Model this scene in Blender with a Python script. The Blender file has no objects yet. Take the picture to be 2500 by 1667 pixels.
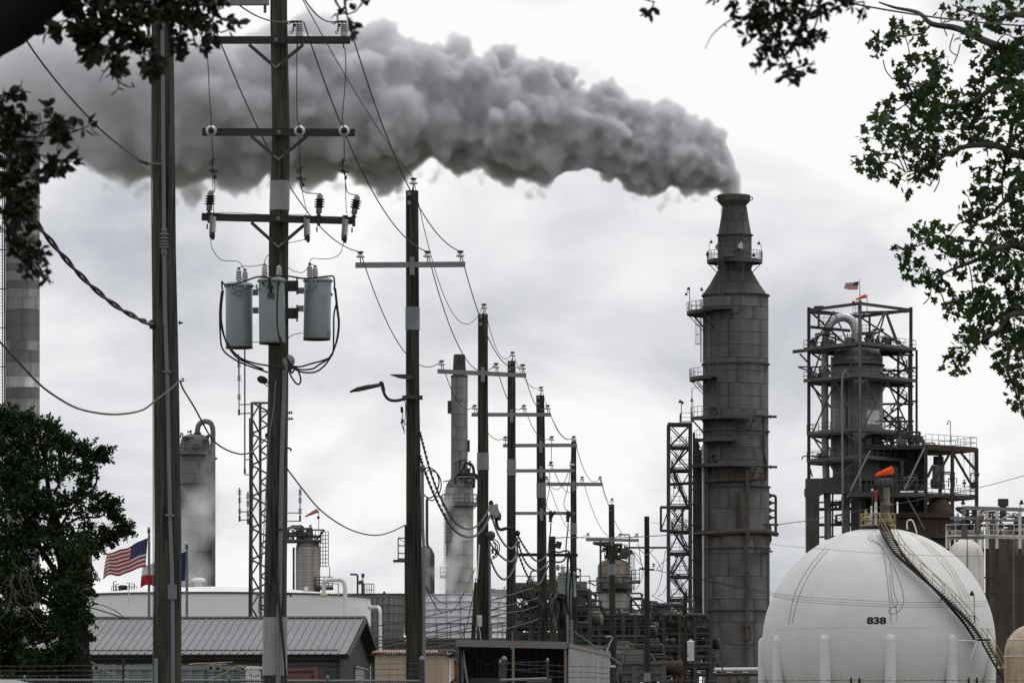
import bpy, bmesh, math, random
from mathutils import Vector, Matrix, noise as mnoise
rad = math.radians
rnd = random.Random(7)
sc = bpy.context.scene
COL = sc.collection

# ------------------------------------------------------------------ camera
# telephoto; photograph pixels (2500 x 1667) turn into directions, distances are given per thing
F, HOR, ZC = 14000.0, 1930.0, 1.6
cam_d = bpy.data.cameras.new('camera')
cam = bpy.data.objects.new('camera', cam_d); COL.objects.link(cam)
cam.location = (0, 0, ZC); cam.rotation_euler = (rad(90), 0, 0)
cam_d.sensor_width = 36.0; cam_d.lens = F / 2500 * 36.0
cam_d.shift_y = (HOR - 833.5) / 2500
cam_d.clip_start = 0.5; cam_d.clip_end = 6000
cam_d.dof.use_dof = True; cam_d.dof.focus_distance = 160; cam_d.dof.aperture_fstop = 18
sc.camera = cam

# ------------------------------------------------------------------ world: overcast sky
SUN_EL, SUN_AZ = 66, 50          # degrees; azimuth measured from +Y (view direction) towards +X
world = bpy.data.worlds.new('World'); sc.world = world; world.use_nodes = True
nt = world.node_tree; nt.nodes.clear()
def N(t, **kw):
    n = nt.nodes.new(t)
    for k, v in kw.items(): setattr(n, k, v)
    return n
out = N('ShaderNodeOutputWorld'); bg = N('ShaderNodeBackground'); bg.inputs['Strength'].default_value = 0.1
sky = N('ShaderNodeTexSky'); sky.sky_type = 'NISHITA'; sky.sun_disc = False
sky.sun_elevation = rad(SUN_EL); sky.sun_rotation = rad(SUN_AZ); sky.air_density = 1.2; sky.dust_density = 3.0
tc = N('ShaderNodeTexCoord')
mp = N('ShaderNodeMapping'); mp.inputs['Scale'].default_value = (1, 1, 1.7); mp.inputs['Location'].default_value = (9.4, 6.58, 2.82)
n1 = N('ShaderNodeTexNoise'); n1.inputs['Scale'].default_value = 14; n1.inputs['Detail'].default_value = 7
n1.inputs['Roughness'].default_value = 0.52; n1.inputs['Distortion'].default_value = 0.35
r1 = N('ShaderNodeValToRGB')
r1.color_ramp.elements[0].position = 0.34; r1.color_ramp.elements[0].color = (5.2, 5.4, 5.9, 1)
r1.color_ramp.elements[1].position = 0.56; r1.color_ramp.elements[1].color = (9.9, 9.9, 9.92, 1)
e = r1.color_ramp.elements.new(0.46); e.color = (7.7, 7.8, 8.1, 1)
mx = N('ShaderNodeMix', data_type='RGBA'); mx.inputs[0].default_value = 0.97
L = nt.links.new
L(tc.outputs['Generated'], mp.inputs['Vector']); L(mp.outputs[0], n1.inputs['Vector']); L(n1.outputs['Fac'], r1.inputs['Fac'])
L(sky.outputs[0], mx.inputs[6])
# overcast law: the cloud deck brightens towards the zenith
sepw = N('ShaderNodeSeparateXYZ'); L(tc.outputs['Generated'], sepw.inputs[0])
mrw = N('ShaderNodeMapRange'); mrw.inputs['To Min'].default_value = 0.98; mrw.inputs['To Max'].default_value = 1.12; L(sepw.outputs['Z'], mrw.inputs['Value'])
vmw = N('ShaderNodeVectorMath'); vmw.operation = 'SCALE'; L(r1.outputs[0], vmw.inputs[0]); L(mrw.outputs[0], vmw.inputs['Scale'])
L(vmw.outputs[0], mx.inputs[7]); L(mx.outputs[2], bg.inputs['Color']); L(bg.outputs[0], out.inputs['Surface'])

# ------------------------------------------------------------------ sun behind cloud
sd = bpy.data.lights.new('sun', 'SUN'); sd.energy = 1.0; sd.angle = rad(22); sd.color = (1.0, 0.97, 0.93)
so = bpy.data.objects.new('sun', sd); COL.objects.link(so)
sdir = Vector((math.sin(rad(SUN_AZ)) * math.cos(rad(SUN_EL)), math.cos(rad(SUN_AZ)) * math.cos(rad(SUN_EL)), math.sin(rad(SUN_EL))))
so.rotation_euler = sdir.to_track_quat('Z', 'Y').to_euler(); so.location = (0, 300, 200)
sc.view_settings.view_transform = 'Standard'; sc.view_settings.look = 'None'
sc.view_settings.exposure = 0.0; sc.view_settings.gamma = 1.0; sc.view_settings.use_curve_mapping = False
sc.render.engine = 'CYCLES'
sc.cycles.volume_bounces = 12; sc.cycles.max_bounces = 14; sc.cycles.diffuse_bounces = 2; sc.cycles.transparent_max_bounces = 12
sc.cycles.use_denoising = True

# ------------------------------------------------------------------ helpers
def W(px, py, Y): return Vector(((px - 1250) / F * Y, Y, ZC + (HOR - py) / F * Y))
def crop(ox, oy, s): return lambda x, y: (ox + x / s, oy + y / s)
C1 = crop(0, 0, 2.82); C2 = crop(450, 0, 2.82); C3 = crop(450, 450, 2.82); C4 = crop(0, 500, 3.136); C5 = crop(0, 1000, 2.35)
C6 = crop(430, 950, 2.852); C7 = crop(200, 1350, 3.618); C8 = crop(800, 1350, 3.36)
D1 = crop(850, 430, 2.752); D2 = crop(950, 900, 2.613); D3 = crop(1400, 1200, 3.358); D4 = crop(1600, 450, 2.851)
D5 = crop(1600, 950, 2.851); D6 = crop(1920, 660, 2.376); D7 = crop(1850, 1100, 2.766); D8 = crop(1700, 0, 1.5675)
def at(cr, x, y, Y): return W(*cr(x, y), Y)
def ground_z(Y):
    def ss(a, b, t):
        t = max(0, min(1, (t - a) / (b - a))); return t * t * (3 - 2 * t)
    return 2.0 * ss(35, 85, Y) * (1 - ss(240, 300, Y))
def perp(d):
    a = Vector((0, 0, 1)) if abs(d.z) < 0.9 else Vector((1, 0, 0))
    u = d.cross(a).normalized(); return u, u.cross(d).normalized()

class MB:
    def __init__(s): s.v = []; s.f = []; s.flat = []
    def add(s, vs, fs, smooth=False):
        b = len(s.v); s.v.extend(tuple(p) for p in vs)
        for q in fs: s.f.append(tuple(b + i for i in q)); s.flat.append(not smooth)
        return s
    def ringtube(s, rings, cap=True, smooth=True, closed=False):
        n = len(rings[0]); vs = [p for r in rings for p in r]; fs = []
        m = len(rings)
        for i in range(m - 1 if not closed else m):
            a, b = i * n, ((i + 1) % m) * n
            for k in range(n): fs.append((a + k, a + (k + 1) % n, b + (k + 1) % n, b + k))
        s.add(vs, fs, smooth)
        if cap and not closed:
            s.add(rings[0], [tuple(range(n))[::-1]]); s.add(rings[-1], [tuple(range(n))])
        return s
    def tube(s, p0, p1, r0, r1=None, n=8, cap=True):
        p0 = Vector(p0); p1 = Vector(p1); r1 = r0 if r1 is None else r1
        d = (p1 - p0).normalized(); u, w = perp(d)
        R = [[p + (u * math.cos(2 * math.pi * k / n) + w * math.sin(2 * math.pi * k / n)) * r for k in range(n)] for p, r in ((p0, r0), (p1, r1))]
        return s.ringtube(R, cap)
    def path(s, pts, r, n=6, cap=True):
        pts = [Vector(p) for p in pts]; rs = r if isinstance(r, (list, tuple)) else [r] * len(pts)
        rings = []; u = None
        for i, p in enumerate(pts):
            d = (pts[min(i + 1, len(pts) - 1)] - pts[max(i - 1, 0)])
            if d.length < 1e-9: d = Vector((0, 0, 1))
            d.normalize()
            if u is None: u, w = perp(d)
            else:
                u = (u - d * u.dot(d))
                if u.length < 1e-6: u, w = perp(d)
                u.normalize()
            w = d.cross(u)
            rings.append([p + (u * math.cos(2 * math.pi * k / n) + w * math.sin(2 * math.pi * k / n)) * rs[i] for k in range(n)])
        return s.ringtube(rings, cap)
    def beam(s, p0, p1, w, h=None, up=(0, 0, 1)):
        p0 = Vector(p0); p1 = Vector(p1); h = w if h is None else h
        d = (p1 - p0).normalized(); up = Vector(up)
        if abs(d.dot(up)) > 0.97: up = Vector((0, 1, 0))
        x = d.cross(up).normalized() * w / 2; z = x.cross(d).normalized() * h / 2
        vs = [p + a for p in (p0, p1) for a in (-x - z, x - z, x + z, -x + z)]
        return s.add(vs, [(3, 2, 1, 0), (4, 5, 6, 7), (0, 1, 5, 4), (1, 2, 6, 5), (2, 3, 7, 6), (3, 0, 4, 7)])
    def ibeam(s, p0, p1, w, h, up=(0, 0, 1)):
        p0 = Vector(p0); p1 = Vector(p1); d = (p1 - p0).normalized(); u = Vector(up)
        if abs(d.dot(u)) > 0.97: u = Vector((0, 1, 0))
        x = d.cross(u).normalized(); z = x.cross(d).normalized()
        t = h * 0.09
        s.beam(p0 + z * (h - t) / 2, p1 + z * (h - t) / 2, w, t, up); s.beam(p0 - z * (h - t) / 2, p1 - z * (h - t) / 2, w, t, up)
        return s.beam(p0, p1, w * 0.12, h - 2 * t, up)
    def box(s, c, sx, sy, sz, rz=0):
        c = Vector(c); R = Matrix.Rotation(rz, 3, 'Z')
        return s.beam(c - R @ Vector((0, sy / 2, 0)), c + R @ Vector((0, sy / 2, 0)), sx, sz)
    def lathe(s, c, prof, n=24, axis=(0, 0, 1), smooth=True, cap=True, a0=0, a1=None, seg=False):
        c = Vector(c); ax = Vector(axis).normalized()
        if ax.z > 0.99: u, w = Vector((1, 0, 0)), Vector((0, 1, 0))
        else: u, w = perp(ax); w = ax.cross(u)
        rings = [[c + ax * z + (u * math.cos(2 * math.pi * k / n) + w * math.sin(2 * math.pi * k / n)) * max(r, 1e-4) for k in range(n)] for r, z in prof]
        if seg:
            for i in range(len(rings) - 1): s.ringtube(rings[i:i + 2], False, smooth)
            if cap: s.add(rings[0], [tuple(range(n))[::-1]]); s.add(rings[-1], [tuple(range(n))])
            return s
        return s.ringtube(rings, cap, smooth)
    def arcplate(s, c, R, z0, z1, a0, a1, th, n=5, R1=None):
        c = Vector(c); R1 = R if R1 is None else R1; vs = []
        for r, z in ((R, z0), (R + th, z0), (R1 + th, z1), (R1, z1)):
            for k in range(n + 1):
                a = a0 + (a1 - a0) * k / n; vs.append(c + Vector((math.cos(a) * r, math.sin(a) * r, z)))
        m = n + 1; b = len(s.v)
        fo, ff = [], []
        for k in range(n):
            fo.append((m + k, m + k + 1, 2 * m + k + 1, 2 * m + k))
            ff += [(k, k + 1, m + k + 1, m + k)[::-1], (2 * m + k, 2 * m + k + 1, 3 * m + k + 1, 3 * m + k), (3 * m + k, 3 * m + k + 1, k + 1, k)]
        ff += [(0, m, 2 * m, 3 * m), (n, 3 * m + n, 2 * m + n, m + n)]
        s.v.extend(tuple(p) for p in vs)
        for q in fo: s.f.append(tuple(b + i for i in q)); s.flat.append(False)
        for q in ff: s.f.append(tuple(b + i for i in q)); s.flat.append(True)
        return s
    def sphere(s, c, r, nu=12, nv=8, sz=1.0):
        return s.lathe(c, [(r * math.sin(math.pi * i / nv), -r * sz * math.cos(math.pi * i / nv)) for i in range(nv + 1)], nu, cap=False)
    def torus(s, c, R, r, n=24, m=6, axis=(0, 0, 1), a0=0, a1=2 * math.pi):
        c = Vector(c); ax = Vector(axis).normalized()
        if abs(ax.z) > 0.99: u, w = Vector((1, 0, 0)), Vector((0, 1, 0))
        else: u, w = perp(ax); w = ax.cross(u)
        full = abs(a1 - a0 - 2 * math.pi) < 1e-6
        rings = []
        for i in range(n if full else n + 1):
            a = a0 + (a1 - a0) * i / n; d = u * math.cos(a) + w * math.sin(a)
            rings.append([c + d * (R + r * math.cos(2 * math.pi * k / m)) + ax * r * math.sin(2 * math.pi * k / m) for k in range(m)])
        return s.ringtube(rings, not full, True, full)
    def mesh(s, name, origin=Vector((0, 0, 0))):
        me = bpy.data.meshes.new(name)
        me.from_pydata([(a - origin[0], b - origin[1], c - origin[2]) for a, b, c in s.v], [], s.f)
        me.polygons.foreach_set('use_smooth', [not x for x in s.flat]); me.update()
        return me

def thing(name, label, cat, loc, group=None, kind=None):
    o = bpy.data.objects.new(name, None); COL.objects.link(o); o.location = loc; o.empty_display_size = 0.3
    o['label'] = label; o['category'] = cat
    if group: o['group'] = group
    o['kind'] = kind or 'thing'
    return o
def base_of(o):
    p = Vector((0, 0, 0))
    while o is not None: p += o.location; o = o.parent
    return p
def part(name, mb, m, parent=None, label=None, kind=None, origin=None):
    """mesh in world coordinates; under its parent with the parent's base as zero"""
    b = base_of(parent) if parent else Vector(origin or (0, 0, 0))
    o = bpy.data.objects.new(name, mb.mesh(name, b)); COL.objects.link(o)
    if parent: o.parent = parent
    else: o.location = b
    o.data.materials.append(m)
    if label: o['label'] = label
    if kind: o['kind'] = kind
    return o
def single(name, mb, m, label, cat, loc, group=None, kind=None):
    o = part(name, mb, m, None, label, kind, loc); o['category'] = cat
    if group: o['group'] = group
    return o
def shared(name, me, parent, loc, rz=0):
    """another object on the same mesh (mesh is in the parent's local axes)"""
    o = bpy.data.objects.new(name, me); COL.objects.link(o); o.parent = parent
    o.location = loc; o.rotation_euler = (0, 0, rz); return o

# ------------------------------------------------------------------ materials
MATS = {}
def mat(key, col, col2=None, rough=0.7, metal=0.0, scale=(3, 3, 3), lo=0.35, hi=0.68, detail=6, bump=0.0, bscale=None, rand=0.0,
        streak=None, streak_scale=(2.5, 2.5, 0.18), streak_lo=0.55, streak_hi=0.75, trans=0.0, spec=0.35, dirt=None):
    if key in MATS: return MATS[key]
    m = bpy.data.materials.new(key); m.use_nodes = True; t = m.node_tree; t.nodes.clear(); l = t.links.new
    def n(ty, **kw):
        x = t.nodes.new(ty)
        for k, v in kw.items(): setattr(x, k, v)
        return x
    o = n('ShaderNodeOutputMaterial'); p = n('ShaderNodeBsdfPrincipled')
    p.inputs['Roughness'].default_value = rough; p.inputs['Metallic'].default_value = metal; p.inputs['Specular IOR Level'].default_value = spec
    c4 = lambda c: (c[0], c[1], c[2], 1)
    tcn = n('ShaderNodeTexCoord')
    def noise_fac(sc_, lo_, hi_, det):
        mpn = n('ShaderNodeMapping'); mpn.inputs['Scale'].default_value = sc_
        nz = n('ShaderNodeTexNoise'); nz.inputs['Scale'].default_value = 1.0; nz.inputs['Detail'].default_value = det; nz.inputs['Roughness'].default_value = 0.6
        mr = n('ShaderNodeMapRange'); mr.inputs['From Min'].default_value = lo_; mr.inputs['From Max'].default_value = hi_
        l(tcn.outputs['Object'], mpn.inputs[0]); l(mpn.outputs[0], nz.inputs['Vector']); l(nz.outputs['Fac'], mr.inputs['Value'])
        return mr.outputs[0], nz.outputs['Fac']
    def mixc(fac, a, b):
        x = n('ShaderNodeMix', data_type='RGBA')
        if isinstance(fac, float): x.inputs[0].default_value = fac
        else: l(fac, x.inputs[0])
        for s_, v in ((6, a), (7, b)):
            if isinstance(v, tuple): x.inputs[s_].default_value = v
            else: l(v, x.inputs[s_])
        return x.outputs[2]
    cur = c4(col)
    raw = None
    if col2:
        f, raw = noise_fac(scale, lo, hi, detail); cur = mixc(f, cur, c4(col2))
    if streak:
        f, _ = noise_fac(streak_scale, streak_lo, streak_hi, 5); cur = mixc(f, cur, c4(streak))
    if dirt:
        f, _ = noise_fac((0.35, 0.35, 0.25), 0.45, 0.8, 6); cur = mixc(f, cur, c4(dirt))
    if rand:
        oi = n('ShaderNodeObjectInfo'); mr = n('ShaderNodeMapRange'); mr.inputs['To Min'].default_value = 1 - rand; mr.inputs['To Max'].default_value = 1 + rand
        l(oi.outputs['Random'], mr.inputs['Value'])
        hs = n('ShaderNodeHueSaturation'); l(mr.outputs[0], hs.inputs['Value'])
        if isinstance(cur, tuple): hs.inputs['Color'].default_value = cur
        else: l(cur, hs.inputs['Color'])
        cur = hs.outputs[0]
    if isinstance(cur, tuple): p.inputs['Base Color'].default_value = cur
    else: l(cur, p.inputs['Base Color'])
    if bump:
        f, r_ = noise_fac(bscale or scale, 0, 1, 8); b = n('ShaderNodeBump'); b.inputs['Strength'].default_value = bump; b.inputs['Distance'].default_value = 0.03
        l(r_, b.inputs['Height']); l(b.outputs[0], p.inputs['Normal'])
    sh = p.outputs[0]
    if trans:
        tr = n('ShaderNodeBsdfTranslucent')
        if isinstance(cur, tuple): tr.inputs[0].default_value = cur
        else: l(cur, tr.inputs[0])
        mxs = n('ShaderNodeMixShader'); mxs.inputs[0].default_value = trans; l(sh, mxs.inputs[1]); l(tr.outputs[0], mxs.inputs[2]); sh = mxs.outputs[0]
    l(sh, o.inputs['Surface']); MATS[key] = m; return m

M_WOOD = mat('pole_wood', (0.036, 0.036, 0.029), (0.084, 0.080, 0.064), rough=0.9, scale=(16, 16, 0.6), streak=(0.013, 0.013, 0.010), streak_scale=(24, 24, 1.1), streak_lo=0.49, streak_hi=0.66, bump=0.7, bscale=(45, 45, 1.6), spec=0.15)
M_WOODG = mat('pole_wood_green', (0.030, 0.029, 0.022), (0.062, 0.058, 0.045), rough=0.9, scale=(10, 10, 0.6), streak=(0.011, 0.011, 0.008), streak_scale=(20, 20, 0.6), streak_lo=0.47, streak_hi=0.62, bump=0.5, bscale=(50, 50, 2.0), spec=0.15)
M_WOODK = mat('creosote_wood', (0.020, 0.018, 0.015), (0.04, 0.035, 0.028), rough=0.9, scale=(12, 12, 1.0), bump=0.3, spec=0.15)
M_ARMW = mat('arm_wood', (0.028, 0.026, 0.026), (0.055, 0.05, 0.048), rough=0.88, scale=(1.2, 20, 40), bump=0.3, bscale=(2, 40, 60), spec=0.15)
M_GALV = mat('galvanised_steel', (0.15, 0.16, 0.168), (0.20, 0.21, 0.218), rough=0.6, metal=0.15, scale=(5, 5, 3), streak=(0.14, 0.14, 0.14))
M_SLEEVE = mat('pole_wrap_metal', (0.19, 0.19, 0.19), (0.26, 0.26, 0.26), rough=0.5, metal=0.2, scale=(4, 4, 2), streak=(0.17, 0.17, 0.165), streak_scale=(8, 8, 0.3))
M_DKSTEEL = mat('dark_steel', (0.030, 0.031, 0.032), (0.055, 0.054, 0.052), rough=0.75, scale=(1.5, 1.5, 0.8), streak=(0.075, 0.045, 0.028), streak_lo=0.6)
M_STEEL = mat('weathered_steel', (0.060, 0.062, 0.064), (0.095, 0.097, 0.099), rough=0.7, scale=(1, 1, 0.6), streak=(0.06, 0.05, 0.042))
M_BLACK = mat('black_iron', (0.012, 0.012, 0.013), rough=0.6)
M_WIRE = mat('wire_black', (0.010, 0.010, 0.011), rough=0.55)
M_WIREG = mat('wire_aluminium', (0.075, 0.075, 0.08), rough=0.5, metal=0.3)
M_RUST = mat('rusty_steel', (0.046, 0.033, 0.026), (0.080, 0.052, 0.038), rough=0.9, scale=(2, 2, 1), streak=(0.04, 0.033, 0.03), bump=0.2)
M_STACK = mat('stack_plate', (0.074, 0.072, 0.069), (0.104, 0.102, 0.098), rough=0.8, scale=(0.5, 0.5, 0.3), rand=0.12, streak=(0.050, 0.045, 0.040), streak_scale=(1.1, 1.1, 0.06), streak_lo=0.50, streak_hi=0.85, dirt=(0.056, 0.046, 0.038), spec=0.25)
M_STACKD = mat('stack_soot', (0.060, 0.056, 0.051), (0.082, 0.076, 0.068), rough=0.85, scale=(0.7, 0.7, 0.3), rand=0.08, streak=(0.048, 0.034, 0.027), streak_scale=(1.5, 1.5, 0.1), spec=0.2)
M_SEAM = mat('plate_seam', (0.022, 0.021, 0.020), rough=0.9)
M_JACKET = mat('vessel_jacket', (0.22, 0.22, 0.225), (0.30, 0.30, 0.305), rough=0.55, metal=0.25, scale=(0.8, 0.8, 0.5), rand=0.10, streak=(0.15, 0.148, 0.145), streak_scale=(2, 2, 0.1))
M_JACKETD = mat('vessel_jacket_dull', (0.115, 0.116, 0.12), (0.17, 0.172, 0.178), rough=0.7, metal=0.1, scale=(0.7, 0.7, 0.4), rand=0.13, streak=(0.085, 0.082, 0.078), streak_scale=(2, 2, 0.1))
M_COLGREY = mat('column_grey', (0.10, 0.10, 0.102), (0.135, 0.135, 0.137), rough=0.75, scale=(0.6, 0.6, 0.4), rand=0.06, streak=(0.09, 0.085, 0.08), streak_scale=(1.5, 1.5, 0.12))
M_COLRUST = mat('column_stained', (0.20, 0.195, 0.185), (0.29, 0.285, 0.275), rough=0.8, scale=(0.8, 0.8, 0.5), rand=0.08, streak=(0.17, 0.115, 0.07), streak_scale=(2.2, 2.2, 0.12), streak_lo=0.5)
M_COLBRN = mat('column_brown', (0.11, 0.095, 0.075), (0.19, 0.17, 0.14), rough=0.85, scale=(0.8, 0.8, 0.4), rand=0.1, streak=(0.09, 0.055, 0.03), streak_scale=(2, 2, 0.15), streak_lo=0.48)
M_BROWNTANK = mat('brown_tank_plate', (0.040, 0.030, 0.024), (0.060, 0.046, 0.037), rough=0.9, scale=(0.5, 0.5, 0.3), rand=0.05, streak=(0.048, 0.034, 0.026), streak_scale=(1.5, 1.5, 0.08))
M_TANK = mat('tank_white', (0.68, 0.68, 0.695), (0.74, 0.74, 0.75), rough=0.55, scale=(0.4, 0.4, 0.3), streak=(0.58, 0.56, 0.53), streak_scale=(0.9, 0.9, 0.05), streak_lo=0.58, streak_hi=0.85)
M_SPHERE = mat('sphere_white', (0.585, 0.58, 0.57), (0.65, 0.645, 0.635), rough=0.6, scale=(0.25, 0.25, 0.6), streak=(0.56, 0.55, 0.53), streak_scale=(0.5, 0.5, 0.07), streak_lo=0.5, streak_hi=0.85, spec=0.25)
M_WHITE = mat('white_paint', (0.68, 0.68, 0.68), (0.58, 0.575, 0.56), rough=0.5, scale=(1.5, 1.5, 0.7))
M_WHITEST = mat('white_rust_stained', (0.62, 0.60, 0.58), (0.5, 0.47, 0.44), rough=0.6, scale=(1, 1, 0.5), streak=(0.30, 0.16, 0.10), streak_scale=(3, 3, 0.2), streak_lo=0.58, streak_hi=0.72)
M_TAN = mat('tan_stained', (0.36, 0.27, 0.17), (0.50, 0.42, 0.32), rough=0.8, scale=(1, 1, 0.4), streak=(0.24, 0.16, 0.09), streak_scale=(2, 2, 0.2))
M_PORC = mat('porcelain', (0.38, 0.385, 0.39), (0.48, 0.485, 0.49), rough=0.25, scale=(8, 8, 8), spec=0.5)
M_PORCG = mat('porcelain_grey', (0.26, 0.275, 0.29), (0.34, 0.35, 0.365), rough=0.25, scale=(8, 8, 8), spec=0.5)
M_POLY = mat('polymer_grey', (0.17, 0.165, 0.155), (0.22, 0.215, 0.2), rough=0.6, scale=(9, 9, 9))
M_XFMR = mat('transformer_grey', (0.195, 0.218, 0.228), (0.24, 0.262, 0.272), rough=0.45, scale=(4, 4, 1.5), streak=(0.16, 0.172, 0.176), streak_scale=(10, 10, 0.5))
M_COND = mat('conduit_grey', (0.12, 0.13, 0.145), (0.16, 0.17, 0.185), rough=0.6, scale=(10, 10, 1))
M_ROOF = mat('roof_metal', (0.15, 0.155, 0.162), (0.19, 0.194, 0.20), rough=0.45, metal=0.25, scale=(1, 1, 1), rand=0.03, streak=(0.135, 0.137, 0.142), streak_scale=(3, 1.2, 1.2))
M_WALLD = mat('dark_siding', (0.062, 0.062, 0.064), (0.08, 0.08, 0.082), rough=0.7, scale=(1, 1, 1))
M_TRIMD = mat('dark_trim', (0.035, 0.034, 0.033), rough=0.7)
M_CONT = mat('container_grey', (0.17, 0.185, 0.19), (0.22, 0.235, 0.24), rough=0.7, scale=(1.2, 1.2, 0.6), streak=(0.14, 0.12, 0.10), streak_scale=(3, 3, 0.3), streak_lo=0.6)
M_TANW = mat('tan_siding', (0.40, 0.31, 0.225), (0.46, 0.365, 0.27), rough=0.75, scale=(2, 2, 0.6), streak=(0.32, 0.23, 0.16), streak_scale=(5, 5, 0.3))
M_ORANGEB = mat('orange_brown_box', (0.20, 0.085, 0.035), (0.26, 0.12, 0.05), rough=0.75, scale=(1, 1, 1))
M_RUSTROOF = mat('rusty_roof', (0.42, 0.38, 0.35), (0.22, 0.10, 0.06), rough=0.8, scale=(3, 3, 3), lo=0.42, hi=0.58)
M_FASCIA = mat('rusty_fascia', (0.13, 0.134, 0.138), (0.165, 0.168, 0.172), rough=0.7, scale=(2, 2, 2), streak=(0.24, 0.11, 0.045), streak_scale=(1.4, 1.4, 3), streak_lo=0.52, streak_hi=0.60)
M_BLUESID = mat('blue_grey_siding', (0.055, 0.061, 0.067), (0.075, 0.082, 0.09), rough=0.7, scale=(2, 2, 0.5), streak=(0.12, 0.09, 0.06), streak_scale=(5, 5, 0.4), streak_lo=0.62)
M_CORR = mat('corrugated_light', (0.24, 0.25, 0.258), (0.33, 0.338, 0.345), rough=0.5, metal=0.2, scale=(2, 2, 0.7), streak=(0.22, 0.22, 0.215), streak_scale=(4, 4, 0.4))
M_CTWHITE = mat('cooling_tower_white', (0.52, 0.535, 0.55), (0.60, 0.61, 0.62), rough=0.7, scale=(0.8, 0.8, 0.5), rand=0.05, streak=(0.40, 0.405, 0.41), streak_scale=(1.5, 1.5, 0.2))
M_CTGREY = mat('cooling_tower_grey', (0.16, 0.168, 0.165), (0.21, 0.217, 0.212), rough=0.75, scale=(0.8, 0.8, 0.5), rand=0.06)
M_CONC = mat('concrete_dark', (0.062, 0.060, 0.056), (0.09, 0.087, 0.08), rough=0.9, scale=(0.7, 0.7, 0.5), streak=(0.045, 0.04, 0.036), streak_scale=(1.5, 1.5, 0.12))
M_CONCL = mat('concrete_old', (0.13, 0.12, 0.105), (0.18, 0.165, 0.145), rough=0.9, scale=(0.7, 0.7, 0.5), streak=(0.085, 0.06, 0.045), streak_scale=(1.5, 1.5, 0.12))
M_YELLOW = mat('yellow_rail', (0.25, 0.195, 0.06), (0.34, 0.28, 0.13), rough=0.6, scale=(2, 2, 2))
M_ORANGE = mat('windsock_orange', (0.85, 0.10, 0.015), (0.90, 0.16, 0.03), rough=0.8, scale=(2, 2, 2), trans=0.35)
M_ORANGEF = mat('windsock_faded', (0.48, 0.15, 0.11), (0.55, 0.20, 0.16), rough=0.8, scale=(2, 2, 2), trans=0.35)
M_RED = mat('red_lamp', (0.30, 0.02, 0.015), rough=0.4)
M_REDP = mat('red_paint', (0.30, 0.04, 0.04), (0.36, 0.07, 0.06), rough=0.6, scale=(2, 2, 2))
M_SILVER = mat('silver_pipe', (0.42, 0.43, 0.44), (0.55, 0.56, 0.57), rough=0.35, metal=0.6, scale=(1, 1, 0.5))
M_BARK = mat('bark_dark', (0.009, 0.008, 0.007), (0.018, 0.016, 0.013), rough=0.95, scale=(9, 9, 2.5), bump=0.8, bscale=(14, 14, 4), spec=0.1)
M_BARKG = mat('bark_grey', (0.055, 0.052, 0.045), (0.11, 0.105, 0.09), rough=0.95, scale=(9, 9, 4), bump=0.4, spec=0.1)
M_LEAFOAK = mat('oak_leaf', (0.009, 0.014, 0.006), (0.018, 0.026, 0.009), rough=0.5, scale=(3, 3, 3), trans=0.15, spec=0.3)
M_LEAFSYC = mat('sycamore_leaf', (0.024, 0.042, 0.010), (0.050, 0.080, 0.016), rough=0.55, scale=(1.3, 1.3, 1.3), trans=0.3, spec=0.3)
M_LEAFELM = mat('elm_leaf', (0.012, 0.023, 0.007), (0.055, 0.095, 0.017), rough=0.55, scale=(0.8, 0.8, 0.8), lo=0.45, hi=0.75, trans=0.25, spec=0.25)
M_GROUND = mat('ground_gravel', (0.075, 0.07, 0.06), (0.115, 0.105, 0.09), rough=0.95, scale=(0.4, 0.4, 0.4), streak=(0.06, 0.075, 0.035), streak_scale=(0.06, 0.06, 0.06), streak_lo=0.45, streak_hi=0.6)
M_FLAGRED = mat('flag_red', (0.30, 0.012, 0.020), rough=0.85, trans=0.12)
M_FLAGWHITE = mat('flag_white', (0.50, 0.485, 0.475), rough=0.85, trans=0.15)
M_FLAGBLUE = mat('flag_blue', (0.010, 0.018, 0.070), rough=0.85, trans=0.08)
M_TEXT = mat('black_lettering', (0.012, 0.012, 0.013), rough=0.6)
M_ROPE = mat('rope_tan', (0.36, 0.27, 0.13), (0.44, 0.34, 0.18), rough=0.9, scale=(9, 9, 9))
M_GLASSL = mat('lamp_lens', (0.25, 0.26, 0.27), rough=0.2)
M_CARWHITE = mat('car_white', (0.70, 0.70, 0.71), rough=0.3, spec=0.5)
M_CARGLASS = mat('car_glass', (0.03, 0.035, 0.04), rough=0.1, spec=0.6)
M_TYRE = mat('tyre_rubber', (0.02, 0.02, 0.02), rough=0.9)
M_PINK = mat('faded_red_trailer', (0.13, 0.055, 0.05), (0.18, 0.08, 0.075), rough=0.7, scale=(2, 2, 1))
# ------------------------------------------------------------------ ground
g = MB(); xs = [-2500, -600, -150, -60, -20, 0, 20, 60, 150, 600, 2500]
ys = [-400, -60, 0, 30, 40, 50, 60, 70, 80, 90, 120, 180, 235, 250, 265, 280, 295, 310, 400, 600, 900, 1500, 2600, 5000]
g.add([(x, y, ground_z(y)) for y in ys for x in xs], [(j * len(xs) + i, j * len(xs) + i + 1, (j + 1) * len(xs) + i + 1, (j + 1) * len(xs) + i) for j in range(len(ys) - 1) for i in range(len(xs) - 1)], True)
gr = part('ground', g, M_GROUND); gr['kind'] = 'structure'; gr['label'] = 'gravel and grass ground of the plant yard'

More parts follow.
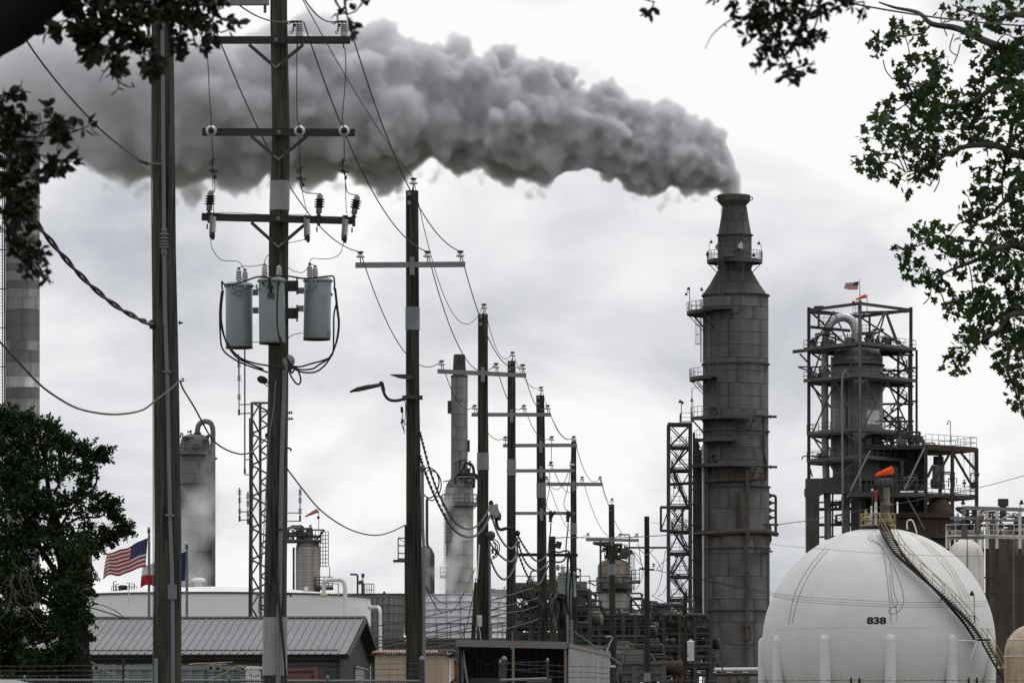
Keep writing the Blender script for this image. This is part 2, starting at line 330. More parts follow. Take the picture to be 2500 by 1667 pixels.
# ------------------------------------------------------------------ utility poles and what is bolted to them
def smooth_pts(pts, k=4):
    """Catmull-Rom through pts"""
    pts = [Vector(p) for p in pts]; o = []
    for i in range(len(pts) - 1):
        a = pts[max(i - 1, 0)]; b = pts[i]; c = pts[i + 1]; d = pts[min(i + 2, len(pts) - 1)]
        for j in range(k):
            t = j / k
            o.append(0.5 * ((2 * b) + (c - a) * t + (2 * a - 5 * b + 4 * c - d) * t * t + (3 * b - a - 3 * c + d) * t ** 3))
    o.append(pts[-1]); return o
def sag_line(p0, p1, sag, n=26):
    return [p0.lerp(p1, i / n) - Vector((0, 0, 4 * sag * (i / n) * (1 - i / n))) for i in range(n + 1)]
def pxpath(cr, pts, Y0, Y1=None):
    Y1 = Y0 if Y1 is None else Y1; m = len(pts) - 1
    return [at(cr, x, y, 1 / ((1 / Y0) * (1 - i / m) + (1 / Y1) * i / m)) for i, (x, y) in enumerate(pts)]

def pole(label, Y, cs, m, seed=0, group='wooden utility poles along the plant road'):
    """cs: (px, py, half width px) from the top down"""
    ppm = F / Y; r0 = random.Random(seed)
    pts = [(W(x, y, Y), hw / ppm) for x, y, hw in cs]
    (p1, q1), (p0, q0) = pts[-1], pts[-2]
    zb = ground_z(Y) - 0.05
    k = (p1.z - zb) / max(0.1, p0.z - p1.z); k = min(k, 6)
    b = p1 + (p1 - p0) * k * 0.25; b.z = zb; pts.append((b, q1 * 1.06))
    t = thing('utility_pole', label, 'utility pole', Vector((b.x, Y, zb + 0.05)), group)
    rings = []; n = 18; prof = [1 + r0.uniform(-.035, .035) for _ in range(n)]
    for i in range(len(pts) - 1):
        (a, ra), (c, rc) = pts[i], pts[i + 1]; m_ = max(2, int((a - c).length / 0.8))
        for j in range(m_ if i < len(pts) - 2 else m_ + 1):
            f = j / m_; p = a.lerp(c, f); r = ra + (rc - ra) * f
            w = mnoise.noise(Vector((p.z * 0.5, seed, 0))) * 0.012
            rings.append([p + Vector((math.cos(2 * math.pi * q / n) * r * prof[q] + w, math.sin(2 * math.pi * q / n) * r * prof[q], 0)) for q in range(n)])
    rings.reverse()
    part('shaft', MB().ringtube(rings), m, t)
    t['top'] = tuple(pts[0][0])
    ax = lambda py: min(pts[:-1], key=lambda q: abs(q[0].z - W(0, py, Y).z))
    def axis_at(py):
        z = W(0, py, Y).z
        for i in range(len(pts) - 1):
            a, ra = pts[i]; c, rc = pts[i + 1]
            if c.z <= z <= a.z:
                f = (a.z - z) / (a.z - c.z); return a.lerp(c, f), ra + (rc - ra) * f
        return pts[0]
    return t, axis_at
def wrap(t, axis_at, py0, py1, Y, m=None):
    a, ra = axis_at(py0); b, rb = axis_at(py1); mb = MB()
    n = 20
    rings = [[p + Vector((math.cos(2 * math.pi * k / n), math.sin(2 * math.pi * k / n), 0)) * r for k in range(n)] for p, r in ((b, rb * 1.04), (b, rb * 1.075), (a, ra * 1.075), (a, ra * 1.04))]
    mb.ringtube(rings[:2], False, False); mb.ringtube(rings[1:3], False, True); mb.ringtube(rings[2:], False, False)
    return part('metal_wrap', mb, m or M_SLEEVE, t)
def arm(t, p0, p1, w, h, m, name='crossarm'):
    return part(name, MB().beam(p0, p1, w, h), m, t)
def bell(t, p, h=0.19, tilt=0):
    """pin insulator: pin, white bell, dark wire groove and ties; p = top of the arm"""
    k = h / 0.19
    ins = part('insulator', MB().lathe(p, [(0.02 * k, 0.055 * k), (0.085 * k, 0.058 * k), (0.097 * k, 0.070 * k), (0.092 * k, 0.088 * k), (0.06 * k, 0.115 * k), (0.045 * k, 0.125 * k), (0.045 * k, 0.15 * k)], 14), M_PORC, t)
    part('pin', MB().tube(p - Vector((0, 0, 0.10 * k)), p + Vector((0, 0, 0.06 * k)), 0.013 * k, n=6).tube(p - Vector((0, 0, 0.115 * k)), p - Vector((0, 0, 0.09 * k)), 0.024 * k, n=6), M_BLACK, ins)
    c = MB().lathe(p, [(0.05 * k, 0.14 * k), (0.052 * k, 0.165 * k), (0.04 * k, 0.172 * k), (0.055 * k, 0.18 * k), (0.05 * k, 0.195 * k), (0.02 * k, 0.2 * k)], 10)
    c.tube(p + Vector((-0.075 * k, 0, 0.172 * k)), p + Vector((0.075 * k, 0, 0.176 * k)), 0.014 * k, n=5)
    part('wire_clamp', c, M_BLACK, ins)
    return p + Vector((0, 0, 0.18 * k))
def plate(t, c, w, h, m=None, d=0.02, name='bracket'):
    mb = MB().box(c, w, d, h)
    for s in (-0.35, 0.35): mb.tube(c + Vector((0, -d / 2, s * h)), c + Vector((0, -d / 2 - 0.02, s * h)), 0.014, n=6)
    return part(name, mb, m or M_GALV, t)
WIRES = []
def wire(name, label, pts, r, m=None, group=None, cat='cable', n=5):
    mb = MB().path(pts, r, n)
    return single(name, mb, m or M_WIRE, label, cat, pts[0], group)
ENDS = {}

# --- P1: the pole with the grey conduit
P1, a1 = pole('thick wooden pole with a grey conduit running down its face', 79, [(396, -70, 25.5), (397, 40, 26.7), (399, 300, 28), (401, 620, 29.5), (407, 1000, 32), (409, 1300, 33.5), (409.5, 1667, 35)], M_WOOD, 1)
Y = 79; YF = 78.80
cp = [(395, -40), (396.5, 60), (397.5, 200), (399, 400), (400.5, 560)]
cp2 = [(400.8, 622), (402, 720), (405.5, 850), (409, 946), (412, 1120), (415, 1255), (419, 1380), (421, 1468), (422, 1640), (422.5, 1720)]
off = lambda pts: [W(x, y, YF) for x, y in pts]
part('conduit', MB().path(off(cp), 0.026, 8).path(off(cp2), 0.027, 8), M_COND, P1)
mb = MB()
for i, yy in enumerate((572, 582, 590, 597, 604)): mb.lathe(W(400.5, yy, YF), [(0.03, -.012), (0.062, -.01), (0.066, 0), (0.05, .012), (0.03, .012)], 12)
mb.lathe(W(400.6, 622, YF), [(0.03, 0), (0.045, 0.02), (0.036, 0.06), (0.034, 0.33), (0.045, 0.35), (0.03, 0.36)], 12)
part('conduit_coupling', mb, M_COND, P1)
for yy, xx in ((907, 408), (1257, 415), (1444, 420.5)):
    part('conduit_strap', MB().box(W(xx, yy, YF - 0.02), 0.12, 0.05, 0.03 if yy != 1444 else 0.2), M_COND, P1)
part('ground_wire', MB().path([W(x, y, Y - 0.05) for x, y in ((371, 20), (370.5, 200), (369, 330), (370, 500), (372, 700), (373, 800), (374, 1200), (374, 1700))], 0.007, 5), M_COND, P1)
part('guard_strip', MB().beam(W(381, 1606, YF + .02), W(381, 1760, YF + .02), 0.055, 0.03), M_GALV, P1)
part('crossarm', MB().beam(W(217, 7, YF - .05), W(657, 4, YF - .05), 0.11, 0.098), M_GALV, P1)
mb = MB()
for x, y0, y1, w in ((223, 14, 37, 6), (441, 14, 82, 7), (470, 13, 34, 6), (647, 13, 32, 7)): part('crossarm_tab', MB().beam(W(x, y0, YF - .05), W(x, y1, YF - .05), w / 177, 0.03), M_STEEL, P1)
part('dead_end_bolt', MB().tube(W(370, 400, Y - .06), W(395, 401, Y - .2), 0.014, n=6).sphere(W(359, 399, Y - .06), 0.035).tube(W(342, 396, Y - .06), W(372, 400, Y - .06), 0.016, n=6), M_GALV, P1)
part('through_bolt', MB().tube(W(*C4(1365, 903), Y), W(*C4(1400, 903), Y), 0.014, n=6).tube(W(*C4(1372, 903), Y), W(*C4(1380, 903), Y), 0.032, n=6), M_BLACK, P1)
part('eye_hook', MB().path(smooth_pts([at(C4, x, y, Y) for x, y in ((1366, 1346), (1395, 1350), (1405, 1340), (1398, 1330), (1388, 1334))], 3), 0.013, 6), M_GALV, P1)
part('cable_clamp', MB().sphere(at(C4, 1160, 908, Y - .1), 0.05).path([at(C4, x, y, Y - .1) for x, y in ((1160, 915), (1155, 940), (1145, 945))], 0.018).path([at(C4, x, y, Y - .1) for x, y in ((1168, 915), (1170, 955))], 0.018), M_BLACK, P1)

# --- P2: the pole with three crossarms, arresters, cut-outs and the transformer bank
P2, a2 = pole('tall wooden pole with three wooden crossarms, carrying three grey transformers', 95, [(679, -90, 20), (680, 40, 20.4), (683, 180, 20.8), (685.5, 320, 21.3), (684, 430, 22.5), (681, 560, 23.3), (679, 700, 23.8), (678.7, 950, 24.3), (675, 1250, 26), (672, 1500, 27.5), (670.5, 1667, 28.5)], M_WOOD, 2)
Y = 95; YA = 94.74
A = [(W(492, 98.5, YA), W(855, 98.5, YA)), (W(494, 322.5, YA), W(867, 324, YA)), (W(492.5, 529.5, YA), W(865, 539, YA))]
for p, q in A:
    mb = MB().beam(p, q, 0.10, 0.117)
    o = part('crossarm', mb, M_ARMW, P2)
    c = p.lerp(q, 0.5)
    part('bolt_plate', MB().box(Vector((a2(0)[0].x, c.y - 0.055, c.z + .005)) if False else p.lerp(q, 0.502) + Vector((0, -0.055, 0)), 0.055, 0.012, 0.055).tube(p.lerp(q, .502) + Vector((0, -.06, 0)), p.lerp(q, .502) + Vector((0, -.085, 0)), .014, n=6), M_GALV, o)
for cr, l, v, r in ((C2, (445, 308), (630, 468), (820, 308)), (C2, (460, 938), (648, 1100), (845, 938)), (C3, (460, 262), (648, 432), (832, 275))):
    part('arm_brace', MB().beam(at(cr, *l, YA - .06), at(cr, *v, YA - .03), 0.055, 0.012, (0, 1, 0)), M_DKSTEEL, P2)
    part('arm_brace', MB().beam(at(cr, *r, YA - .06), at(cr, *v, YA - .03), 0.055, 0.012, (0, 1, 0)), M_DKSTEEL, P2)
    vv = at(cr, *v, YA - .045)
    for s in (-1, 1):
        part('brace_clip', MB().beam(vv, vv + Vector((s * 0.075, -0.004, 0.07)), 0.02, 0.06, (0, 1, 0)).tube(vv + Vector((s * 0.045, -.01, .04)), vv + Vector((s * .045, -.03, .04)), .012, n=6), M_GALV, P2)
wrap(P2, a2, 442, 514, Y)
wrap(P2, a2, 1506, 1648, Y)
def post_insulator(t, p, h, r=0.072):
    k = h; prof = [(r * .85, 0), (r * .9, .32 * k)]
    for i in range(4):
        z = (.36 + i * .14) * k; prof += [(r * .62, z), (r * (1.05 - .06 * i), z + .03 * k), (r * (1.0 - .06 * i), z + .06 * k), (r * .6, z + .09 * k)]
    prof += [(r * .5, .93 * k), (r * .3, k)]
    ins = part('post_insulator', MB().lathe(p, prof, 14), M_PORCG, t)
    top = p + Vector((0, 0, k))
    mb = MB().box(top, 0.09, 0.05, 0.04).tube(top + Vector((-.04, 0, .01)), top + Vector((-.16, -.03, -.01)), 0.02, n=6).torus(top + Vector((-.17, -.03, -.02)), .022, .008, 10, 5, (0, 1, 0))
    mb.tube(top + Vector((-.09, -.06, -.03)), top + Vector((-.1, -.07, -.16)), 0.014, n=6).torus(top + Vector((-.12, -.07, -.18)), .022, .008, 10, 5, (0, 1, 0)).box(top + Vector((-.08, -.05, -.06)), .05, .04, .05)
    part('line_clamp', mb, M_BLACK, ins)
    return top
TOPS2 = [post_insulator(P2, at(C2, x, 253, YA), 0.24) for x in (165, 792, 1100)]
for x in (157, 778, 1097): part('insulator_stud', MB().tube(at(C2, x, 300, YA - .03), at(C2, x, 335, YA - .03), 0.012, n=6), M_BLACK, P2)
for x in (187, 795, 1102):
    c = at(C2, x, 905, YA - .05)
    ins = part('pin_insulator', MB().lathe(c, [(0.03, 0), (.05, .05), (.088, .055), (.094, .068), (.088, .085), (.05, .115), (.046, .13)], 20, (0, -1, 0)), M_PORC, P2)
    part('wire_clamp', MB().lathe(c, [(.046, .12), (.052, .14), (.05, .17), (.03, .185), (0.001, .185)], 12, (0, -1, 0)), M_BLACK, ins)
def drop(pts, r=0.008, m=None): return part('jumper_wire', MB().path(smooth_pts(pts, 4), r, 5), m or M_WIRE, P2)
c2 = lambda L_, y=YA - .17: [at(C2, a, b, y) for a, b in L_]
c3 = lambda L_, y=YA - .17: [at(C3, a, b, y) for a, b in L_]
drop(c2([(155, 320), (165, 480), (175, 690), (184, 800), (185, 880)]))
drop(c2([(776, 250), (774, 500), (774, 690), (778, 820), (790, 880)]))
drop(c2([(1106, 330), (1112, 480), (1100, 670), (1088, 820), (1098, 880)]))
drop(c2([(190, 940), (194, 1000), (197, 1110)])); drop(c2([(792, 940), (790, 1000), (797, 1160)])); drop(c2([(1100, 945), (1101, 1000), (1100, 1110)]))
def hot_clamp(x, y):
    p = at(C2, x, y, YA - .17); mb = MB()
    mb.box(p, .04, .04, .07).torus(p + Vector((-.03, 0, -.03)), .03, .009, 12, 5, (0, 1, 0)).tube(p + Vector((-.07, 0, -.15)), p + Vector((.09, 0, -.17)), .015, n=6)
    mb.box(p + Vector((.0, 0, -.155)), .06, .05, .06).box(p + Vector((.045, 0, -.26)), .04, .03, .06).path([p, p + Vector((0, 0, -.15)), p + Vector((.04, 0, -.24))], .01, 5)
    mb.tube(p + Vector((-.02, 0, .04)), p + Vector((.05, 0, .02)), .01, n=5)
    part('hot_line_clamp', mb, M_BLACK, P2)
hot_clamp(195, 1112); hot_clamp(800, 1165); hot_clamp(1092, 1115)
drop(c2([(197, 1200), (210, 1270), (206, 1320), (190, 1325)])); drop(c2([(805, 1245), (800, 1280), (830, 1325), (935, 1335)])); drop(c2([(1105, 1180), (1112, 1280), (1130, 1330), (1195, 1345)]))
drop(c2([(195, 1200), (197, 1310), (203, 1465)]), 0.006); drop(c2([(800, 1240), (815, 1330), (845, 1470)]), 0.006); drop(c2([(1108, 1210), (1110, 1330), (1117, 1475)]), 0.006)
drop(c2([(155, 1478), (300, 1463), (500, 1475), (650, 1478), (845, 1478)], YA - .1), 0.005)
def arrester(x0, y0, x1, y1, base):
    p0 = at(C3, x0, y0, YA - .05); p1 = at(C3, x1, y1, YA - .05); h = (p1 - p0).length
    ar = part('surge_arrester', MB().lathe(p0, [(.03, 0), (.048, .005), (.05, h * .95), (.03, h * .97), (.01, h * 1.05)], 12, p1 - p0), M_POLY, P2)
    prof = []
    for i in range(4):
        z = h * (.30 + .125 * i); prof += [(.05, z), (.085, z + .012), (.088, z + .02), (.05, z + .03)]
    part('weather_shed', MB().lathe(p0, prof, 16, p1 - p0, cap=False), M_BLACK, ar)
    part('arrester_bracket', MB().box(p0 + Vector((0, 0, -.10)), .05, .06, .2).tube(p0 + Vector((-.03, 0, -.22)), p0 + Vector((-.03, 0, -.3)), .014, n=6).box(p0 + Vector((0, 0, -.04)), .08, .08, .03), M_DKSTEEL, ar)
arrester(170, 183, 182, 45, 0); arrester(925, 203, 935, 68, 0); arrester(1167, 207, 1192, 78, 0)
def cutout(x, y0, y1, dx):
    p0 = at(C3, x, y0, YA - .12); p1 = at(C3, x + dx, y1, YA - .12); h = (p1 - p0).length; d = p1 - p0
    prof = [(.02, 0)]
    for i in range(7):
        z = h * (.14 + .095 * i); prof += [(.026, z), (.048, z + .012), (.048, z + .02), (.026, z + .03)]
    prof += [(.02, h * .85)]
    u = Vector((-.045, -.03, 0))
    cu = part('fuse_cutout', MB().lathe(p0, prof, 12, d), M_PORC, P2)
    part('fuse_tube', MB().tube(p0 + u * .9 + d * .05, p0 + u + d * .88, .022, n=8), M_POLY, cu)
    part('contact', MB().box(p0 + d * .02 + u * .4, .09, .06, .05).box(p0 + d * .93 + u * .3, .09, .06, .08).tube(p0 + d * .9, p0 + d * 1.06 + Vector((.01, 0, 0)), .02, n=6).box(p0 + d * 1.05, .05, .1, .05), M_BLACK, cu)
cutout(205, 205, 362, -8); cutout(848, 222, 380, 4); cutout(1116, 222, 384, -10)
TR = [((378, 1130), (376, 690), 34, Y + .0), ((606, 1100), (602, 655), 33, Y - .42), ((912, 1072), (920, 655), 34.2, Y + .05)]
TXL = ['grey pole transformer with cables draped down its outer side, opposite the bracketed one', 'grey pole transformer marked 50, mounted square on the pole face', 'grey pole transformer held off the pole by two steel brackets']
TX = []
for i, ((bx, by), (tx, ty), rp, yy) in enumerate(TR):
    b = at(C3, bx, by, yy); tp = at(C3, tx, ty, yy); r = rp / (F / Y); d = tp - b; h = d.length
    t = thing('pole_transformer', TXL[i], 'transformer', b, 'transformers on the pole with three crossarms'); TX.append(t)
    part('tank', MB().lathe(b, [(r * .94, 0), (r * .965, .02), (r * .965, h * .97), (r * .9, h)], 32, d), M_XFMR, t)
    part('bottom_rim', MB().lathe(b, [(r * .97, 0), (r * .985, .012), (r * .97, .03)], 32, d), M_DKSTEEL, t)
    part('lid', MB().lathe(b, [(r * 1.0, h * .955), (r * 1.07, h * .96), (r * 1.08, h * .985), (r * 1.0, h * 1.0), (r * .85, h * 1.025), (r * .3, h * 1.04), (.001, h * 1.04)], 32, d), M_XFMR, t)
    bus = {0: ((375, 665, 582), (418, 668, 592)), 1: ((553, 632, 558), (652, 632, 558)), 2: ((864, 638, 552), (901, 636, 568))}[i]
    for x, y0, y1 in bus:
        q = at(C3, x, y0 + 8, yy - .05); hh = at(C3, x, y1, yy).z - q.z; prof = [(.03, 0)]
        for j in range(4):
            z = hh * (.1 + .19 * j); prof += [(.036, z), (.056 - .004 * j, z + .018), (.054 - .004 * j, z + .028), (.034, z + .045)]
        prof += [(.02, hh * .88), (.02, hh)]
        bu = part('bushing', MB().lathe(q, prof, 12), M_PORC, t)
        part('terminal', MB().box(q + Vector((0, 0, hh)), .05, .03, .04).tube(q + Vector((0, 0, hh * .8)), q + Vector((0, 0, hh * 1.1)), .014, n=6), M_BLACK, bu)
    lx = {0: (335, 730), 1: (505, 705), 2: (892, 685)}[i]
    lq = at(C3, *lx, yy - r * .98)
    if i != 1: part('lifting_lug', MB().path([lq + Vector((-.03, 0, .07)), lq + Vector((-.03, -.02, -.02)), lq + Vector((0, -.03, -.05)), lq + Vector((.03, -.02, -.02)), lq + Vector((.03, 0, .07))], .014, 6), M_XFMR, t)
    else: part('lifting_lug', MB().path([at(C3, 500, 690, yy - .1), at(C3, 494, 705, yy - .1), at(C3, 510, 730, yy - .1)], .02, 6), M_XFMR, t)
    mb = MB()
    for q in ({0: ((380, 728), (380, 755), (420, 708)), 1: ((543, 685), (592, 685), (652, 682)), 2: ((843, 692), (843, 720), (1013, 760))}[i]):
        pp = at(C3, *q, yy - r * .9); mb.tube(pp, pp + Vector((0, -.12, 0)), .024, n=8)
    part('low_voltage_terminal', mb, M_BLACK if i == 1 else M_XFMR, t)
mb = MB().box(at(C3, 595, 725, Y - .42 - .25), .05, .05, .1).box(at(C3, 592, 705, Y - .42 - .26), .09, .06, .04); part('terminal_block', mb, M_BLACK, TX[1])
# stencilled number on the middle tank
def text_mesh(s, size, font_extrude=0.002, bold=0.02):
    cu = bpy.data.curves.new('lettering', 'FONT'); cu.body = s; cu.size = size; cu.align_x = 'CENTER'; cu.align_y = 'CENTER'; cu.extrude = font_extrude
    cu.offset = size * bold; cu.resolution_u = 3
    o = bpy.data.objects.new('lettering', cu); COL.objects.link(o)
    dg = bpy.context.evaluated_depsgraph_get(); dg.update(); me = bpy.data.meshes.new_from_object(o.evaluated_get(dg))
    bpy.data.objects.remove(o); bpy.data.curves.remove(cu); return me
me = text_mesh('50', 0.125); o = bpy.data.objects.new('lettering', me); COL.objects.link(o); o.parent = TX[1]
o.location = at(C3, 596, 770, Y - .42 - 34 / (F / Y) - 0.004) - TX[1].location; o.rotation_euler = (rad(90), 0, 0); me.materials.append(M_TEXT)
o.location.y -= 0.0
part('seal_sticker', MB().box(at(C3, 597, 1080, Y - .42 - .224), .06, .008, .035), mat('sticker_teal', (0.10, 0.2, 0.2)), TX[1])
part('maker_label', MB().box(at(C3, 1003, 1030, Y - .08), .02, .03, .12), mat('sticker_blue', (0.12, 0.12, 0.3)), TX[2])
for i, L_ in ((0, ((470, 510, 744), (470, 512, 868))), (2, ((778, 825, 732), (775, 822, 855)))):
    for x0, x1, y in L_: part('hanger_arm', MB().beam(at(C3, x0, y, Y - .1), at(C3, x1, y, Y - .1), .02, .10).tube(at(C3, x0 + 18, y, Y - .1), at(C3, x0 + 18, y, Y - .14), .018, n=6), M_GALV, TX[i])
mb = MB()
for y in (700, 888):
    mb.box(at(C3, 745, y, Y - .05), .19, .12, .17).box(at(C3, 776, y, Y - .08), .02, .2, .27).box(at(C3, 705, y, Y - .08), .03, .3, .24)
part('cluster_mount', mb, M_DKSTEEL, P2)
Yw = Y - .75
drop(c3([(183, 365), (185, 420), (215, 480), (255, 520), (310, 528), (365, 530), (395, 555), (417, 592)], Y - .3), 0.006)
drop(c3([(855, 375), (780, 392), (700, 410), (600, 470), (560, 510), (550, 555)], Y - .35), 0.006)
drop(c3([(1096, 385), (1090, 430), (1060, 490), (980, 515), (885, 510), (866, 530), (860, 552)], Y - .1), 0.006)
drop(c3([(376, 582), (400, 565), (470, 565), (530, 555), (553, 555), (600, 575)], Y - .2), 0.006)
drop(c3([(652, 555), (700, 565), (760, 600), (820, 605), (864, 560), (885, 552), (901, 570)], Y - .2), 0.006)
for pts in ([(262, 728), (258, 668), (275, 688), (340, 688), (420, 665), (500, 638), (570, 640), (585, 670), (592, 740)],
            [(590, 690), (585, 655), (630, 628), (720, 632), (820, 648), (930, 640), (1020, 632), (1032, 660), (1035, 705)],
            [(650, 680), (640, 800), (640, 960), (655, 1060), (690, 1170), (735, 1240), (740, 1260)],
            [(265, 730), (250, 820), (255, 980), (300, 1100), (380, 1190), (480, 1230), (590, 1250), (680, 1262)],
            [(258, 735), (245, 860), (247, 1020), (262, 1130), (330, 1195), (430, 1245), (520, 1275), (575, 1295)],
            [(268, 730), (255, 850), (258, 960), (290, 1090), (360, 1190), (450, 1235), (545, 1272)],
            [(1030, 705), (1048, 800), (1030, 900), (1028, 1040), (1020, 1170), (960, 1210), (870, 1235), (800, 1255), (740, 1250)],
            [(1035, 710), (1050, 850), (1062, 970), (1040, 1110), (1000, 1190), (930, 1240), (880, 1270), (800, 1275), (745, 1255)],
            [(1040, 715), (1055, 850), (1066, 960), (1050, 1080), (1000, 1200), (940, 1270), (880, 1295), (800, 1290), (740, 1260)],
            [(660, 1050), (690, 1150), (720, 1230), (740, 1300), (770, 1260), (800, 1330), (795, 1370), (770, 1370), (730, 1310), (715, 1250)]):
    drop(c3(pts, Yw), 0.015)
drop(c3([(426, 1095), (440, 1088), (520, 1083)], Y - .28), 0.006); drop(c3([(715, 1060), (750, 1035), (815, 1022)], Y), 0.006)
wh = part('weatherhead', MB().lathe(at(C3, 720, 1275, Y - .45), [(.06, 0), (.075, .06), (.10, .12), (.095, .18), (.06, .23), (.001, .25)], 14), M_GALV, P2)
part('service_conduit', MB().path([at(C3, 690, 1275, Y - .24), at(C3, 688, 1400, Y - .24), at(C6, 735, 500, Y - .24), at(C6, 722, 1400, Y - .25), at(C7, 1738, 600, Y - .26), at(C7, 1735, 1145, Y - .26), W(679, 1800, Y - .26)], .037, 8), M_COND, P2)
for pts in ([(690, 690), (720, 1240)],): pass
part('riser_cable', MB().path([at(C6, x, y, Y - .3) for x, y in ((640, 700), (655, 900), (690, 1150), (710, 1400))] + [at(C7, x, y, Y - .31) for x, y in ((1725, 350), (1765, 700), (1800, 1050), (1802, 1200))], .02, 6).path([at(C7, x, y, Y - .3) for x, y in ((1690, 0), (1715, 200), (1750, 480), (1790, 900), (1800, 1140))], .02, 6), M_WIRE, P2)
part('guy_grip', MB().path([at(C3, 630, 1350, Y - .3), at(C3, 620, 1500, Y - .3), at(C6, 640, 400, Y - .32), at(C6, 610, 1000, Y - .35), at(C6, 590, 1300, Y - .4), at(C6, 570, 1560, Y - .42)], .008, 5), M_GALV, P2)
part('riser_strap', MB().box(at(C6, 725, 975, Y - .25), .10, .1, .03), M_BLACK, P2)
for y, L_ in ((163, 38), (205, 45)): part('through_bolt', MB().tube(at(C6, 772, y, Y), at(C6, 772 + L_, y, Y), .013, n=6).tube(at(C6, 800, y, Y), at(C6, 806, y, Y), .03, n=6).tube(at(C6, 785, y, Y), at(C6, 790, y, Y), .035, n=6), M_BLACK, P2)
for y in (418, 1432): part('cable_hook', MB().path([at(C6, x, y + dy, Y) for x, dy in ((768, -8), (790, -8), (800, 0), (797, 12))], .018, 6), M_BLACK, P2)
part('stub_bolt', MB().tube(at(C6, 595, 155, Y), at(C6, 645, 157, Y), .012, n=6), M_BLACK, P2)
part('dead_end_clamp', MB().sphere(at(C6, 638, 322, Y), .05).tube(at(C6, 620, 330, Y), at(C6, 650, 318, Y), .02, n=6), M_BLACK, P2)
pl = thing('splice_case', 'small dark oval splice case hanging off the pole with transformers', 'splice case', at(C3, 520, 1340, Y))
part('case', MB().lathe(at(C3, 500, 1332, Y - .1), [(.001, 0), (.05, .03), (.065, .10), (.04, .17), (.001, .19)], 12, (1, 0, -.35)), M_BLACK, pl)
part('lead', MB().path(smooth_pts(c3([(515, 1320), (545, 1345), (575, 1370), (635, 1415)], Y - .1), 3), .009, 5).path(smooth_pts(c3([(530, 1350), (560, 1380), (630, 1418)], Y - .1), 3), .009, 5), M_WIREG, pl)

# --- later poles of the line: metal crossarms with three bells each
def line_pole(label, Y, cs, m, seed, arms, top_bell=True, wraps=(), g='wooden utility poles along the plant road'):
    t, ax = pole(label, Y, cs, m, seed, g); ppm = F / Y; ends = []
    for (p0, p1, h, bells, kind) in arms:
        a = W(*p0, Y - .28); b = W(*p1, Y - .28)
        part('crossarm', MB().beam(a, b, 0.09, h / ppm), M_GALV if kind == 'metal' else M_ARMW, t)
        cc = a.lerp(b, 0.5); pc, pr = ax((p0[1] + p1[1]) / 2)
        f = (pc.x - a.x) / (b.x - a.x); cc = a.lerp(b, f)
        if kind == 'metal': plate(t, cc + Vector((0, -.06, -.05 * 110 / ppm * .6)), .11, .40, M_GALV)
        row = []
        for x in bells:
            q = a.lerp(b, (x - p0[0]) / (p1[0] - p0[0])) + Vector((0, 0, h / ppm / 2 + .05))
            row.append(bell(t, q))
        ends.append(row)
    for y0, y1 in wraps: wrap(t, ax, y0, y1, Y, M_GALV)
    tp = Vector(t['top'])
    if top_bell:
        q = tp + Vector((0.03, 0, 0.09)); ends.append([bell(t, q)])
        part('top_bracket', MB().box(tp + Vector((-.06, -.16, -.08)), .08, .02, .08).box(tp + Vector((-.06, -.165, -.28)), .08, .02, .08).tube(tp, q, .02, n=6), M_GALV, t)
    del t['top']
    return t, ax, ends
P3, a3, E3 = line_pole('wooden pole carrying a curved street lamp arm, its crossarm holding three white bells', 127, [(1006, 466, 15.6), (1007, 700, 16.2), (1008, 1000, 17), (1010, 1300, 19), (1011.5, 1500, 20.8), (1012, 1667, 21.5)], M_WOODG, 3,
                       [((867.5, 647.5), (1136, 645.5), 13, (880, 1043.5, 1124), 'metal')], True, [(750, 806)])
P4, a4, E4 = line_pole('wooden pole holding the grey metal wireless box low on its side', 157, [(1179, 767, 12.3), (1179, 1000, 12.8), (1179, 1150, 13.8), (1178.5, 1400, 15), (1178.5, 1600, 15.8)], M_WOODG, 4,
                       [((1068, 906), (1285, 916.5), 10.3, (1078, 1211, 1276), 'metal')], True, [(1105, 1147)])
P5, a5, E5 = line_pole('wooden pole gripped by the arm of the boxy grey street light', 177, [(1249, 881, 9.6), (1249, 1000, 9.8), (1248.5, 1200, 10.6), (1247.5, 1450, 11.2), (1247, 1600, 11.5)], M_WOODG, 5,
                       [((1151, 1012), (1345, 1012), 9, (1159, 1279, 1337), 'metal')], True, [(1121, 1161)])
P6, a6, E6 = line_pole('wooden pole with three stacked metal crossarms and fuse cut-outs', 189, [(1319, 965, 9.8), (1320, 1050, 10), (1321.5, 1220, 11), (1324, 1450, 12), (1325, 1600, 12.3)], M_WOODG, 6,
                       [((1228, 1087.5), (1409, 1086.5), 8.5, (1234, 1347, 1401), 'metal'), ((1237, 1149), (1402.5, 1148.5), 8, (1345, 1396), 'metal'), ((1259, 1252.5), (1404, 1252.5), 7.5, (), 'metal')], True, [(1178, 1215)])
P7, a7, E7 = line_pole('slim wooden pole rising behind the ribbed regulator can', 233, [(1401, 1076, 6.3), (1400, 1200, 7.4), (1400.5, 1350, 7.6), (1402, 1500, 7.8), (1402, 1600, 8)], M_WOODG, 7,
                       [((1333, 1181.5), (1471.5, 1182), 8.5, (1334.6, 1421.5, 1465.5), 'metal')], False, [(1276, 1304)])
P8, a8, E8 = line_pole('slim wooden pole with one metal crossarm in front of the brown domed vessel', 267, [(1493, 1231, 6.9), (1493.5, 1350, 7.2), (1495.5, 1480, 7.6), (1497, 1600, 8), (1497, 1660, 8.2)], M_WOODG, 8,
                       [((1430.4, 1317), (1560, 1318.5), 7, (1435.7, 1514, 1555), 'metal')], True, [(1376, 1403)])
del P1['top']; del P2['top']
P6b, a6b, _ = line_pole('short stubby brown pole between two taller poles', 192, [(1348, 1309, 8.2), (1349.5, 1450, 8.6), (1351, 1600, 9)], M_WOOD, 9, [], False)
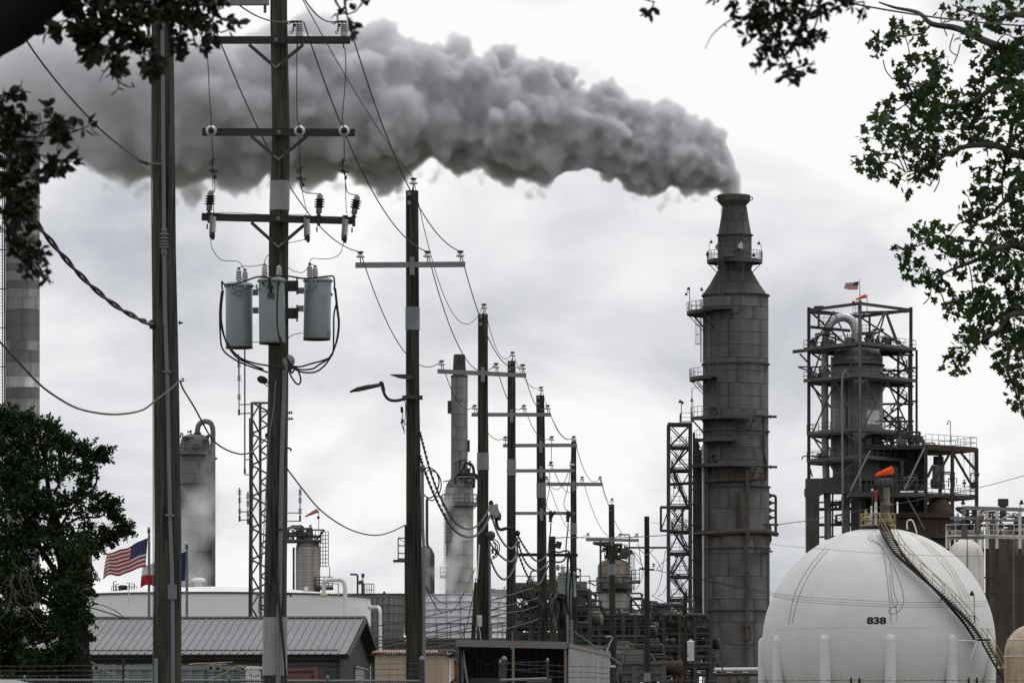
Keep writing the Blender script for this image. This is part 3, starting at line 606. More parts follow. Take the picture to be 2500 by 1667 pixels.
part('cap_block', MB().beam(at(D2, 1062, 1118, 191.7), at(D2, 1098, 1128, 191.7), .3, .22), M_WOOD, P6b)
P9, a9, _ = line_pole('black creosoted pole with a dark wooden crossarm near the domed vessel', 262, [(1579, 1260, 6.2), (1579.5, 1400, 6.5), (1580, 1550, 7), (1580, 1660, 7.2)], M_WOODK, 10,
                      [((1526.5, 1336.3), (1632, 1336.3), 4.6, (), 'wood'), ((1561, 1387.5), (1597, 1390.5), 4.5, (1596,), 'wood')], False, [(1641, 1663)])
P10, a10, _ = line_pole('black creosoted pole holding a small white transformer before the tall stack', 300, [(1673, 1448, 5.0), (1673, 1550, 5.2), (1672.5, 1667, 5.4)], M_WOODK, 11,
                        [((1623, 1486), (1716, 1486), 4.5, (), 'wood')], False)
for P_, Y_, cr, l, v, r in ((P9, 262, D3, (540, 470), (600, 520), (660, 468)), (P10, 300, D3, (845, 972), (905, 1025), (965, 972))):
    part('arm_brace', MB().beam(at(cr, *l, Y_ - .34), at(cr, *v, Y_ - .34), .03, .07, (0, 1, 0)).beam(at(cr, *r, Y_ - .34), at(cr, *v, Y_ - .34), .03, .07, (0, 1, 0)), M_GALV, P_)
# cut-outs and jumpers on the three-arm pole
for x in (1032, 1142):
    p0 = at(D2, x, 905, 188.6); p1 = at(D2, x - 3, 978, 188.6)
    part('fuse_cutout', MB().lathe(p0, [(.04, 0), (.07, .05), (.05, .12), (.075, .2), (.05, .3), (.07, .36), (.04, .37)], 10, p1 - p0).beam(p0 + Vector((.14, 0, 0)), p1 + Vector((.02, 0, .1)), .05), M_BLACK, P6)
    part('jumper_wire', MB().path(smooth_pts([at(D2, x, 980, 188.6), at(D2, x - 2, 1030, 188.6), at(D2, x - 12, 1110, 188.6), at(D2, x - 14, 1180, 188.6)], 3), .022, 5), M_WIRE, P6)
for L_ in ([(1035, 500), (1035, 560), (1034, 615)], [(1025, 660), (1020, 780), (1005, 850), (1010, 890), (1030, 905)], [(1155, 660), (1135, 780), (1115, 850), (1125, 895), (1140, 905)]):
    part('jumper_wire', MB().path(smooth_pts([at(D2, x, y, 188.6) for x, y in L_], 3), .011, 5), M_WIRE, P6)
part('secondary_arm', MB().beam(at(D2, 800, 1184, 188.8), at(D2, 1204, 1188, 188.8), .09, .10), M_WOODK, P6)

# --- spans of line wire
GW = 'bare line wires strung from pole to pole'
SPAN = {(2, 3): 'bare line wire leaving the transformer pole', (3, 4): 'bare line wire leaving the street lamp pole', (4, 5): 'bare line wire before the boxy street light',
        (5, 6): 'bare line wire running to the three-arm pole', (6, 7): 'bare line wire leaving the three-arm pole', (7, 8): 'bare line wire before the domed vessel'}
PH = (', at the arm end away from the stack', ', on the bell beside the pole', ', at the arm end towards the stack', ', tied to the pole-top insulator')
def span(i, j, a, b, sag, r=0.012, k=3): wire('line_wire', SPAN[(i, j)] + PH[k], sag_line(a, b, sag), r, None, GW, 'power line')
for k in range(3):
    wire('line_wire', 'bare line wire coming onto the transformer pole' + PH[k], sag_line(TOPS2[k] + Vector((-.1, 0, .02)), W([330, 497, 705][k] + (-40 if k == 0 else 0), -75 + 20 * (k == 0), 79), 0.25), 0.012, None, GW, 'power line')
    span(2, 3, TOPS2[k] + Vector((.07, 0, .0)), E3[0][k], [0.85, .8, .8][k], .012, k)
    span(3, 4, E3[0][k], E4[0][k], [1.0, 1.1, 0.9][k], .012, k)
    span(4, 5, E4[0][k], E5[0][k], 0.55, .012, k)
    span(5, 6, E5[0][k], E6[0][k], 0.45, .012, k)
wire('line_wire', 'thin wire slanting down onto the insulator topping the street lamp pole', sag_line(W(735, -8, 92), E3[1][0], .15), 0.009, None, None, 'power line')
span(3, 4, E3[1][0], E4[1][0], 1.6, .009); span(4, 5, E4[1][0], E5[1][0], .7, .009); span(5, 6, E5[1][0], E6[3][0], .4, .009)
span(6, 7, E6[1][0], E7[0][1], .8, .012, 1); span(6, 7, E6[0][2], E7[0][2], .7, .012, 2); span(6, 7, E6[1][1], E7[0][0], .7, .012, 0)
span(7, 8, E7[0][2], E8[1][0], .5, .01)
for k in range(3): span(7, 8, E7[0][k], E8[0][k], 1.0, .012, k)
span(6, 7, E6[3][0], Vector(at(D2, 1178, 440, 233)), .6, .009)
# ------------------------------------------------------------------ shared builders for plant steelwork
def onface(cr, x, y, A, B):
    """pixel -> point on the vertical plane through A and B"""
    px, py = cr(x, y); k = (px - 1250) / F; d = B - A
    t = (k * A.y - A.x) / (d.x - k * d.y); Yp = A.y + t * d.y
    return W(px, py, Yp)
def rail_line(mb, pts, h=1.1, sp=1.6, r=0.032, mid=2):
    """posts and rails along a polyline of deck-edge points"""
    for i in range(len(pts) - 1):
        a, b = Vector(pts[i]), Vector(pts[i + 1]); L_ = (b - a).length; n = max(1, round(L_ / sp))
        for k in range(n + (i == len(pts) - 2)): 
            p = a.lerp(b, k / n); mb.tube(p, p + Vector((0, 0, h)), r, n=4)
        for q in range(mid): mb.tube(a + Vector((0, 0, h * (q + 1) / mid)), b + Vector((0, 0, h * (q + 1) / mid)), r, n=4)
        mb.beam(a + Vector((0, 0, .08)), b + Vector((0, 0, .08)), .02, .14)
    return mb
def arc_pts(c, R, z, a0, a1, n): return [Vector((c.x + R * math.cos(a0 + (a1 - a0) * k / n), c.y + R * math.sin(a0 + (a1 - a0) * k / n), z)) for k in range(n + 1)]
def arc_deck(t, c, R0, R1, z, a0, a1, n=14, h=1.1, m=None, mr=None, brackets=True, rails=True):
    """curved walkway round a vessel with its railing"""
    m = m or M_DKSTEEL; a0, a1 = rad(a0), rad(a1)
    d = part('walkway', MB().arcplate(Vector((c.x, c.y, z)), R0, -.12, 0.0, a0, a1, R1 - R0, n).arcplate(Vector((c.x, c.y, z)), R1 - .05, -.3, 0.1, a0, a1, .07, n), m, t)
    if rails:
        mb = MB(); pts = arc_pts(c, R1, z, a0, a1, n); rail_line(mb, pts, h, 1.4)
        part('railing', mb, mr or M_STEEL, d)
    if brackets:
        k = max(2, int((a1 - a0) * R1 / 2.5))
        for i in range(k + 1):
            a = a0 + (a1 - a0) * i / k; u = Vector((math.cos(a), math.sin(a), 0)); q = Vector((c.x, c.y, z - .2))
            part('bracket', MB().beam(q + u * R1 * .98, q + u * R0 - Vector((0, 0, (R1 - R0) * 1.0)), .1), m, d)
    return d
def ladder(t, p0, p1, w=0.5, cage=True, m=None, out=Vector((0, -1, 0)), r=0.03):
    mb = MB(); p0 = Vector(p0); p1 = Vector(p1); u = (p1 - p0).normalized(); s = u.cross(out).normalized() * w / 2
    for q in (-1, 1): mb.beam(p0 + s * q, p1 + s * q, r * 2, r * 2)
    L_ = (p1 - p0).length
    for k in range(1, int(L_ / .35)): mb.tube(p0 + u * .35 * k - s, p0 + u * .35 * k + s, r * .7, n=4)
    o = part('ladder', mb, m or M_STEEL, t)
    if cage:
        cg = MB(); side = s.normalized(); o_ = out.normalized()
        ring = [side * .38 * math.cos(a) + o_ * (.38 + .38 * math.sin(a)) for a in [math.pi * (-.25 + 1.5 * k / 8) for k in range(9)]]
        for k in range(2, int(L_ / 1.2)): cg.path([p0 + u * 1.2 * k + q for q in ring], r * .8, 4)
        for q in ring[::2]: cg.tube(p0 + u * 2.2 + q, p0 + u * (L_ - .2) + q, r * .7, n=4)
        part('cage', cg, m or M_STEEL, o)
    return o
def flood_lamp(t, p, h, arm=0.0, m=None):
    """post with a small floodlight"""
    mb = MB().path([p, p + Vector((0, 0, h)), p + Vector((arm, 0, h + .15))], .035, 5)
    o = part('lamp_post', mb, m or M_STEEL, t)
    q = p + Vector((arm, 0, h + .05)); part('lamp_head', MB().lathe(q, [(.06, .28), (.16, .2), (.22, .02), (.2, 0), (.001, .02)], 10, (0, -.3, 1)).box(q + Vector((0, 0, .3)), .2, .2, .12), M_BLACK, o)
def stair(t, p0, p1, w=0.9, m=None, rail=True, wdir=Vector((0, 1, 0))):
    p0 = Vector(p0); p1 = Vector(p1); mb = MB(); wv = wdir.normalized() * w / 2; n = max(3, int(abs(p1.z - p0.z) / .24))
    for s in (-1, 1): mb.beam(p0 + wv * s, p1 + wv * s, .06, .26)
    o = part('stair_flight', mb, m or M_DKSTEEL, t)
    tr = MB(); d = (p1 - p0); d.z = 0; d = d.normalized() * .13 if d.length > 0 else Vector((.1, 0, 0))
    for k in range(n):
        q = p0.lerp(p1, (k + .5) / n); tr.add([q - d - wv, q + d - wv, q + d + wv, q - d + wv], [(0, 1, 2, 3)]); tr.beam(q - d - wv, q - d + wv, .03, .06)
    part('treads', tr, m or M_DKSTEEL, o, kind='stuff')
    if rail:
        r_ = MB()
        for s in (-1, 1):
            for h in (.55, 1.05): r_.tube(p0 + wv * s + Vector((0, 0, h)), p1 + wv * s + Vector((0, 0, h)), .03, n=4)
            for k in range(4): q = p0.lerp(p1, k / 3) + wv * s; r_.tube(q, q + Vector((0, 0, 1.05)), .03, n=4)
        part('handrail', r_, m or M_STEEL, o)
    return o
def pipe(t, pts, r, m, n=10, flanges=(), name='pipe', k=0):
    pts = [Vector(p) for p in pts]
    o = part(name, MB().path(smooth_pts(pts, k) if k else pts, r, n), m, t)
    for f in flanges:
        a = pts[f]; b = pts[f + 1] if f + 1 < len(pts) else pts[f - 1]; d = (b - a).normalized()
        part('flange', MB().lathe(a, [(r * 1.45, 0), (r * 1.5, .02), (r * 1.5, .16), (r * 1.45, .18)], n, d), m, o)
    return o
def round_corner(pts, rc, k=5):
    pts = [Vector(p) for p in pts]; o = [pts[0]]
    for i in range(1, len(pts) - 1):
        a, b, c = pts[i - 1], pts[i], pts[i + 1]; u = (a - b); v = (c - b); q = min(rc, u.length * .49, v.length * .49)
        u = u.normalized() * q; v = v.normalized() * q
        for j in range(k + 1):
            f = j / k; o.append((b + u) * (1 - f) ** 2 + b * 2 * f * (1 - f) + (b + v) * f * f)
    o.append(pts[-1]); return o

def plated_rows(t, c, rows, nplate, th, m, seam=None, name='shell_plate', gap=0.035, seed=1, nseg=5, mats=None, stagger=True):
    """rows: (z0, z1, R0, R1); staggered curved plates with open joints over a darker core; rows of the same size share a mesh"""
    r0 = random.Random(seed); cache = {}
    prof = []
    for z0, z1, R0, R1 in rows: prof += [(R0, z0), (R1, z1)]
    core = part('core', MB().lathe(c, [(r - .01, z) for r, z in prof], 40), seam or M_SEAM, t)
    base = base_of(t); k = 0
    for ri, (z0, z1, R0, R1) in enumerate(rows):
        key = (round(z1 - z0, 3), round(R0, 3), round(R1, 3))
        if key not in cache:
            da = 2 * math.pi / nplate; ga = gap / R0 / 2
            cache[key] = MB().arcplate(Vector((0, 0, 0)), R0 - .03, gap / 2, z1 - z0 - gap / 2, ga, da - ga, th + .03, nseg, R1 - .03).mesh(name)
        off_ = r0.choice((0, .5, .25, .75)) * 2 * math.pi / nplate if stagger else 0.05
        for i in range(nplate):
            o = shared(name, cache[key], core, Vector((c.x, c.y, c.z + z0)) - base, off_ + 2 * math.pi * i / nplate)
            if not cache[key].materials: cache[key].materials.append(m)
            if mats:
                mm = mats(ri, i)
                if mm: o.material_slots[0].link = 'OBJECT'; o.material_slots[0].material = mm
    return core

# ------------------------------------------------------------------ the tall smoking stack
YS = 737.0
zS = lambda cr, y: at(cr, 0, y, YS).z
SC = W(1796, HOR, YS); SC.z = 0
ppmS = F / YS
STK = thing('smoke_stack', 'tall dark plated stack with a flared mouth, pouring smoke', 'stack', Vector((SC.x, SC.y, 0)))
Rm = 79.5 / ppmS
rows = []; ys_ = [1667 - 0]
zt = zS(D4, 775); zb = zS(D5, 680); n_up = 15; hh = (zt - zb) / n_up
lo_n = 14; hl = (zb - 0.0) / lo_n
for i in range(lo_n): rows.append((i * hl, (i + 1) * hl, Rm * 1.03, Rm * 1.03))
for i in range(n_up): rows.append((zb + i * hh, zb + (i + 1) * hh, Rm * 1.0, Rm * 1.0))
plated_rows(STK, SC, rows, 6, .04, M_STACK, seed=4, gap=.06)
r_ = lambda px: px / 2.851 / ppmS
za, zb2, zc_, zd = zS(D4, 775), zS(D4, 600), zS(D4, 355), zS(D4, 155)
cone = [(za, zS(D4, 690), Rm, r_(168)), (zS(D4, 690), zb2, r_(168), r_(117)), (zb2, zS(D4, 480), r_(116), r_(116)), (zS(D4, 480), zS(D4, 400), r_(116), r_(116)), (zS(D4, 400), zc_, r_(116), r_(116)), (zc_, zS(D4, 255), r_(115), r_(97)), (zS(D4, 255), zd, r_(97), r_(82))]
plated_rows(STK, Vector((SC.x - .12, SC.y, 0)), cone, 6, .04, M_STACKD, seed=9, gap=.05, name='cone_plate')
SU = Vector((SC.x - .25, SC.y, 0))
mouth = [(r_(82), zd), (r_(90), zS(D4, 145)), (r_(115), zS(D4, 118)), (r_(117), zS(D4, 85)), (r_(112), zS(D4, 76)), (r_(98), zS(D4, 77)), (r_(95), zS(D4, 130)), (r_(75), zS(D4, 160)), (r_(75), zS(D4, 240))]
part('mouth', MB().lathe(SU, mouth, 48, cap=False, seg=True), M_STACKD, STK)
for q in (-1, 1): part('lifting_lug', MB().torus(SU + Vector((q * r_(120), 0, zS(D4, 100))), .22, .06, 12, 6, (0, 1, 0)), M_DKSTEEL, STK)
for cr, y, R_ in ((D4, 775, Rm), (D4, 1253, Rm), (D5, 295, Rm), (D5, 680, Rm * 1.03), (D5, 1108, Rm * 1.03), (D3, 975, Rm * 1.03), (D4, 355, r_(116))):
    z = zS(cr, y); part('stiffener_ring', MB().lathe(SC if R_ > 3 else Vector((SC.x - .12, SC.y, 0)), [(R_, z - .12), (R_ + .22, z - .1), (R_ + .22, z + .06), (R_, z + .1)], 48, seg=True, cap=False), M_STACKD, STK)
# top ring walkway
arc_deck(STK, Vector((SC.x - .12, SC.y, 0)), r_(116), r_(192), zS(D4, 535), 0, 360, 36, 1.25)
p = Vector((SC.x, SC.y - r_(192), 0))
part('access_box', MB().box(Vector((at(D4, 505, 0, YS).x, SC.y - r_(170), zS(D4, 512))), 1.5, 1.0, .35), M_STEEL, STK)
part('equipment_panel', MB().box(Vector((at(D4, 492, 0, YS).x, SC.y - r_(150), zS(D4, 485))), 1.6, .1, 1.0), M_STEEL, STK)
for x, y in ((375, 470), (737, 480)): flood_lamp(STK, at(D4, x, y + 20, YS), 1.45, .25 if x < 500 else -.3)
for x, y in ((362, 488), (683, 495), (580, 455)): part('beacon', MB().box(at(D4, x, y, YS - r_(185)), .35, .3, .35), M_BLACK, STK)
for x, y, w in ((597, 430, .42), (432, 438, .3)):
    q = at(D4, x, y, YS - (r_(116) + .12 if x == 597 else .7)); part('warning_plate', MB().lathe(q, [(w, 0), (w, .06)], 18, (0, -1, 0)).box(q + Vector((0, -.03, w * 1.05)), .2, .06, .3), M_PORC if x == 597 else M_POLY, STK)
# ladder tower up the cone
lt = part('ladder_frame', MB(), M_STEEL, STK) if False else None
mb = MB()
for x in (488, 530):
    mb.tube(at(D4, x, 762, YS - Rm * .78), at(D4, x, 545, YS - r_(125)), .06, n=5)
for k in range(6):
    f0, f1 = k / 6, (k + 1) / 6; A0 = [at(D4, 488, 762, YS - Rm * .78).lerp(at(D4, 488, 545, YS - r_(125)), f) for f in (f0, f1)]; B0 = [at(D4, 530, 762, YS - Rm * .78).lerp(at(D4, 530, 545, YS - r_(125)), f) for f in (f0, f1)]
    mb.tube(A0[0], B0[1] if k % 2 else B0[0], .04, n=4); mb.tube(B0[0], A0[1], .04, n=4)
part('ladder_frame', mb, M_STEEL, STK)
ladder(STK, at(D4, 456, 800, YS - Rm - .3), at(D4, 456, 470, YS - r_(150)), .55)
part('conduit', MB().path([at(D4, x, y, YS - R_) for x, y, R_ in ((614, 210, 2.1), (614, 350, 2.3), (616, 545, 2.4), (600, 740, 4.1), (592, 880, Rm + .1), (585, 890, Rm + .1), (440, 920, Rm + .1), (432, 1250, Rm + .1), (434, 1560, Rm + .15))], .06, 6), M_STEEL, STK)
part('davit', MB().path([at(D4, 575, 205, YS - 2.1), at(D4, 628, 203, YS - 2.3), at(D4, 605, 220, YS - 2.2), at(D4, 588, 250, YS - 2.15)], .09, 6).path([at(D4, 585, 150, YS - 2.0), at(D4, 608, 195, YS - 2.2)], .05, 5), M_DKSTEEL, STK)
# side walkways
arc_deck(STK, SC, Rm, Rm + 2.1, zS(D4, 893), 120, 225, 10, 1.25)
arc_deck(STK, SC, Rm, Rm + 1.1, zS(D4, 873), 218, 262, 6, 1.2)
for k, y in enumerate((805, 825, 845)):
    part('screen_panel', MB().arcplate(Vector((SC.x, SC.y, zS(D4, y))), Rm + 1.1, -.32, .02, rad(218), rad(261), .05, 6), M_STEEL, STK)
ladder(STK, at(D4, 318, 1240, YS - .4), at(D4, 318, 800, YS - .4), .5, True, M_DKSTEEL, Vector((-1, -.25, 0)))
arc_deck(STK, SC, Rm, Rm + 1.75, zS(D4, 1352), 150, 235, 8, 1.2)
part('conduit', MB().path([at(D4, 373, 920, YS - 3.0), at(D4, 373, 1392, YS - 3.0), at(D4, 255, 1420, YS - 2), at(D4, 250, 1700, YS - 2)], .06, 6), M_GALV, STK)
for x, y, h in ((238, 905, 3.1), (180, 1640, 2.2), (262, 1620, 2.0), (330, 790, .9)): flood_lamp(STK, at(D4, x, y, YS - .5), h, -.15)
part('antenna_mast', MB().tube(at(D4, 239, 905, YS - .4), at(D4, 239, 718, YS - .4), .05, n=5).path([at(D4, 215, 770, YS - .4), at(D4, 222, 742, YS - .4), at(D4, 240, 760, YS - .4)], .05, 5).sphere(at(D4, 215, 765, YS - .4), .18), M_STEEL, STK)
arc_deck(STK, SC, Rm, Rm + 1.6, zS(D5, 205), 165, 292, 14, 1.4)
arc_deck(STK, SC, Rm, Rm + 1.3, zS(D5, 360), 195, 268, 9, 1.3)
arc_deck(STK, SC, Rm, Rm + 1.6, zS(D5, 535), 175, 296, 14, 1.3)
for x0, x1, y in ((650, 845, 190), (660, 848, 540)):
    pipe(STK, [at(D5, x0, y - 14, YS - Rm - .35), at(D5, x0 + 100, y - 4, YS - Rm * .62 - .5), at(D5, x1 - 50, y, YS - .3), at(D5, x1, y + 1, YS - .3)], .16, M_DKSTEEL, 8, (1, 2), 'nozzle_line')
pipe(STK, round_corner([at(D5, 757, 195, YS - Rm * .5 - .4), at(D5, 757, 460, YS - Rm * .5 - .4), at(D5, 772, 500, YS - Rm * .4 - .4), at(D5, 772, 610, YS - Rm * .4 - .4)], .4), .14, M_STACK, 8, (0,), 'drain_line')
pipe(STK, round_corner([at(D5, 772, 622, YS - Rm * .35 - .5), at(D5, 640, 626, YS - Rm - .35), at(D5, 400, 636, YS - Rm * .85 - .5), at(D5, 290, 650, YS - 1), at(D5, 100, 662, YS - 3)], .5), .20, M_RUST, 8, (), 'header_pipe')
pipe(STK, [at(D5, 636, 560, YS - Rm - .4), at(D5, 640, 680, YS - Rm - .4), at(D5, 643, 1040, YS - Rm - .4), at(D5, 634, 1100, YS - Rm - .4), at(D5, 636, 1568, YS - Rm - .4), at(D3, 1428, 1568, YS - Rm - .4)], .23, M_STACK, 10, (1, 2, 3), 'downcomer')
pipe(STK, [at(D5, 575, 715, YS - Rm - .3), at(D5, 579, 800, YS - Rm - .3), at(D5, 582, 985, YS - Rm - .3)], .16, M_RUST, 8, (1,), 'drain_line')
pipe(STK, round_corner([at(D5, 290, 1002, YS - 2), at(D5, 450, 998, YS - Rm * .9 - .4), at(D5, 600, 990, YS - Rm - .5), at(D5, 760, 992, YS - Rm * .6 - .6), at(D5, 845, 1008, YS - .3)], .6), .32, M_RUST, 10, (2, 3), 'header_pipe')
pipe(STK, round_corner([at(D5, 735, 940, YS - Rm * .55 - .4), at(D5, 852, 942, YS - .6)], .3), .16, M_RUST, 8, (0,), 'nozzle_line')
# looped manifold on the side
mx_ = at(D5, 838, 0, YS - .3).x
pipe(STK, round_corner([at(D5, 795, 738, YS - .3), at(D5, 838, 738, YS - .3), at(D5, 838, 1000, YS - .3)], .5), .17, M_STACKD, 8, (), 'manifold')
for y in (790, 843, 892): pipe(STK, [at(D5, 792, y, YS - .3), at(D5, 838, y, YS - .3)], .13, M_STACKD, 8, (), 'manifold_branch')
for y in (740, 790, 843, 892): part('nozzle', MB().lathe(at(D5, 788, y, YS - .3), [(.36, 0), (.36, .15), (.13, .5)], 10, (1, 0, 0)), M_STACKD, STK)
pipe(STK, round_corner([at(D5, 800, 945, YS - .5), at(D5, 804, 1050, YS - .5), at(D5, 795, 1070, YS - .5)], .2), .12, M_STACK, 8, (), 'drain_line')
pipe(STK, [at(D5, 778, 1010, YS - 1.4), at(D5, 775, 1120, YS - 1.4), at(D5, 775, 1700, YS - 1.4), at(D3, 1588, 1660, YS - 1.4)], .38, M_STACK, 12, (1,), 'downcomer')
part('support', MB().beam(at(D5, 735, 1165, YS - Rm * .8 - .2), at(D5, 760, 1125, YS - Rm * .8 - .4), .15).beam(at(D5, 740, 1132, YS - Rm * .8 - .4), at(D5, 812, 1128, YS - .8), .2), M_DKSTEEL, STK)
for y in (665, 1105 * 1): pass
part('pipe_clamp', MB().box(at(D3, 1417, 664, YS - Rm - .45), .9, .5, .16), M_DKSTEEL, STK)
part('pipe_shoe', MB().box(at(D3, 1421, 1105, YS - Rm - .45), 1.0, .5, .2).box(at(D3, 1421, 1212, YS - Rm - .45), 1.0, .5, .2).beam(at(D3, 1393, 1110, YS - Rm - .5), at(D3, 1393, 1210, YS - Rm - .5), .16).beam(at(D3, 1450, 1110, YS - Rm - .5), at(D3, 1450, 1210, YS - Rm - .5), .16), M_RUST, STK)
part('manway', MB().torus(at(D5, 405, 480, YS - Rm * .75 - .15), .5, .12, 18, 6, (-.5, -1, 0)).torus(at(D5, 403, 155, YS - Rm * .75 - .15), .5, .14, 18, 6, (-.5, -1, 0)), M_DKSTEEL, STK)
# white riser and ladder up the left side
pipe(STK, [at(D5, 329, 390, YS - 2.6), at(D5, 333, 1568, YS - 2.6), at(D3, 1070, 1667, YS - 2.6)], .12, M_WHITE, 8, (), 'white_riser')
ladder(STK, at(D3, 1090, 1620, YS - 2.9), at(D5, 351, 390, YS - 2.9), .32, False, M_GALV)

# ------------------------------------------------------------------ steel stair tower beside the stack
STT = thing('stair_tower', 'rusty dark steel stair tower with braced bays clinging to the stack', 'steel tower', W(1660, HOR, YS - 2) - Vector((0, 0, ZC)))
YA_, YB_ = YS - 4.0, YS + 0.5
LV = [(D5, 240), (D5, 400), (D5, 560), (D5, 815), (D5, 985), (D5, 1138), (D5, 1300), (D5, 1462), (D3, 1060), (D3, 1250), (D3, 1430)]
zl = [at(cr, 0, y, YA_).z for cr, y in LV] + [0.0]
xl, xr = at(D5, 95, 0, YA_).x, at(D5, 247, 0, YA_).x
for X in (xl, xr):
    for Yq in (YA_, YB_):
        part('column', MB().ibeam((X, Yq, 0), (X, Yq, zl[0] + .15), .36, .36), M_RUST if X == xr and Yq == YA_ else M_DKSTEEL, STT)
for i, z in enumerate(zl[:-1]):
    for (a, b) in (((xl, YA_), (xr, YA_)), ((xl, YB_), (xr, YB_)), ((xl, YA_), (xl, YB_)), ((xr, YA_), (xr, YB_))):
        part('floor_beam', MB().ibeam((*a, z - .01 * i), (*b, z - .01 * i), .2, .30), M_DKSTEEL, STT)
for i in range(len(zl) - 1):
    z0, z1 = zl[i + 1], zl[i]; zm = (z0 + z1) / 2; xm = (xl + xr) / 2
    if i in (0, 1, 2): segs = (((xl, z1), (xr, z0)), ((xl, z0), (xr, z1)))
    elif i in (4, 5): segs = (((xm, z1), (xl, z0)), ((xm, z1), (xr, z0)))
    else: segs = (((xl, z1), (xr, z0)),) if i % 2 else (((xl, z0), (xr, z1)), ((xl, z1), (xr, z0)))
    for a, b in segs:
        for Yq in (YA_ - .06, YB_): part('brace', MB().beam((a[0], Yq, a[1]), (b[0], Yq, b[1]), .17, .14), M_DKSTEEL, STT)
    if i >= 1:
        part('deck', MB().box(((xl + xr) / 2, (YA_ + YB_) / 2 + 1.4, z1 + .2), xr - xl - .2, (YB_ - YA_) * .35, .08), M_DKSTEEL, STT)
        stair(STT, (xl + .4, (YA_ + YB_) / 2 - (.5 if i % 2 else -.5), z0 + .2) if i % 2 else (xr - .4, (YA_ + YB_) / 2 + .5, z0 + .2), (xr - .5, (YA_ + YB_) / 2 - .5, z1 + .2) if i % 2 else (xl + .5, (YA_ + YB_) / 2 + .5, z1 + .2), .8)
        mb = MB(); rail_line(mb, [(xl + .3, YA_ + .2, z1 + .2), (xr - .3, YA_ + .2, z1 + .2)], 1.1, 1.0); part('railing', mb, M_STEEL, STT)
mb = MB(); rail_line(mb, [(xl + 1.5, YB_, zl[0] + .2), (xl + 1.5, YA_, zl[0] + .2), (xr + .2, YA_, zl[0] + .2)], 1.2, 1.0); part('railing', mb, M_STEEL, STT)
flood_lamp(STT, Vector((xl + 1.6, YA_, zl[0] + .2)), 2.3, .1)
for cr, x, y in ((D5, 128, 690), (D5, 140, 425), (D5, 130, 850), (D5, 197, 1090), (D5, 138, 1170)): flood_lamp(STT, at(cr, x, y + 55, YA_), 1.0, .1)
# cantilevered cage on the outside
c0 = [at(D5, x, y, YA_ - .1) for x, y in ((40, 818), (190, 818), (190, 985), (40, 980))]
for i in range(4):
    part('cantilever_frame', MB().beam(c0[i], c0[(i + 1) % 4], .24), M_DKSTEEL, STT)
    part('cantilever_frame', MB().beam(c0[i] + Vector((0, 2.2, 0)), c0[(i + 1) % 4] + Vector((0, 2.2, 0)), .24), M_DKSTEEL, STT)
    part('cantilever_frame', MB().beam(c0[i], c0[i] + Vector((0, 2.2, 0)), .2), M_DKSTEEL, STT)
part('brace', MB().beam(at(D5, 42, 975, YA_ - .1), at(D5, 92, 835, YA_ - .1), .15), M_DKSTEEL, STT)
mb = MB(); rail_line(mb, [at(D5, 110, 958, YA_), at(D5, 240, 962, YA_)], 1.0, .5, .03, 3); part('railing', mb, M_STEEL, STT)
# dark risers between the tower and the stack
for i, (x, r__, m_) in enumerate(((268, .16, M_DKSTEEL), (285, .30, M_DKSTEEL), (300, .14, M_STEEL), (312, .22, M_DKSTEEL))):
    pipe(STT, [at(D5, x, 300 + 40 * i, YS - 1.5), at(D5, x + 2, 1568, YS - 1.5), at(D3, 960 + (x - 268) * 1.2, 1660, YS - 1.5)], r__, m_, 8, (1,), 'riser_pipe')
for i, y in enumerate((610, 700, 800, 945, 1060, 1190, 1310, 1440)):
    part('pipe_support', MB().beam(at(D5, 250, y, YS - 1.8), at(D5, 335, y - 8, YS - 1.8), .18), M_DKSTEEL, STT)
    part('strut', MB().beam(at(D5, 262, y + 60, YS - 1.4), at(D5, 325, y + (8 if i % 2 else 120), YS - 1.4), .15), M_DKSTEEL, STT)
# ------------------------------------------------------------------ reactor structure behind the white sphere
CF = W(*D6(427, 0), 790); CL = W(*D6(130, 0), 801); CR = W(*D6(722, 0), 801); CB = CL + CR - CF
for q in (CF, CL, CR, CB): q.z = 0
RT = thing('reactor_structure', 'tall open steel reactor structure with a grey vessel inside, a flag on top', 'refinery structure', Vector((CF.x, 801, 0)))
zF = lambda y: at(D6, 427, y, 790).z
LVL = {'top': zF(192), 'a': zF(432), 'b': zF(617), 'c': zF(927), 'd': zF(1088), 'e': zF(1200)}
up_ = lambda p, z: Vector((p.x, p.y, z))
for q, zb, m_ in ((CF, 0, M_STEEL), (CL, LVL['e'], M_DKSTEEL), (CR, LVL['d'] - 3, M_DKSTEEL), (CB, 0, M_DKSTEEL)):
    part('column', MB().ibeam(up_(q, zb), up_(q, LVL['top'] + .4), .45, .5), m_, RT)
FACES = ((CL, CF), (CF, CR), (CR, CB), (CB, CL))
for nm in ('top', 'a', 'b', 'c', 'd'):
    for i, (a, b) in enumerate(FACES):
        if nm == 'd' and i in (1,): continue
        part('floor_beam', MB().ibeam(up_(a, LVL[nm] - .003 * i), up_(b, LVL[nm] - .003 * i), .3, .55 if nm != 'top' else .4), M_STEEL if i < 2 else M_DKSTEEL, RT)
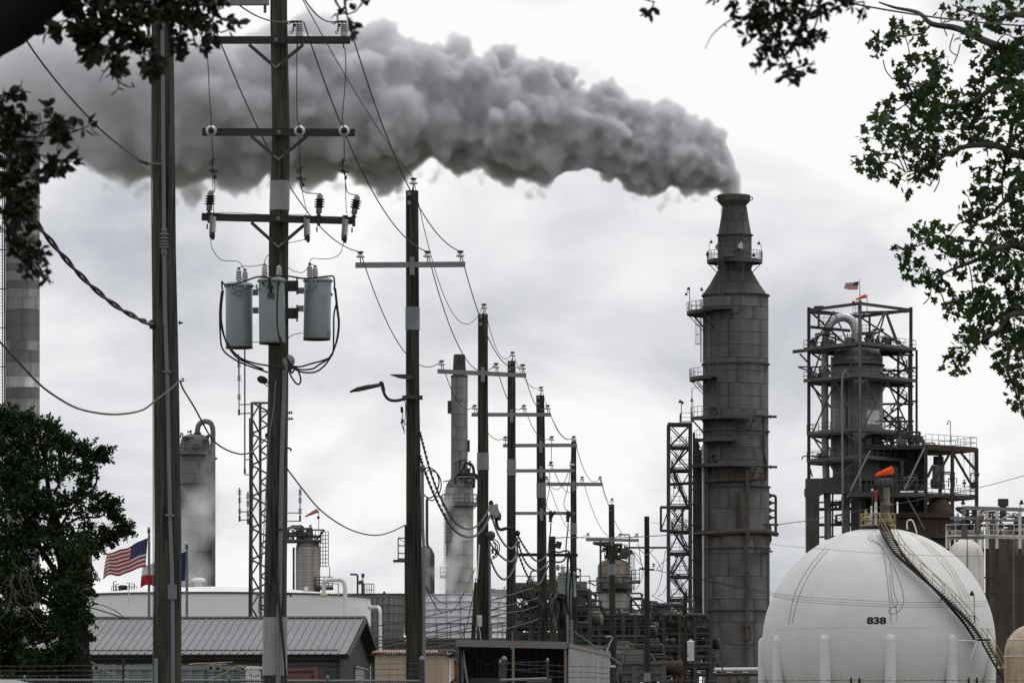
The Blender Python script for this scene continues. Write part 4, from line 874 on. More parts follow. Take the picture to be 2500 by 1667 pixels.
for nm in ('a', 'b', 'c', 'd'):
    cen = (CF + CB) / 2; s_ = 1.10 if nm in 'ab' else 1.04
    corners = [cen + (q - cen) * s_ for q in (CL, CF, CR, CB)]
    inner = [cen + (q - cen) * .52 for q in (CL, CF, CR, CB)]
    vs = [up_(q, LVL[nm] + .32) for q in corners] + [up_(q, LVL[nm] + .32) for q in inner]
    vs += [v - Vector((0, 0, .08)) for v in vs]
    fs = []
    for i in range(4):
        j = (i + 1) % 4; fs += [(i, j, 4 + j, 4 + i), (8 + i, 12 + i, 12 + j, 8 + j), (i, 8 + i, 8 + j, j), (4 + i, 4 + j, 12 + j, 12 + i)]
    d_ = part('grating_deck', MB().add(vs, fs), M_DKSTEEL, RT)
    mb = MB(); rail_line(mb, [up_(q, LVL[nm] + .33) for q in corners + corners[:1]], 1.15, 1.5, .035); part('railing', mb, M_STEEL, d_)
    part('fascia', MB().beam(up_(corners[0], LVL[nm] + .15), up_(corners[1], LVL[nm] + .15), .06, .35).beam(up_(corners[1], LVL[nm] + .15), up_(corners[2], LVL[nm] + .15), .06, .35), M_STEEL, d_)
LB = [(160, 430, 275, 238), (275, 238, 347, 400), (150, 625, 200, 470), (365, 452, 388, 520), (215, 790, 150, 660), (285, 645, 150, 945), (285, 645, 405, 880), (150, 960, 215, 1060), (320, 925, 430, 1010), (130, 1130, 150, 1195), (395, 1120, 300, 1180), (250, 1120, 290, 1190)]
RB = [(478, 430, 572, 236), (520, 430, 575, 236), (572, 236, 640, 430), (578, 236, 652, 432), (650, 470, 720, 612), (455, 640, 515, 770), (585, 648, 718, 935), (585, 648, 445, 910), (660, 480, 702, 600), (700, 655, 590, 850)]
for L_, (a, b), m_ in ((LB, (CL, CF), M_STEEL), (RB, (CF, CR), M_STEEL)):
    for x0, y0, x1, y1 in L_: part('brace', MB().beam(onface(D6, x0, y0, a, b), onface(D6, x1, y1, a, b), .17, .16), m_, RT)
for a, b in ((CL, CB), (CB, CR)):
    for n0, n1 in (('a', 'b'), ('b', 'c'), ('c', 'd'), ('top', 'a')): part('brace', MB().beam(up_(a, LVL[n0]), up_(b, LVL[n1]), .22, .2), M_DKSTEEL, RT)
# cantilever arm on the left and outer stair bay on the right
part('hoist_beam', MB().beam(onface(D6, 42, 472, CL, CF), onface(D6, 128, 462, CL, CF), .4, .45), M_DKSTEEL, RT)
part('brace', MB().beam(onface(D6, 78, 485, CL, CF), onface(D6, 126, 535, CL, CF), .18), M_DKSTEEL, RT)
SX = [(755, 803), (755, 812), (712, 812)]
oc = [W(*D6(x, 0), y) for x, y in SX]
for q in oc: q.z = 0; part('stair_column', MB().ibeam(up_(q, LVL['d']), up_(q, LVL['a'] + .3), .32, .32), M_DKSTEEL, RT)
zz = [LVL['d'], (LVL['d'] + LVL['c']) / 2, LVL['c'], LVL['c'] + (LVL['b'] - LVL['c']) * .33, LVL['c'] + (LVL['b'] - LVL['c']) * .66, LVL['b'], (LVL['a'] + LVL['b']) / 2, LVL['a']]
xa, xb = at(D6, 565, 0, 806).x, at(D6, 700, 0, 806).x
for i in range(len(zz) - 1):
    stair(RT, (xa if i % 2 else xb, 806 + (i % 2) * 1.2, zz[i] + .3), (xb if i % 2 else xa, 806 + (i % 2) * 1.2, zz[i + 1] + .3), .9)
    part('landing', MB().box((xb + .6 if i % 2 else xa - .4, 806.6, zz[i + 1] + .25), 1.8, 2.6, .12), M_DKSTEEL, RT)
    part('floor_beam', MB().ibeam((xa - .8, 808.5, zz[i + 1]), (oc[0].x, 808.5, zz[i + 1]), .22, .3), M_DKSTEEL, RT)
part('stair_mast', MB().ibeam((at(D6, 648, 0, 808).x, 808.2, LVL['d']), (at(D6, 648, 0, 808).x, 808.2, LVL['a']), .3, .3), M_DKSTEEL, RT)
part('stair_mast', MB().ibeam((at(D6, 712, 0, 808).x, 807.0, LVL['d']), (at(D6, 712, 0, 808).x, 807.0, LVL['a']), .3, .3), M_DKSTEEL, RT)
# the vessel
VC = W(*D6(412, 0), 801); VC.z = 0; pv = F / 801; Rv = 146 / 2.376 / pv
z0, z1 = at(D6, 0, 1100, 801).z, at(D6, 0, 505, 801).z
nb = 26; hb = (z1 - z0) / nb
ves = part('vessel', MB().lathe(VC, [(Rv - .04, z0 - 3), (Rv - .04, z1), (Rv * .86, z1 + .9), (Rv * .55, z1 + 1.5), (.6, z1 + 1.8), (.6, z1 + 3.2), (.01, z1 + 3.2)], 40), M_JACKETD, RT)
band = MB().arcplate(Vector((0, 0, 0)), Rv - .06, .03, hb - .03, rad(90), rad(449.8), .09, 40).mesh('jacket_band'); band.materials.append(M_JACKET)
for i in range(nb): shared('jacket_band', band, ves, Vector((VC.x, VC.y, z0 + i * hb)) - base_of(ves), 0)
part('repair_jacket', MB().arcplate(VC, Rv, at(D6, 0, 900, 801).z, at(D6, 0, 818, 801).z, rad(-72), rad(-35), .05, 6), M_WHITE, ves)
part('repair_jacket', MB().arcplate(VC, Rv, at(D6, 0, 1035, 801).z, at(D6, 0, 985, 801).z, rad(-72), rad(-55), .05, 4), M_WHITE, ves)
for zq in (LVL['a'] - 2.2, LVL['b'] + 2.2): part('vessel_ring', MB().lathe(VC, [(Rv, zq), (Rv + .3, zq), (Rv + .3, zq + .25), (Rv, zq + .25)], 40, seg=True, cap=False), M_DKSTEEL, ves)
# silver overhead line
def t6(L_, Y_): return [at(D6, x, y, Y_) for x, y in L_]
oh = smooth_pts(t6([(400, 440), (402, 370), (396, 325), (375, 290), (340, 272), (300, 276), (262, 300), (235, 345)], 800), 4)
part('overhead_elbow', MB().path(oh, .62, 18), M_SILVER, RT)
for f in range(2, len(oh) - 2, 2):
    d = (oh[f + 1] - oh[f]).normalized(); part('lagging_band', MB().lathe(oh[f], [(.63, -.04), (.66, -.03), (.66, .03), (.63, .04)], 18, d, cap=False), M_SILVER, RT)
part('overhead_drop', MB().path(t6([(235, 345), (224, 420), (222, 700), (226, 1100), (240, 1400), (240, 1560)], 800), .5, 16), M_JACKET, RT)
pipe(RT, t6([(262, 500), (262, 1130)], 798), .14, M_GALV, 8, (), 'riser_pipe')
pipe(RT, t6([(350, 640), (350, 1090)], 796), .2, M_DKSTEEL, 8, (), 'riser_pipe')
pipe(RT, t6([(375, 520), (378, 1090)], 795), .14, M_STEEL, 8, (), 'riser_pipe')
pipe(RT, round_corner(t6([(352, 575), (326, 600), (322, 690), (325, 1150), (328, 1510)], 788), .4), .15, M_GALV, 8, (), 'vent_riser')
pipe(RT, t6([(424, 230), (426, 1280)], 789), .12, M_GALV, 8, (), 'riser_pipe')
ladder(RT, at(D6, 413, 1285, 788.8), at(D6, 410, 205, 788.8), .55, False, M_STEEL)
# clutter on the decks: valves, boxes, small lines
def clutter(t, cr, x0, x1, y, Y_, n, seed, hmax=2.2):
    r0 = random.Random(seed)
    for i in range(n):
        x = r0.uniform(x0, x1); p = at(cr, x, y, Y_ + r0.uniform(-1, 1.5)); h = r0.uniform(.6, hmax); k = r0.random(); m_ = r0.choice((M_DKSTEEL, M_STEEL, M_STEEL, M_BLACK, M_JACKETD))
        if k < .4: pipe(t, round_corner([p, p + Vector((0, 0, h)), p + Vector((r0.choice((-1, 1)) * r0.uniform(.6, 2), 0, h)), p + Vector((r0.choice((-1, 1)) * r0.uniform(.6, 2), .2, h * .4))], .2), r0.uniform(.06, .16), m_, 6, (1,), 'deck_pipe')
        elif k < .7:
            part('valve', MB().tube(p, p + Vector((0, 0, h * .6)), .1, n=6).lathe(p + Vector((0, 0, h * .3)), [(.1, 0), (.28, .05), (.3, .25), (.1, .35)], 8).torus(p + Vector((0, 0, h * .65)), .22, .04, 10, 4), m_, t)
        else: part('cabinet', MB().box(p + Vector((0, 0, h * .35)), r0.uniform(.4, 1), .5, h * .7).tube(p + Vector((0, 0, h * .6)), p + Vector((0, 0, h)), .08, n=5), m_, t)
clutter(RT, D6, 145, 400, 440, 797, 14, 1); clutter(RT, D6, 450, 600, 432, 797, 12, 2); clutter(RT, D6, 140, 260, 640, 800, 8, 3); clutter(RT, D6, 470, 690, 628, 800, 7, 4)
clutter(RT, D6, 150, 260, 1110, 799, 7, 5); clutter(RT, D6, 480, 700, 1020, 797, 14, 6); clutter(RT, D6, 490, 740, 940, 799, 6, 7)
part('top_platform', MB().box(at(D6, 465, 368, 797), 2.4, 2, .25), M_DKSTEEL, RT)
mb = MB(); rail_line(mb, [at(D6, 440, 362, 796), at(D6, 485, 362, 796)], 1.1, .6); rail_line(mb, t6([(185, 320), (250, 318)], 798), 1.1, .8); rail_line(mb, t6([(385, 250), (415, 250)], 794), 1.6, .5); part('railing', mb, M_STEEL, RT)
part('top_platform', MB().beam(*t6([(140, 328), (370, 350)], 799), 1.6, .3), M_DKSTEEL, RT)
part('top_post', MB().ibeam(*t6([(482, 262), (482, 365)], 797), .3, .3).ibeam(*t6([(187, 240), (187, 330)], 799), .3, .3), M_DKSTEEL, RT)
part('ridge_beam', MB().ibeam(*t6([(160, 215), (215, 212)], 800), .3, .35).ibeam(*t6([(140, 245), (410, 262)], 806), .3, .35).ibeam(*t6([(430, 245), (710, 238)], 808), .3, .35), M_STEEL, RT)
for x, y in ((388, 190), (450, 250)):
    q = at(D6, x, y, 791); part('obstruction_lamp', MB().lathe(q, [(.18, -.2), (.2, 0), (.2, .25), (.14, .32), (.001, .33)], 12), M_RED, RT)
part('beacon', MB().lathe(at(D6, 501, 356, 797), [(.25, -.3), (.3, 0), (.15, .25), (.001, .3)], 10), M_YELLOW, RT)
part('flag_pole', MB().tube(at(D6, 427, 190, 790), at(D6, 424, 52, 790), .07, .04, 6), M_GALV, RT)
part('sock_pole', MB().tube(at(D6, 468, 262, 792), at(D6, 468, 140, 792), .05, n=6), M_STEEL, RT)
# flags -------------------------------------------------------------
def flag_mesh(hoist_top, hoist_bot, fly_top, fly_bot, kind, amp, name, label, loc, tag_cat='flag'):
    """rippled cloth, one thing; stripes, canton and stars are pieces of its own"""
    t = thing(name, label, tag_cat, loc); 
    def S(u, v, off=0.0):
        a = hoist_top.lerp(fly_top, u); b = hoist_bot.lerp(fly_bot, u); p = a.lerp(b, v)
        w = amp * (0.25 + u) * math.sin(u * 9.5 + v * 2.2) + amp * .5 * u * math.sin(u * 21 + v * 5)
        return p + Vector((0, w + off, amp * .55 * u * math.sin(u * 8.0 + 1.0) - amp * .25 * u * math.sin(u * 17 + v * 3)))
    def patch(u0, u1, v0, v1, off=0.0, nu=26, nv=2):
        mb = MB(); nu = max(2, int(nu * (u1 - u0)))
        vs = [S(u0 + (u1 - u0) * i / nu, v0 + (v1 - v0) * j / nv, off) for j in range(nv + 1) for i in range(nu + 1)]
        return mb.add(vs, [(j * (nu + 1) + i, j * (nu + 1) + i + 1, (j + 1) * (nu + 1) + i + 1, (j + 1) * (nu + 1) + i) for j in range(nv) for i in range(nu)], True)
    def star(mb, u, v, ru, rv, off):
        c = S(u, v, off); pts = []
        for k in range(10):
            a = math.pi / 2 + k * math.pi / 5; r = 1 if k % 2 == 0 else .4; pts.append(S(u + ru * r * math.cos(a), v - rv * r * math.sin(a), off))
        mb.add([c] + pts, [(0, 1 + k, 1 + (k + 1) % 10) for k in range(10)])
    if kind == 'us':
        for k in range(13):
            part('stripe', patch(.40 if k < 7 else 0, 1, k / 13, (k + 1) / 13), M_FLAGRED if k % 2 == 0 else M_FLAGWHITE, t)
        part('canton', patch(0, .40, 0, 7 / 13, 0, 26, 5), M_FLAGBLUE, t)
        mb = MB()
        for r in range(9):
            for c in range(6 if r % 2 == 0 else 5):
                for off in (-.012, .012): star(mb, .40 * ((c * 2 + 1 + (r % 2)) / 12), 7 / 13 * (r + 1) / 10, .011, .020, off)
        part('stars', mb, M_FLAGWHITE, t, kind='stuff')
    else:
        part('stripe', patch(.333, 1, 0, .5, 0, 26, 3), M_FLAGWHITE, t); part('stripe', patch(.333, 1, .5, 1, 0, 26, 3), M_FLAGRED, t)
        part('band', patch(0, .333, 0, 1, 0, 26, 6), M_FLAGBLUE, t)
        mb = MB()
        for off in (-.015, .015): star(mb, .166, .45, .10, .15, off)
        part('star', mb, M_FLAGWHITE, t)
    return t
flag_mesh(*[at(D6, x, y, 789.9) for x, y in ((421, 64), (413, 113), (342, 76), (332, 110))], 'us', .12, 'national_flag', 'small striped flag flying above the reactor structure', at(D6, 424, 113, 790))
def windsock(base, tip, r0, r1, m, name, label, droop=0.15, ring=True):
    t = thing(name, label, 'windsock', base)
    d = tip - base; n = 14; rings = []; L_ = d.length; u, w = perp(d.normalized())
    for i in range(7):
        f = i / 6; c = base + d * f + Vector((0, 0, -droop * L_ * (f * f) + droop * .5 * L_ * f)); r = r0 + (r1 - r0) * f
        rings.append([c + (u * math.cos(2 * math.pi * k / n) + w * math.sin(2 * math.pi * k / n)) * r * (1 + .12 * math.sin(3 * k + i)) for k in range(n)])
    part('sock', MB().ringtube(rings, False), m, t)
    part('hoop', MB().torus(base, r0 * 1.03, .035, 16, 5, d), M_STEEL, t)
    return t
windsock(at(D6, 458, 150, 792), at(D6, 403, 167, 791.4), .26, .10, M_ORANGE, 'windsock', 'small orange windsock beside the flag topping the reactor structure')
# concrete table, annex deck, ducts
def slab(t, name, x0, y0, x1, y1, Y0, dep, m_, cr=D6): 
    a = at(cr, x0, y0, Y0); b = at(cr, x1, y1, Y0); return part(name, MB().box(((a.x + b.x) / 2, Y0 + dep / 2, (a.z + b.z) / 2), abs(b.x - a.x), dep, abs(a.z - b.z)), m_, t)
def poly_prism(cr, pts, Y0, dep):
    a = [at(cr, x, y, Y0) for x, y in pts]; b = [p + Vector((0, dep, 0)) for p in a]; n = len(a)
    return MB().add(a + b, [tuple(range(n)), tuple(range(n, 2 * n))[::-1]] + [(i, (i + 1) % n, n + (i + 1) % n, n + i)[::-1] for i in range(n)])
part('concrete_table', poly_prism(D6, [(115, 1205), (210, 1205), (415, 1180), (415, 1292), (215, 1292), (192, 1310), (190, 1800), (118, 1800), (116, 1310), (109, 1300), (109, 1262), (115, 1255)], 797, 3), M_CONC, RT)
part('concrete_table', poly_prism(D6, [(395, 1180), (660, 1190), (660, 1300), (640, 1320), (640, 1800), (560, 1800), (560, 1320), (430, 1320), (430, 1800), (380, 1800), (380, 1300)], 800, 3), M_CONC, RT)
for y in (1345, 1385, 1475, 1545): pipe(RT, t6([(190, y), (400, y - 3)], 801), .22 if y in (1385, 1475) else .12, M_DKSTEEL, 8, (), 'header_pipe')
clutter(RT, D6, 265, 320, 1385, 799, 6, 11, 2.0); clutter(RT, D6, 265, 320, 1475, 799, 5, 12, 1.8)
pipe(RT, t6([(268, 1290), (268, 1560)], 800), .12, M_STEEL, 8, (), 'riser_pipe'); pipe(RT, t6([(345, 1290), (345, 1560)], 800), .6, M_JACKETD, 14, (), 'vessel_leg')
AX = [W(*D6(x, 0), y) for x, y in ((808, 793), (962, 797), (1103, 801))]
for q in AX: q.z = 0
zA = lambda y, Y_=793: at(D6, 0, y, Y_).z
for i, q in enumerate(AX):
    part('annex_column', MB().ibeam(up_(q, 0), up_(q, zA(1012)), .5, .5), M_RUST if i < 2 else M_DKSTEEL, RT)
    part('annex_column', MB().ibeam(up_(q + Vector((-4.5, 8, 0)), 0), up_(q + Vector((-4.5, 8, 0)), zA(1012)), .5, .5), M_DKSTEEL, RT)
A3_, A1_ = AX[2], AX[0]; AL = W(*D6(470, 0), 796); AL.z = 0
for z, nm in ((zA(1012), 'annex_deck'), (zA(1290), 'annex_deck')):
    vs = [up_(q, z) for q in (AL, A1_, A3_, A3_ + Vector((-4.5, 9, 0)), AL + Vector((-2, 9, 0)))]; n = len(vs)
    dk = part(nm, MB().add(vs + [v - Vector((0, 0, .5)) for v in vs], [tuple(range(n)), tuple(range(n, 2 * n))[::-1]] + [(i, (i + 1) % n, n + (i + 1) % n, n + i)[::-1] for i in range(n)]), M_DKSTEEL, RT)
    mb = MB(); rail_line(mb, [v + Vector((0, 0, .02)) for v in vs[1:4]], 1.5 if nm and z > zA(1100) else 1.3, 1.4, .035); rail_line(mb, [v + Vector((0, 0, .02)) for v in vs[:2]], 1.2, 1.5, .035)
    part('railing', mb, M_STEEL, dk)
part('annex_fascia', MB().beam(up_(A1_, zA(1022)) + Vector((0, -.2, 0)), up_(A3_, zA(1022)) + Vector((0, -.2, 0)), .15, .75), M_RUST, RT)
for x0, y0, x1, y1, m_ in ((845, 1245, 945, 1065, M_RUST), (970, 1065, 1085, 1265, M_RUST), (1015, 1060, 1095, 1155, M_DKSTEEL), (850, 1130, 818, 1200, M_DKSTEEL)):
    part('annex_brace', MB().beam(onface(D6, x0, y0, A1_, A3_), onface(D6, x1, y1, A1_, A3_), .28, .25), m_, RT)
for x0, y0, x1, y1 in ((370, 1280, 485, 1045), (685, 1270, 800, 1030), (690, 1300, 800, 1500)): part('raking_strut', MB().tube(at(D6, x0, y0, 787), at(D6, x1, y1, 790), .13, n=8), M_GALV, RT)
slab(RT, 'catwalk', 362, 1290, 805, 1310, 786, 5, M_STEEL)
mb = MB(); rail_line(mb, [at(D6, 620, 1280, 786), at(D6, 800, 1280, 786)], 1.5, 1.0); rail_line(mb, [at(D6, 365, 1288, 786), at(D6, 500, 1288, 786)], 1.1, 1.2); part('railing', mb, M_STEEL, RT)
ladder(RT, at(D6, 1075, 1290, 796), at(D6, 1075, 1050, 796), .6, True, M_STEEL)
flood_lamp(RT, at(D6, 1030, 1240, 795), 3.5, .1)
part('small_stack', MB().lathe(at(D6, 882, 1265, 799), [(.86, 0), (.86, 3.1), (.8, 3.2)], 24, seg=True), M_JACKET, RT)
part('stack_tip', MB().lathe(at(D6, 882, 1128, 799), [(.75, 0), (.72, 1.2)], 24), M_DKSTEEL, RT)
part('drum', MB().lathe(at(D6, 590, 1165, 797), [(.5, 0), (1.9, .15), (2.6, .7), (2.8, 1.4), (2.8, 6), (1.5, 6.6)], 24, (.55, -1, 0)) if False else MB().lathe(at(D6, 590, 1150, 803), [(1.05, -7), (1.05, 0), (.95, .3), (.6, .5), (.01, .6)], 24, (-.45, -1, 0)), M_RUST, RT)
part('drum', MB().lathe(at(D6, 720, 1170, 803), [(1.2, -5), (1.2, 0), (1.0, .35), (.6, .55), (.01, .6)], 24, (-.2, -1, .1)), M_DKSTEEL, RT)
part('rust_hood', MB().lathe(at(D6, 885, 1420, 797), [(2.0, 0), (1.95, .5), (1.75, 1.15), (1.4, 1.8), (.95, 2.3), (.5, 2.55), (.01, 2.65)], 28), M_RUST, RT)
slab(RT, 'rust_ledge', 640, 1408, 975, 1432, 790, 9, M_RUST); slab(RT, 'duct_body', 650, 1432, 960, 1530, 791, 8, M_RUST); slab(RT, 'duct_ledge', 780, 1530, 960, 1550, 790, 9, M_RUST)
slab(RT, 'duct_body', 660, 1550, 960, 1900, 791.5, 7, M_DKSTEEL)
slab(RT, 'inner_box', 445, 1050, 640, 1180, 799.5, 4, M_DKSTEEL); slab(RT, 'inner_box', 640, 1060, 800, 1270, 800.5, 4, M_BLACK); slab(RT, 'inner_box', 660, 1310, 815, 1400, 799, 4, M_BLACK)
slab(RT, 'inner_box', 430, 1300, 640, 1800, 803.5, 3, M_DKSTEEL)
part('filter_head', MB().lathe(at(D6, 570, 1275, 784), [(.6, -3), (.65, .1), (1.0, .3), (1.35, .6), (1.4, 1.4), (.9, 1.6), (.01, 1.65)], 20), M_STEEL, RT)
for k in range(12):
    a = 2 * math.pi * k / 12; q = at(D6, 570, 1275, 784) + Vector((1.42 * math.cos(a), 1.42 * math.sin(a), 0)); part('flange_bolt', MB().box(q + Vector((0, 0, 1.0)), .14, .14, 1.0), M_DKSTEEL, RT)
pipe(RT, round_corner(t6([(492, 1280), (492, 1188), (605, 1185)], 783), .3), .1, M_RUST, 6, (), 'vent_line')
pipe(RT, t6([(575, 1280), (578, 1440)], 784), .55, M_CONC, 14, (), 'standpipe')
clutter(RT, D6, 560, 800, 1085, 799, 16, 21, 2.6); clutter(RT, D6, 630, 800, 1275, 795, 9, 22, 2.6); clutter(RT, D6, 820, 1090, 1260, 797, 10, 23, 2.2); clutter(RT, D6, 690, 780, 1000, 797, 8, 24, 1.6)
part('goose_lamp', MB().path(smooth_pts(t6([(951, 1000), (951, 890), (946, 873), (938, 872), (935, 884)], 797), 4), .06, 6).sphere(at(D6, 935, 890, 797), .12), M_STEEL, RT)
for i in range(10):
    r0 = random.Random(40 + i); x = r0.uniform(440, 800); y = r0.uniform(1100, 1400); pipe(RT, t6([(x, y), (x, y + r0.uniform(60, 200))], 788 + r0.random() * 6), r0.uniform(.08, .3), r0.choice((M_DKSTEEL, M_STEEL, M_RUST)), 6, (), 'deck_pipe')
# ------------------------------------------------------------------ white storage sphere 838
YP = 500.0; ppP = F / YP
PC = W(2145.4, 1573, YP); RP = 284.7 / ppP
SPH = thing('gas_sphere', 'huge white storage sphere numbered 838 with a black stairway', 'storage sphere', Vector((PC.x, PC.y, 0)))
camp = Vector((0, 0, ZC))
def onsph(x, y, dR=0.0, cr=D7):
    px, py = cr(x, y); d = (W(px, py, 1.0) - camp).normalized(); oc_ = camp - PC; R_ = RP + dR
    b = oc_.dot(d); c_ = oc_.dot(oc_) - R_ * R_; disc = b * b - c_
    return camp + d * (-b - math.sqrt(max(disc, 0)))
part('shell', MB().lathe(PC, [(RP * math.sin(math.pi * i / 64), -RP * math.cos(math.pi * i / 64)) for i in range(65)], 128, cap=False), M_SPHERE, SPH)
zs_ = onsph(817, 1190).z - PC.z
part('weld_seam', MB().torus(Vector((PC.x, PC.y, PC.z + zs_)), math.sqrt(RP * RP - zs_ * zs_), .02, 128, 6), M_SPHERE, SPH)
for k in range(11):
    a = rad(-90 + 2 + 360 / 11 * k); c = Vector((PC.x + (RP - .14) * math.cos(a), PC.y + (RP - .14) * math.sin(a), 0))
    zt_ = PC.z + .15
    part('leg', MB().lathe(c, [(.5, 0), (.5, zt_ - .05), (.48, zt_ + .12), (.38, zt_ + .35), (.2, zt_ + .5), (.01, zt_ + .55)], 20), M_SPHERE, SPH)
    part('leg_foot', MB().lathe(c, [(.8, 0), (.8, .6), (.7, .7)], 16), M_CONCL, SPH)
# top platform, yellow railing, valves
zt_ = PC.z + RP - .05; tc_ = Vector((at(D7, 810, 0, YP).x, YP - .5, zt_ + .15))
part('top_platform', MB().lathe(tc_, [(1.55, -.1), (1.55, .05)], 20).tube(tc_ - Vector((0, 0, .9)), tc_, .9, n=16), M_DKSTEEL, SPH)
mb = MB(); rail_line(mb, arc_pts(tc_, 1.55, tc_.z, 0, 2 * math.pi, 16), 1.1, .55, .03); part('platform_railing', mb, M_YELLOW, SPH)
for x, y0, y1, r, m_ in ((730, 510, 400, .14, M_TAN), (730, 470, 440, .28, M_TAN), (768, 510, 372, .10, M_WHITE), (797, 510, 345, .14, M_WHITE), (870, 500, 250, .33, M_CONCL), (752, 505, 440, .2, M_WHITE)):
    part('relief_valve', MB().lathe(at(D7, x, y0, YP - .6), [(r * 1.4, 0), (r, .12), (r, (y0 - y1) / 2.766 / ppP * .5), (r * 1.5, (y0 - y1) / 2.766 / ppP * .52), (r * 1.5, (y0 - y1) / 2.766 / ppP * .56), (r * .9, (y0 - y1) / 2.766 / ppP * .6), (r * .8, (y0 - y1) / 2.766 / ppP)], 12), m_, SPH)
part('red_vent', MB().lathe(at(D7, 797, 345, YP - .6), [(.12, 0), (.15, .2), (.10, .5), (.14, .75), (.2, .85), (.22, .95), (.01, 1.0)], 12), M_REDP, SPH)
part('vent_cap', MB().sphere(at(D7, 773, 266, YP - .6), .13), M_PORC, SPH)
pipe(SPH, [at(D7, 773, 510, YP - .6), at(D7, 773, 275, YP - .6)], .04, M_STEEL, 6, (), 'vent_pipe')
flood_lamp(SPH, at(D7, 828, 520, YP - 1.2), 2.35, .12)
part('walk_plate', MB().box(at(D7, 855, 490, YP - 1.4), 1.0, .6, .2), M_BLACK, SPH)
part('hand_loop', MB().path(smooth_pts([onsph(1010, 530, .0), onsph(1010, 530) + Vector((0, 0, .7)), onsph(1030, 530) + Vector((.2, 0, .75)), onsph(1075, 556)], 3), .07, 6), M_WHITE, SPH)
# stair along the shell
sp = [(850, 500), (872, 548), (905, 610), (958, 690), (1040, 772), (1140, 868), (1240, 965), (1330, 1058), (1415, 1152), (1490, 1262)]
cen_ = smooth_pts([onsph(x, y, .75) for x, y in sp], 8)
cen_[0].z = max(cen_[0].z, zt_)
def resample(pts, step):
    o = [pts[0]]; acc = 0
    for a, b in zip(pts, pts[1:]):
        L_ = (b - a).length; d = step - acc
        while d <= L_: o.append(a.lerp(b, d / L_)); d += step
        acc = (acc + L_) % step
    return o
def wside(i, pts):
    d = pts[min(i + 1, len(pts) - 1)] - pts[max(i - 1, 0)]; d.z = 0; d.normalize(); return Vector((-d.y, d.x, 0))
def long_stair(t, pts, w, step, mt, mrail):
    q = resample(pts, step); tr = MB(); n = len(q); L0, R0 = [], []
    for i in range(n):
        s = wside(i, q); L0.append(q[i] + s * w / 2); R0.append(q[i] - s * w / 2)
        d = (q[min(i + 1, n - 1)] - q[max(i - 1, 0)]); d.z = 0; d = d.normalized() * .16
        tr.add([L0[i] - d, L0[i] + d, R0[i] + d, R0[i] - d], [(0, 1, 2, 3)]); tr.beam(L0[i] + d, R0[i] + d, .05, .09); tr.beam(L0[i] - d, R0[i] - d, .04, .07)
    for side in (L0, R0):
        ps = side[::3] + [side[-1]]; rings = [[p + Vector((0, 0, z)) + wside(min(k * 3, n - 1), q) * x for x, z in ((-.03, -.34), (.03, -.34), (.03, -.02), (-.03, -.02))] for k, p in enumerate(ps)]
        part('stringer', MB().ringtube(rings, True, False), mt, t)
    part('treads', tr, mt, t, kind='stuff')
    for side in (L0, R0):
        mb = MB(); ps = [p + Vector((0, 0, 1.05)) for p in side[::3]]; mb.path(ps, .036, 5); mb.path([p - Vector((0, 0, .5)) for p in ps], .022, 4)
        for p in side[::5]: mb.tube(p, p + Vector((0, 0, 1.05)), .02, n=4)
        part('handrail', mb, mrail, t)
ST = thing('sphere_stair', 'black steel stairway with yellow handrails curving down the white sphere', 'stairway', Vector((cen_[-1].x, cen_[-1].y, 0)))
long_stair(ST, cen_, .8, .26, M_BLACK, M_YELLOW)
l0 = cen_[-1]; l1 = at(D7, 1530, 1275, l0.y); low = at(D7, 1735, 1640, 491.0)
part('landing', MB().box((l0 + l1) / 2 + Vector((0, 0, -.1)), 1.5, 1.2, .16), M_BLACK, ST)
gdir = (low - l1); k_ = (l1.z - 0.2) / (l1.z - low.z); end = l1 + gdir * k_
long_stair(ST, [l1, l1.lerp(end, .5), end], .9, .30, M_BLACK, M_YELLOW)
mb = MB().path([at(D7, x, y, YP - 9.8) for x, y in ((1345, 1280), (1480, 1283))], .05, 5).path([at(D7, 1480, 1290, YP - 9.8), at(D7, 1435, 1405, YP - 10)], .05, 5); part('stair_bracket', mb, M_WHITE, ST)
flood_lamp(ST, onsph(1462, 1140, .8), 2.05, -.2, M_BLACK)
part('lamp_bracket', MB().path([onsph(1425, 1112, .8), onsph(1468, 1115, .8), onsph(1466, 1150, .8), onsph(1450, 1170, .6)], .045, 5), M_BLACK, ST)
for x, y in ((967, 705), (1238, 975)): part('stair_prop', MB().beam(onsph(x, y, .6), onsph(x, y + 35, .0), .1), M_STEEL, ST)
# lettering wrapped on the shell
me = text_mesh('838', 1.0, 0.0, 0.045); xs_ = [v.co.x for v in me.vertices]; ysv = [v.co.y for v in me.vertices]
bx0, bx1, by0, by1 = min(xs_), max(xs_), min(ysv), max(ysv)
bm = bmesh.new(); bm.from_mesh(me); bmesh.ops.subdivide_edges(bm, edges=bm.edges[:], cuts=2); bm.to_mesh(me); bm.free()
for v in me.vertices:
    u = (v.co.x - bx0) / (bx1 - bx0); w_ = (v.co.y - by0) / (by1 - by0)
    v.co = onsph(736 + u * 132, 1170 - w_ * 50, .025) - SPH.location
o = bpy.data.objects.new('lettering', me); COL.objects.link(o); o.parent = SPH; me.materials.append(M_TEXT)
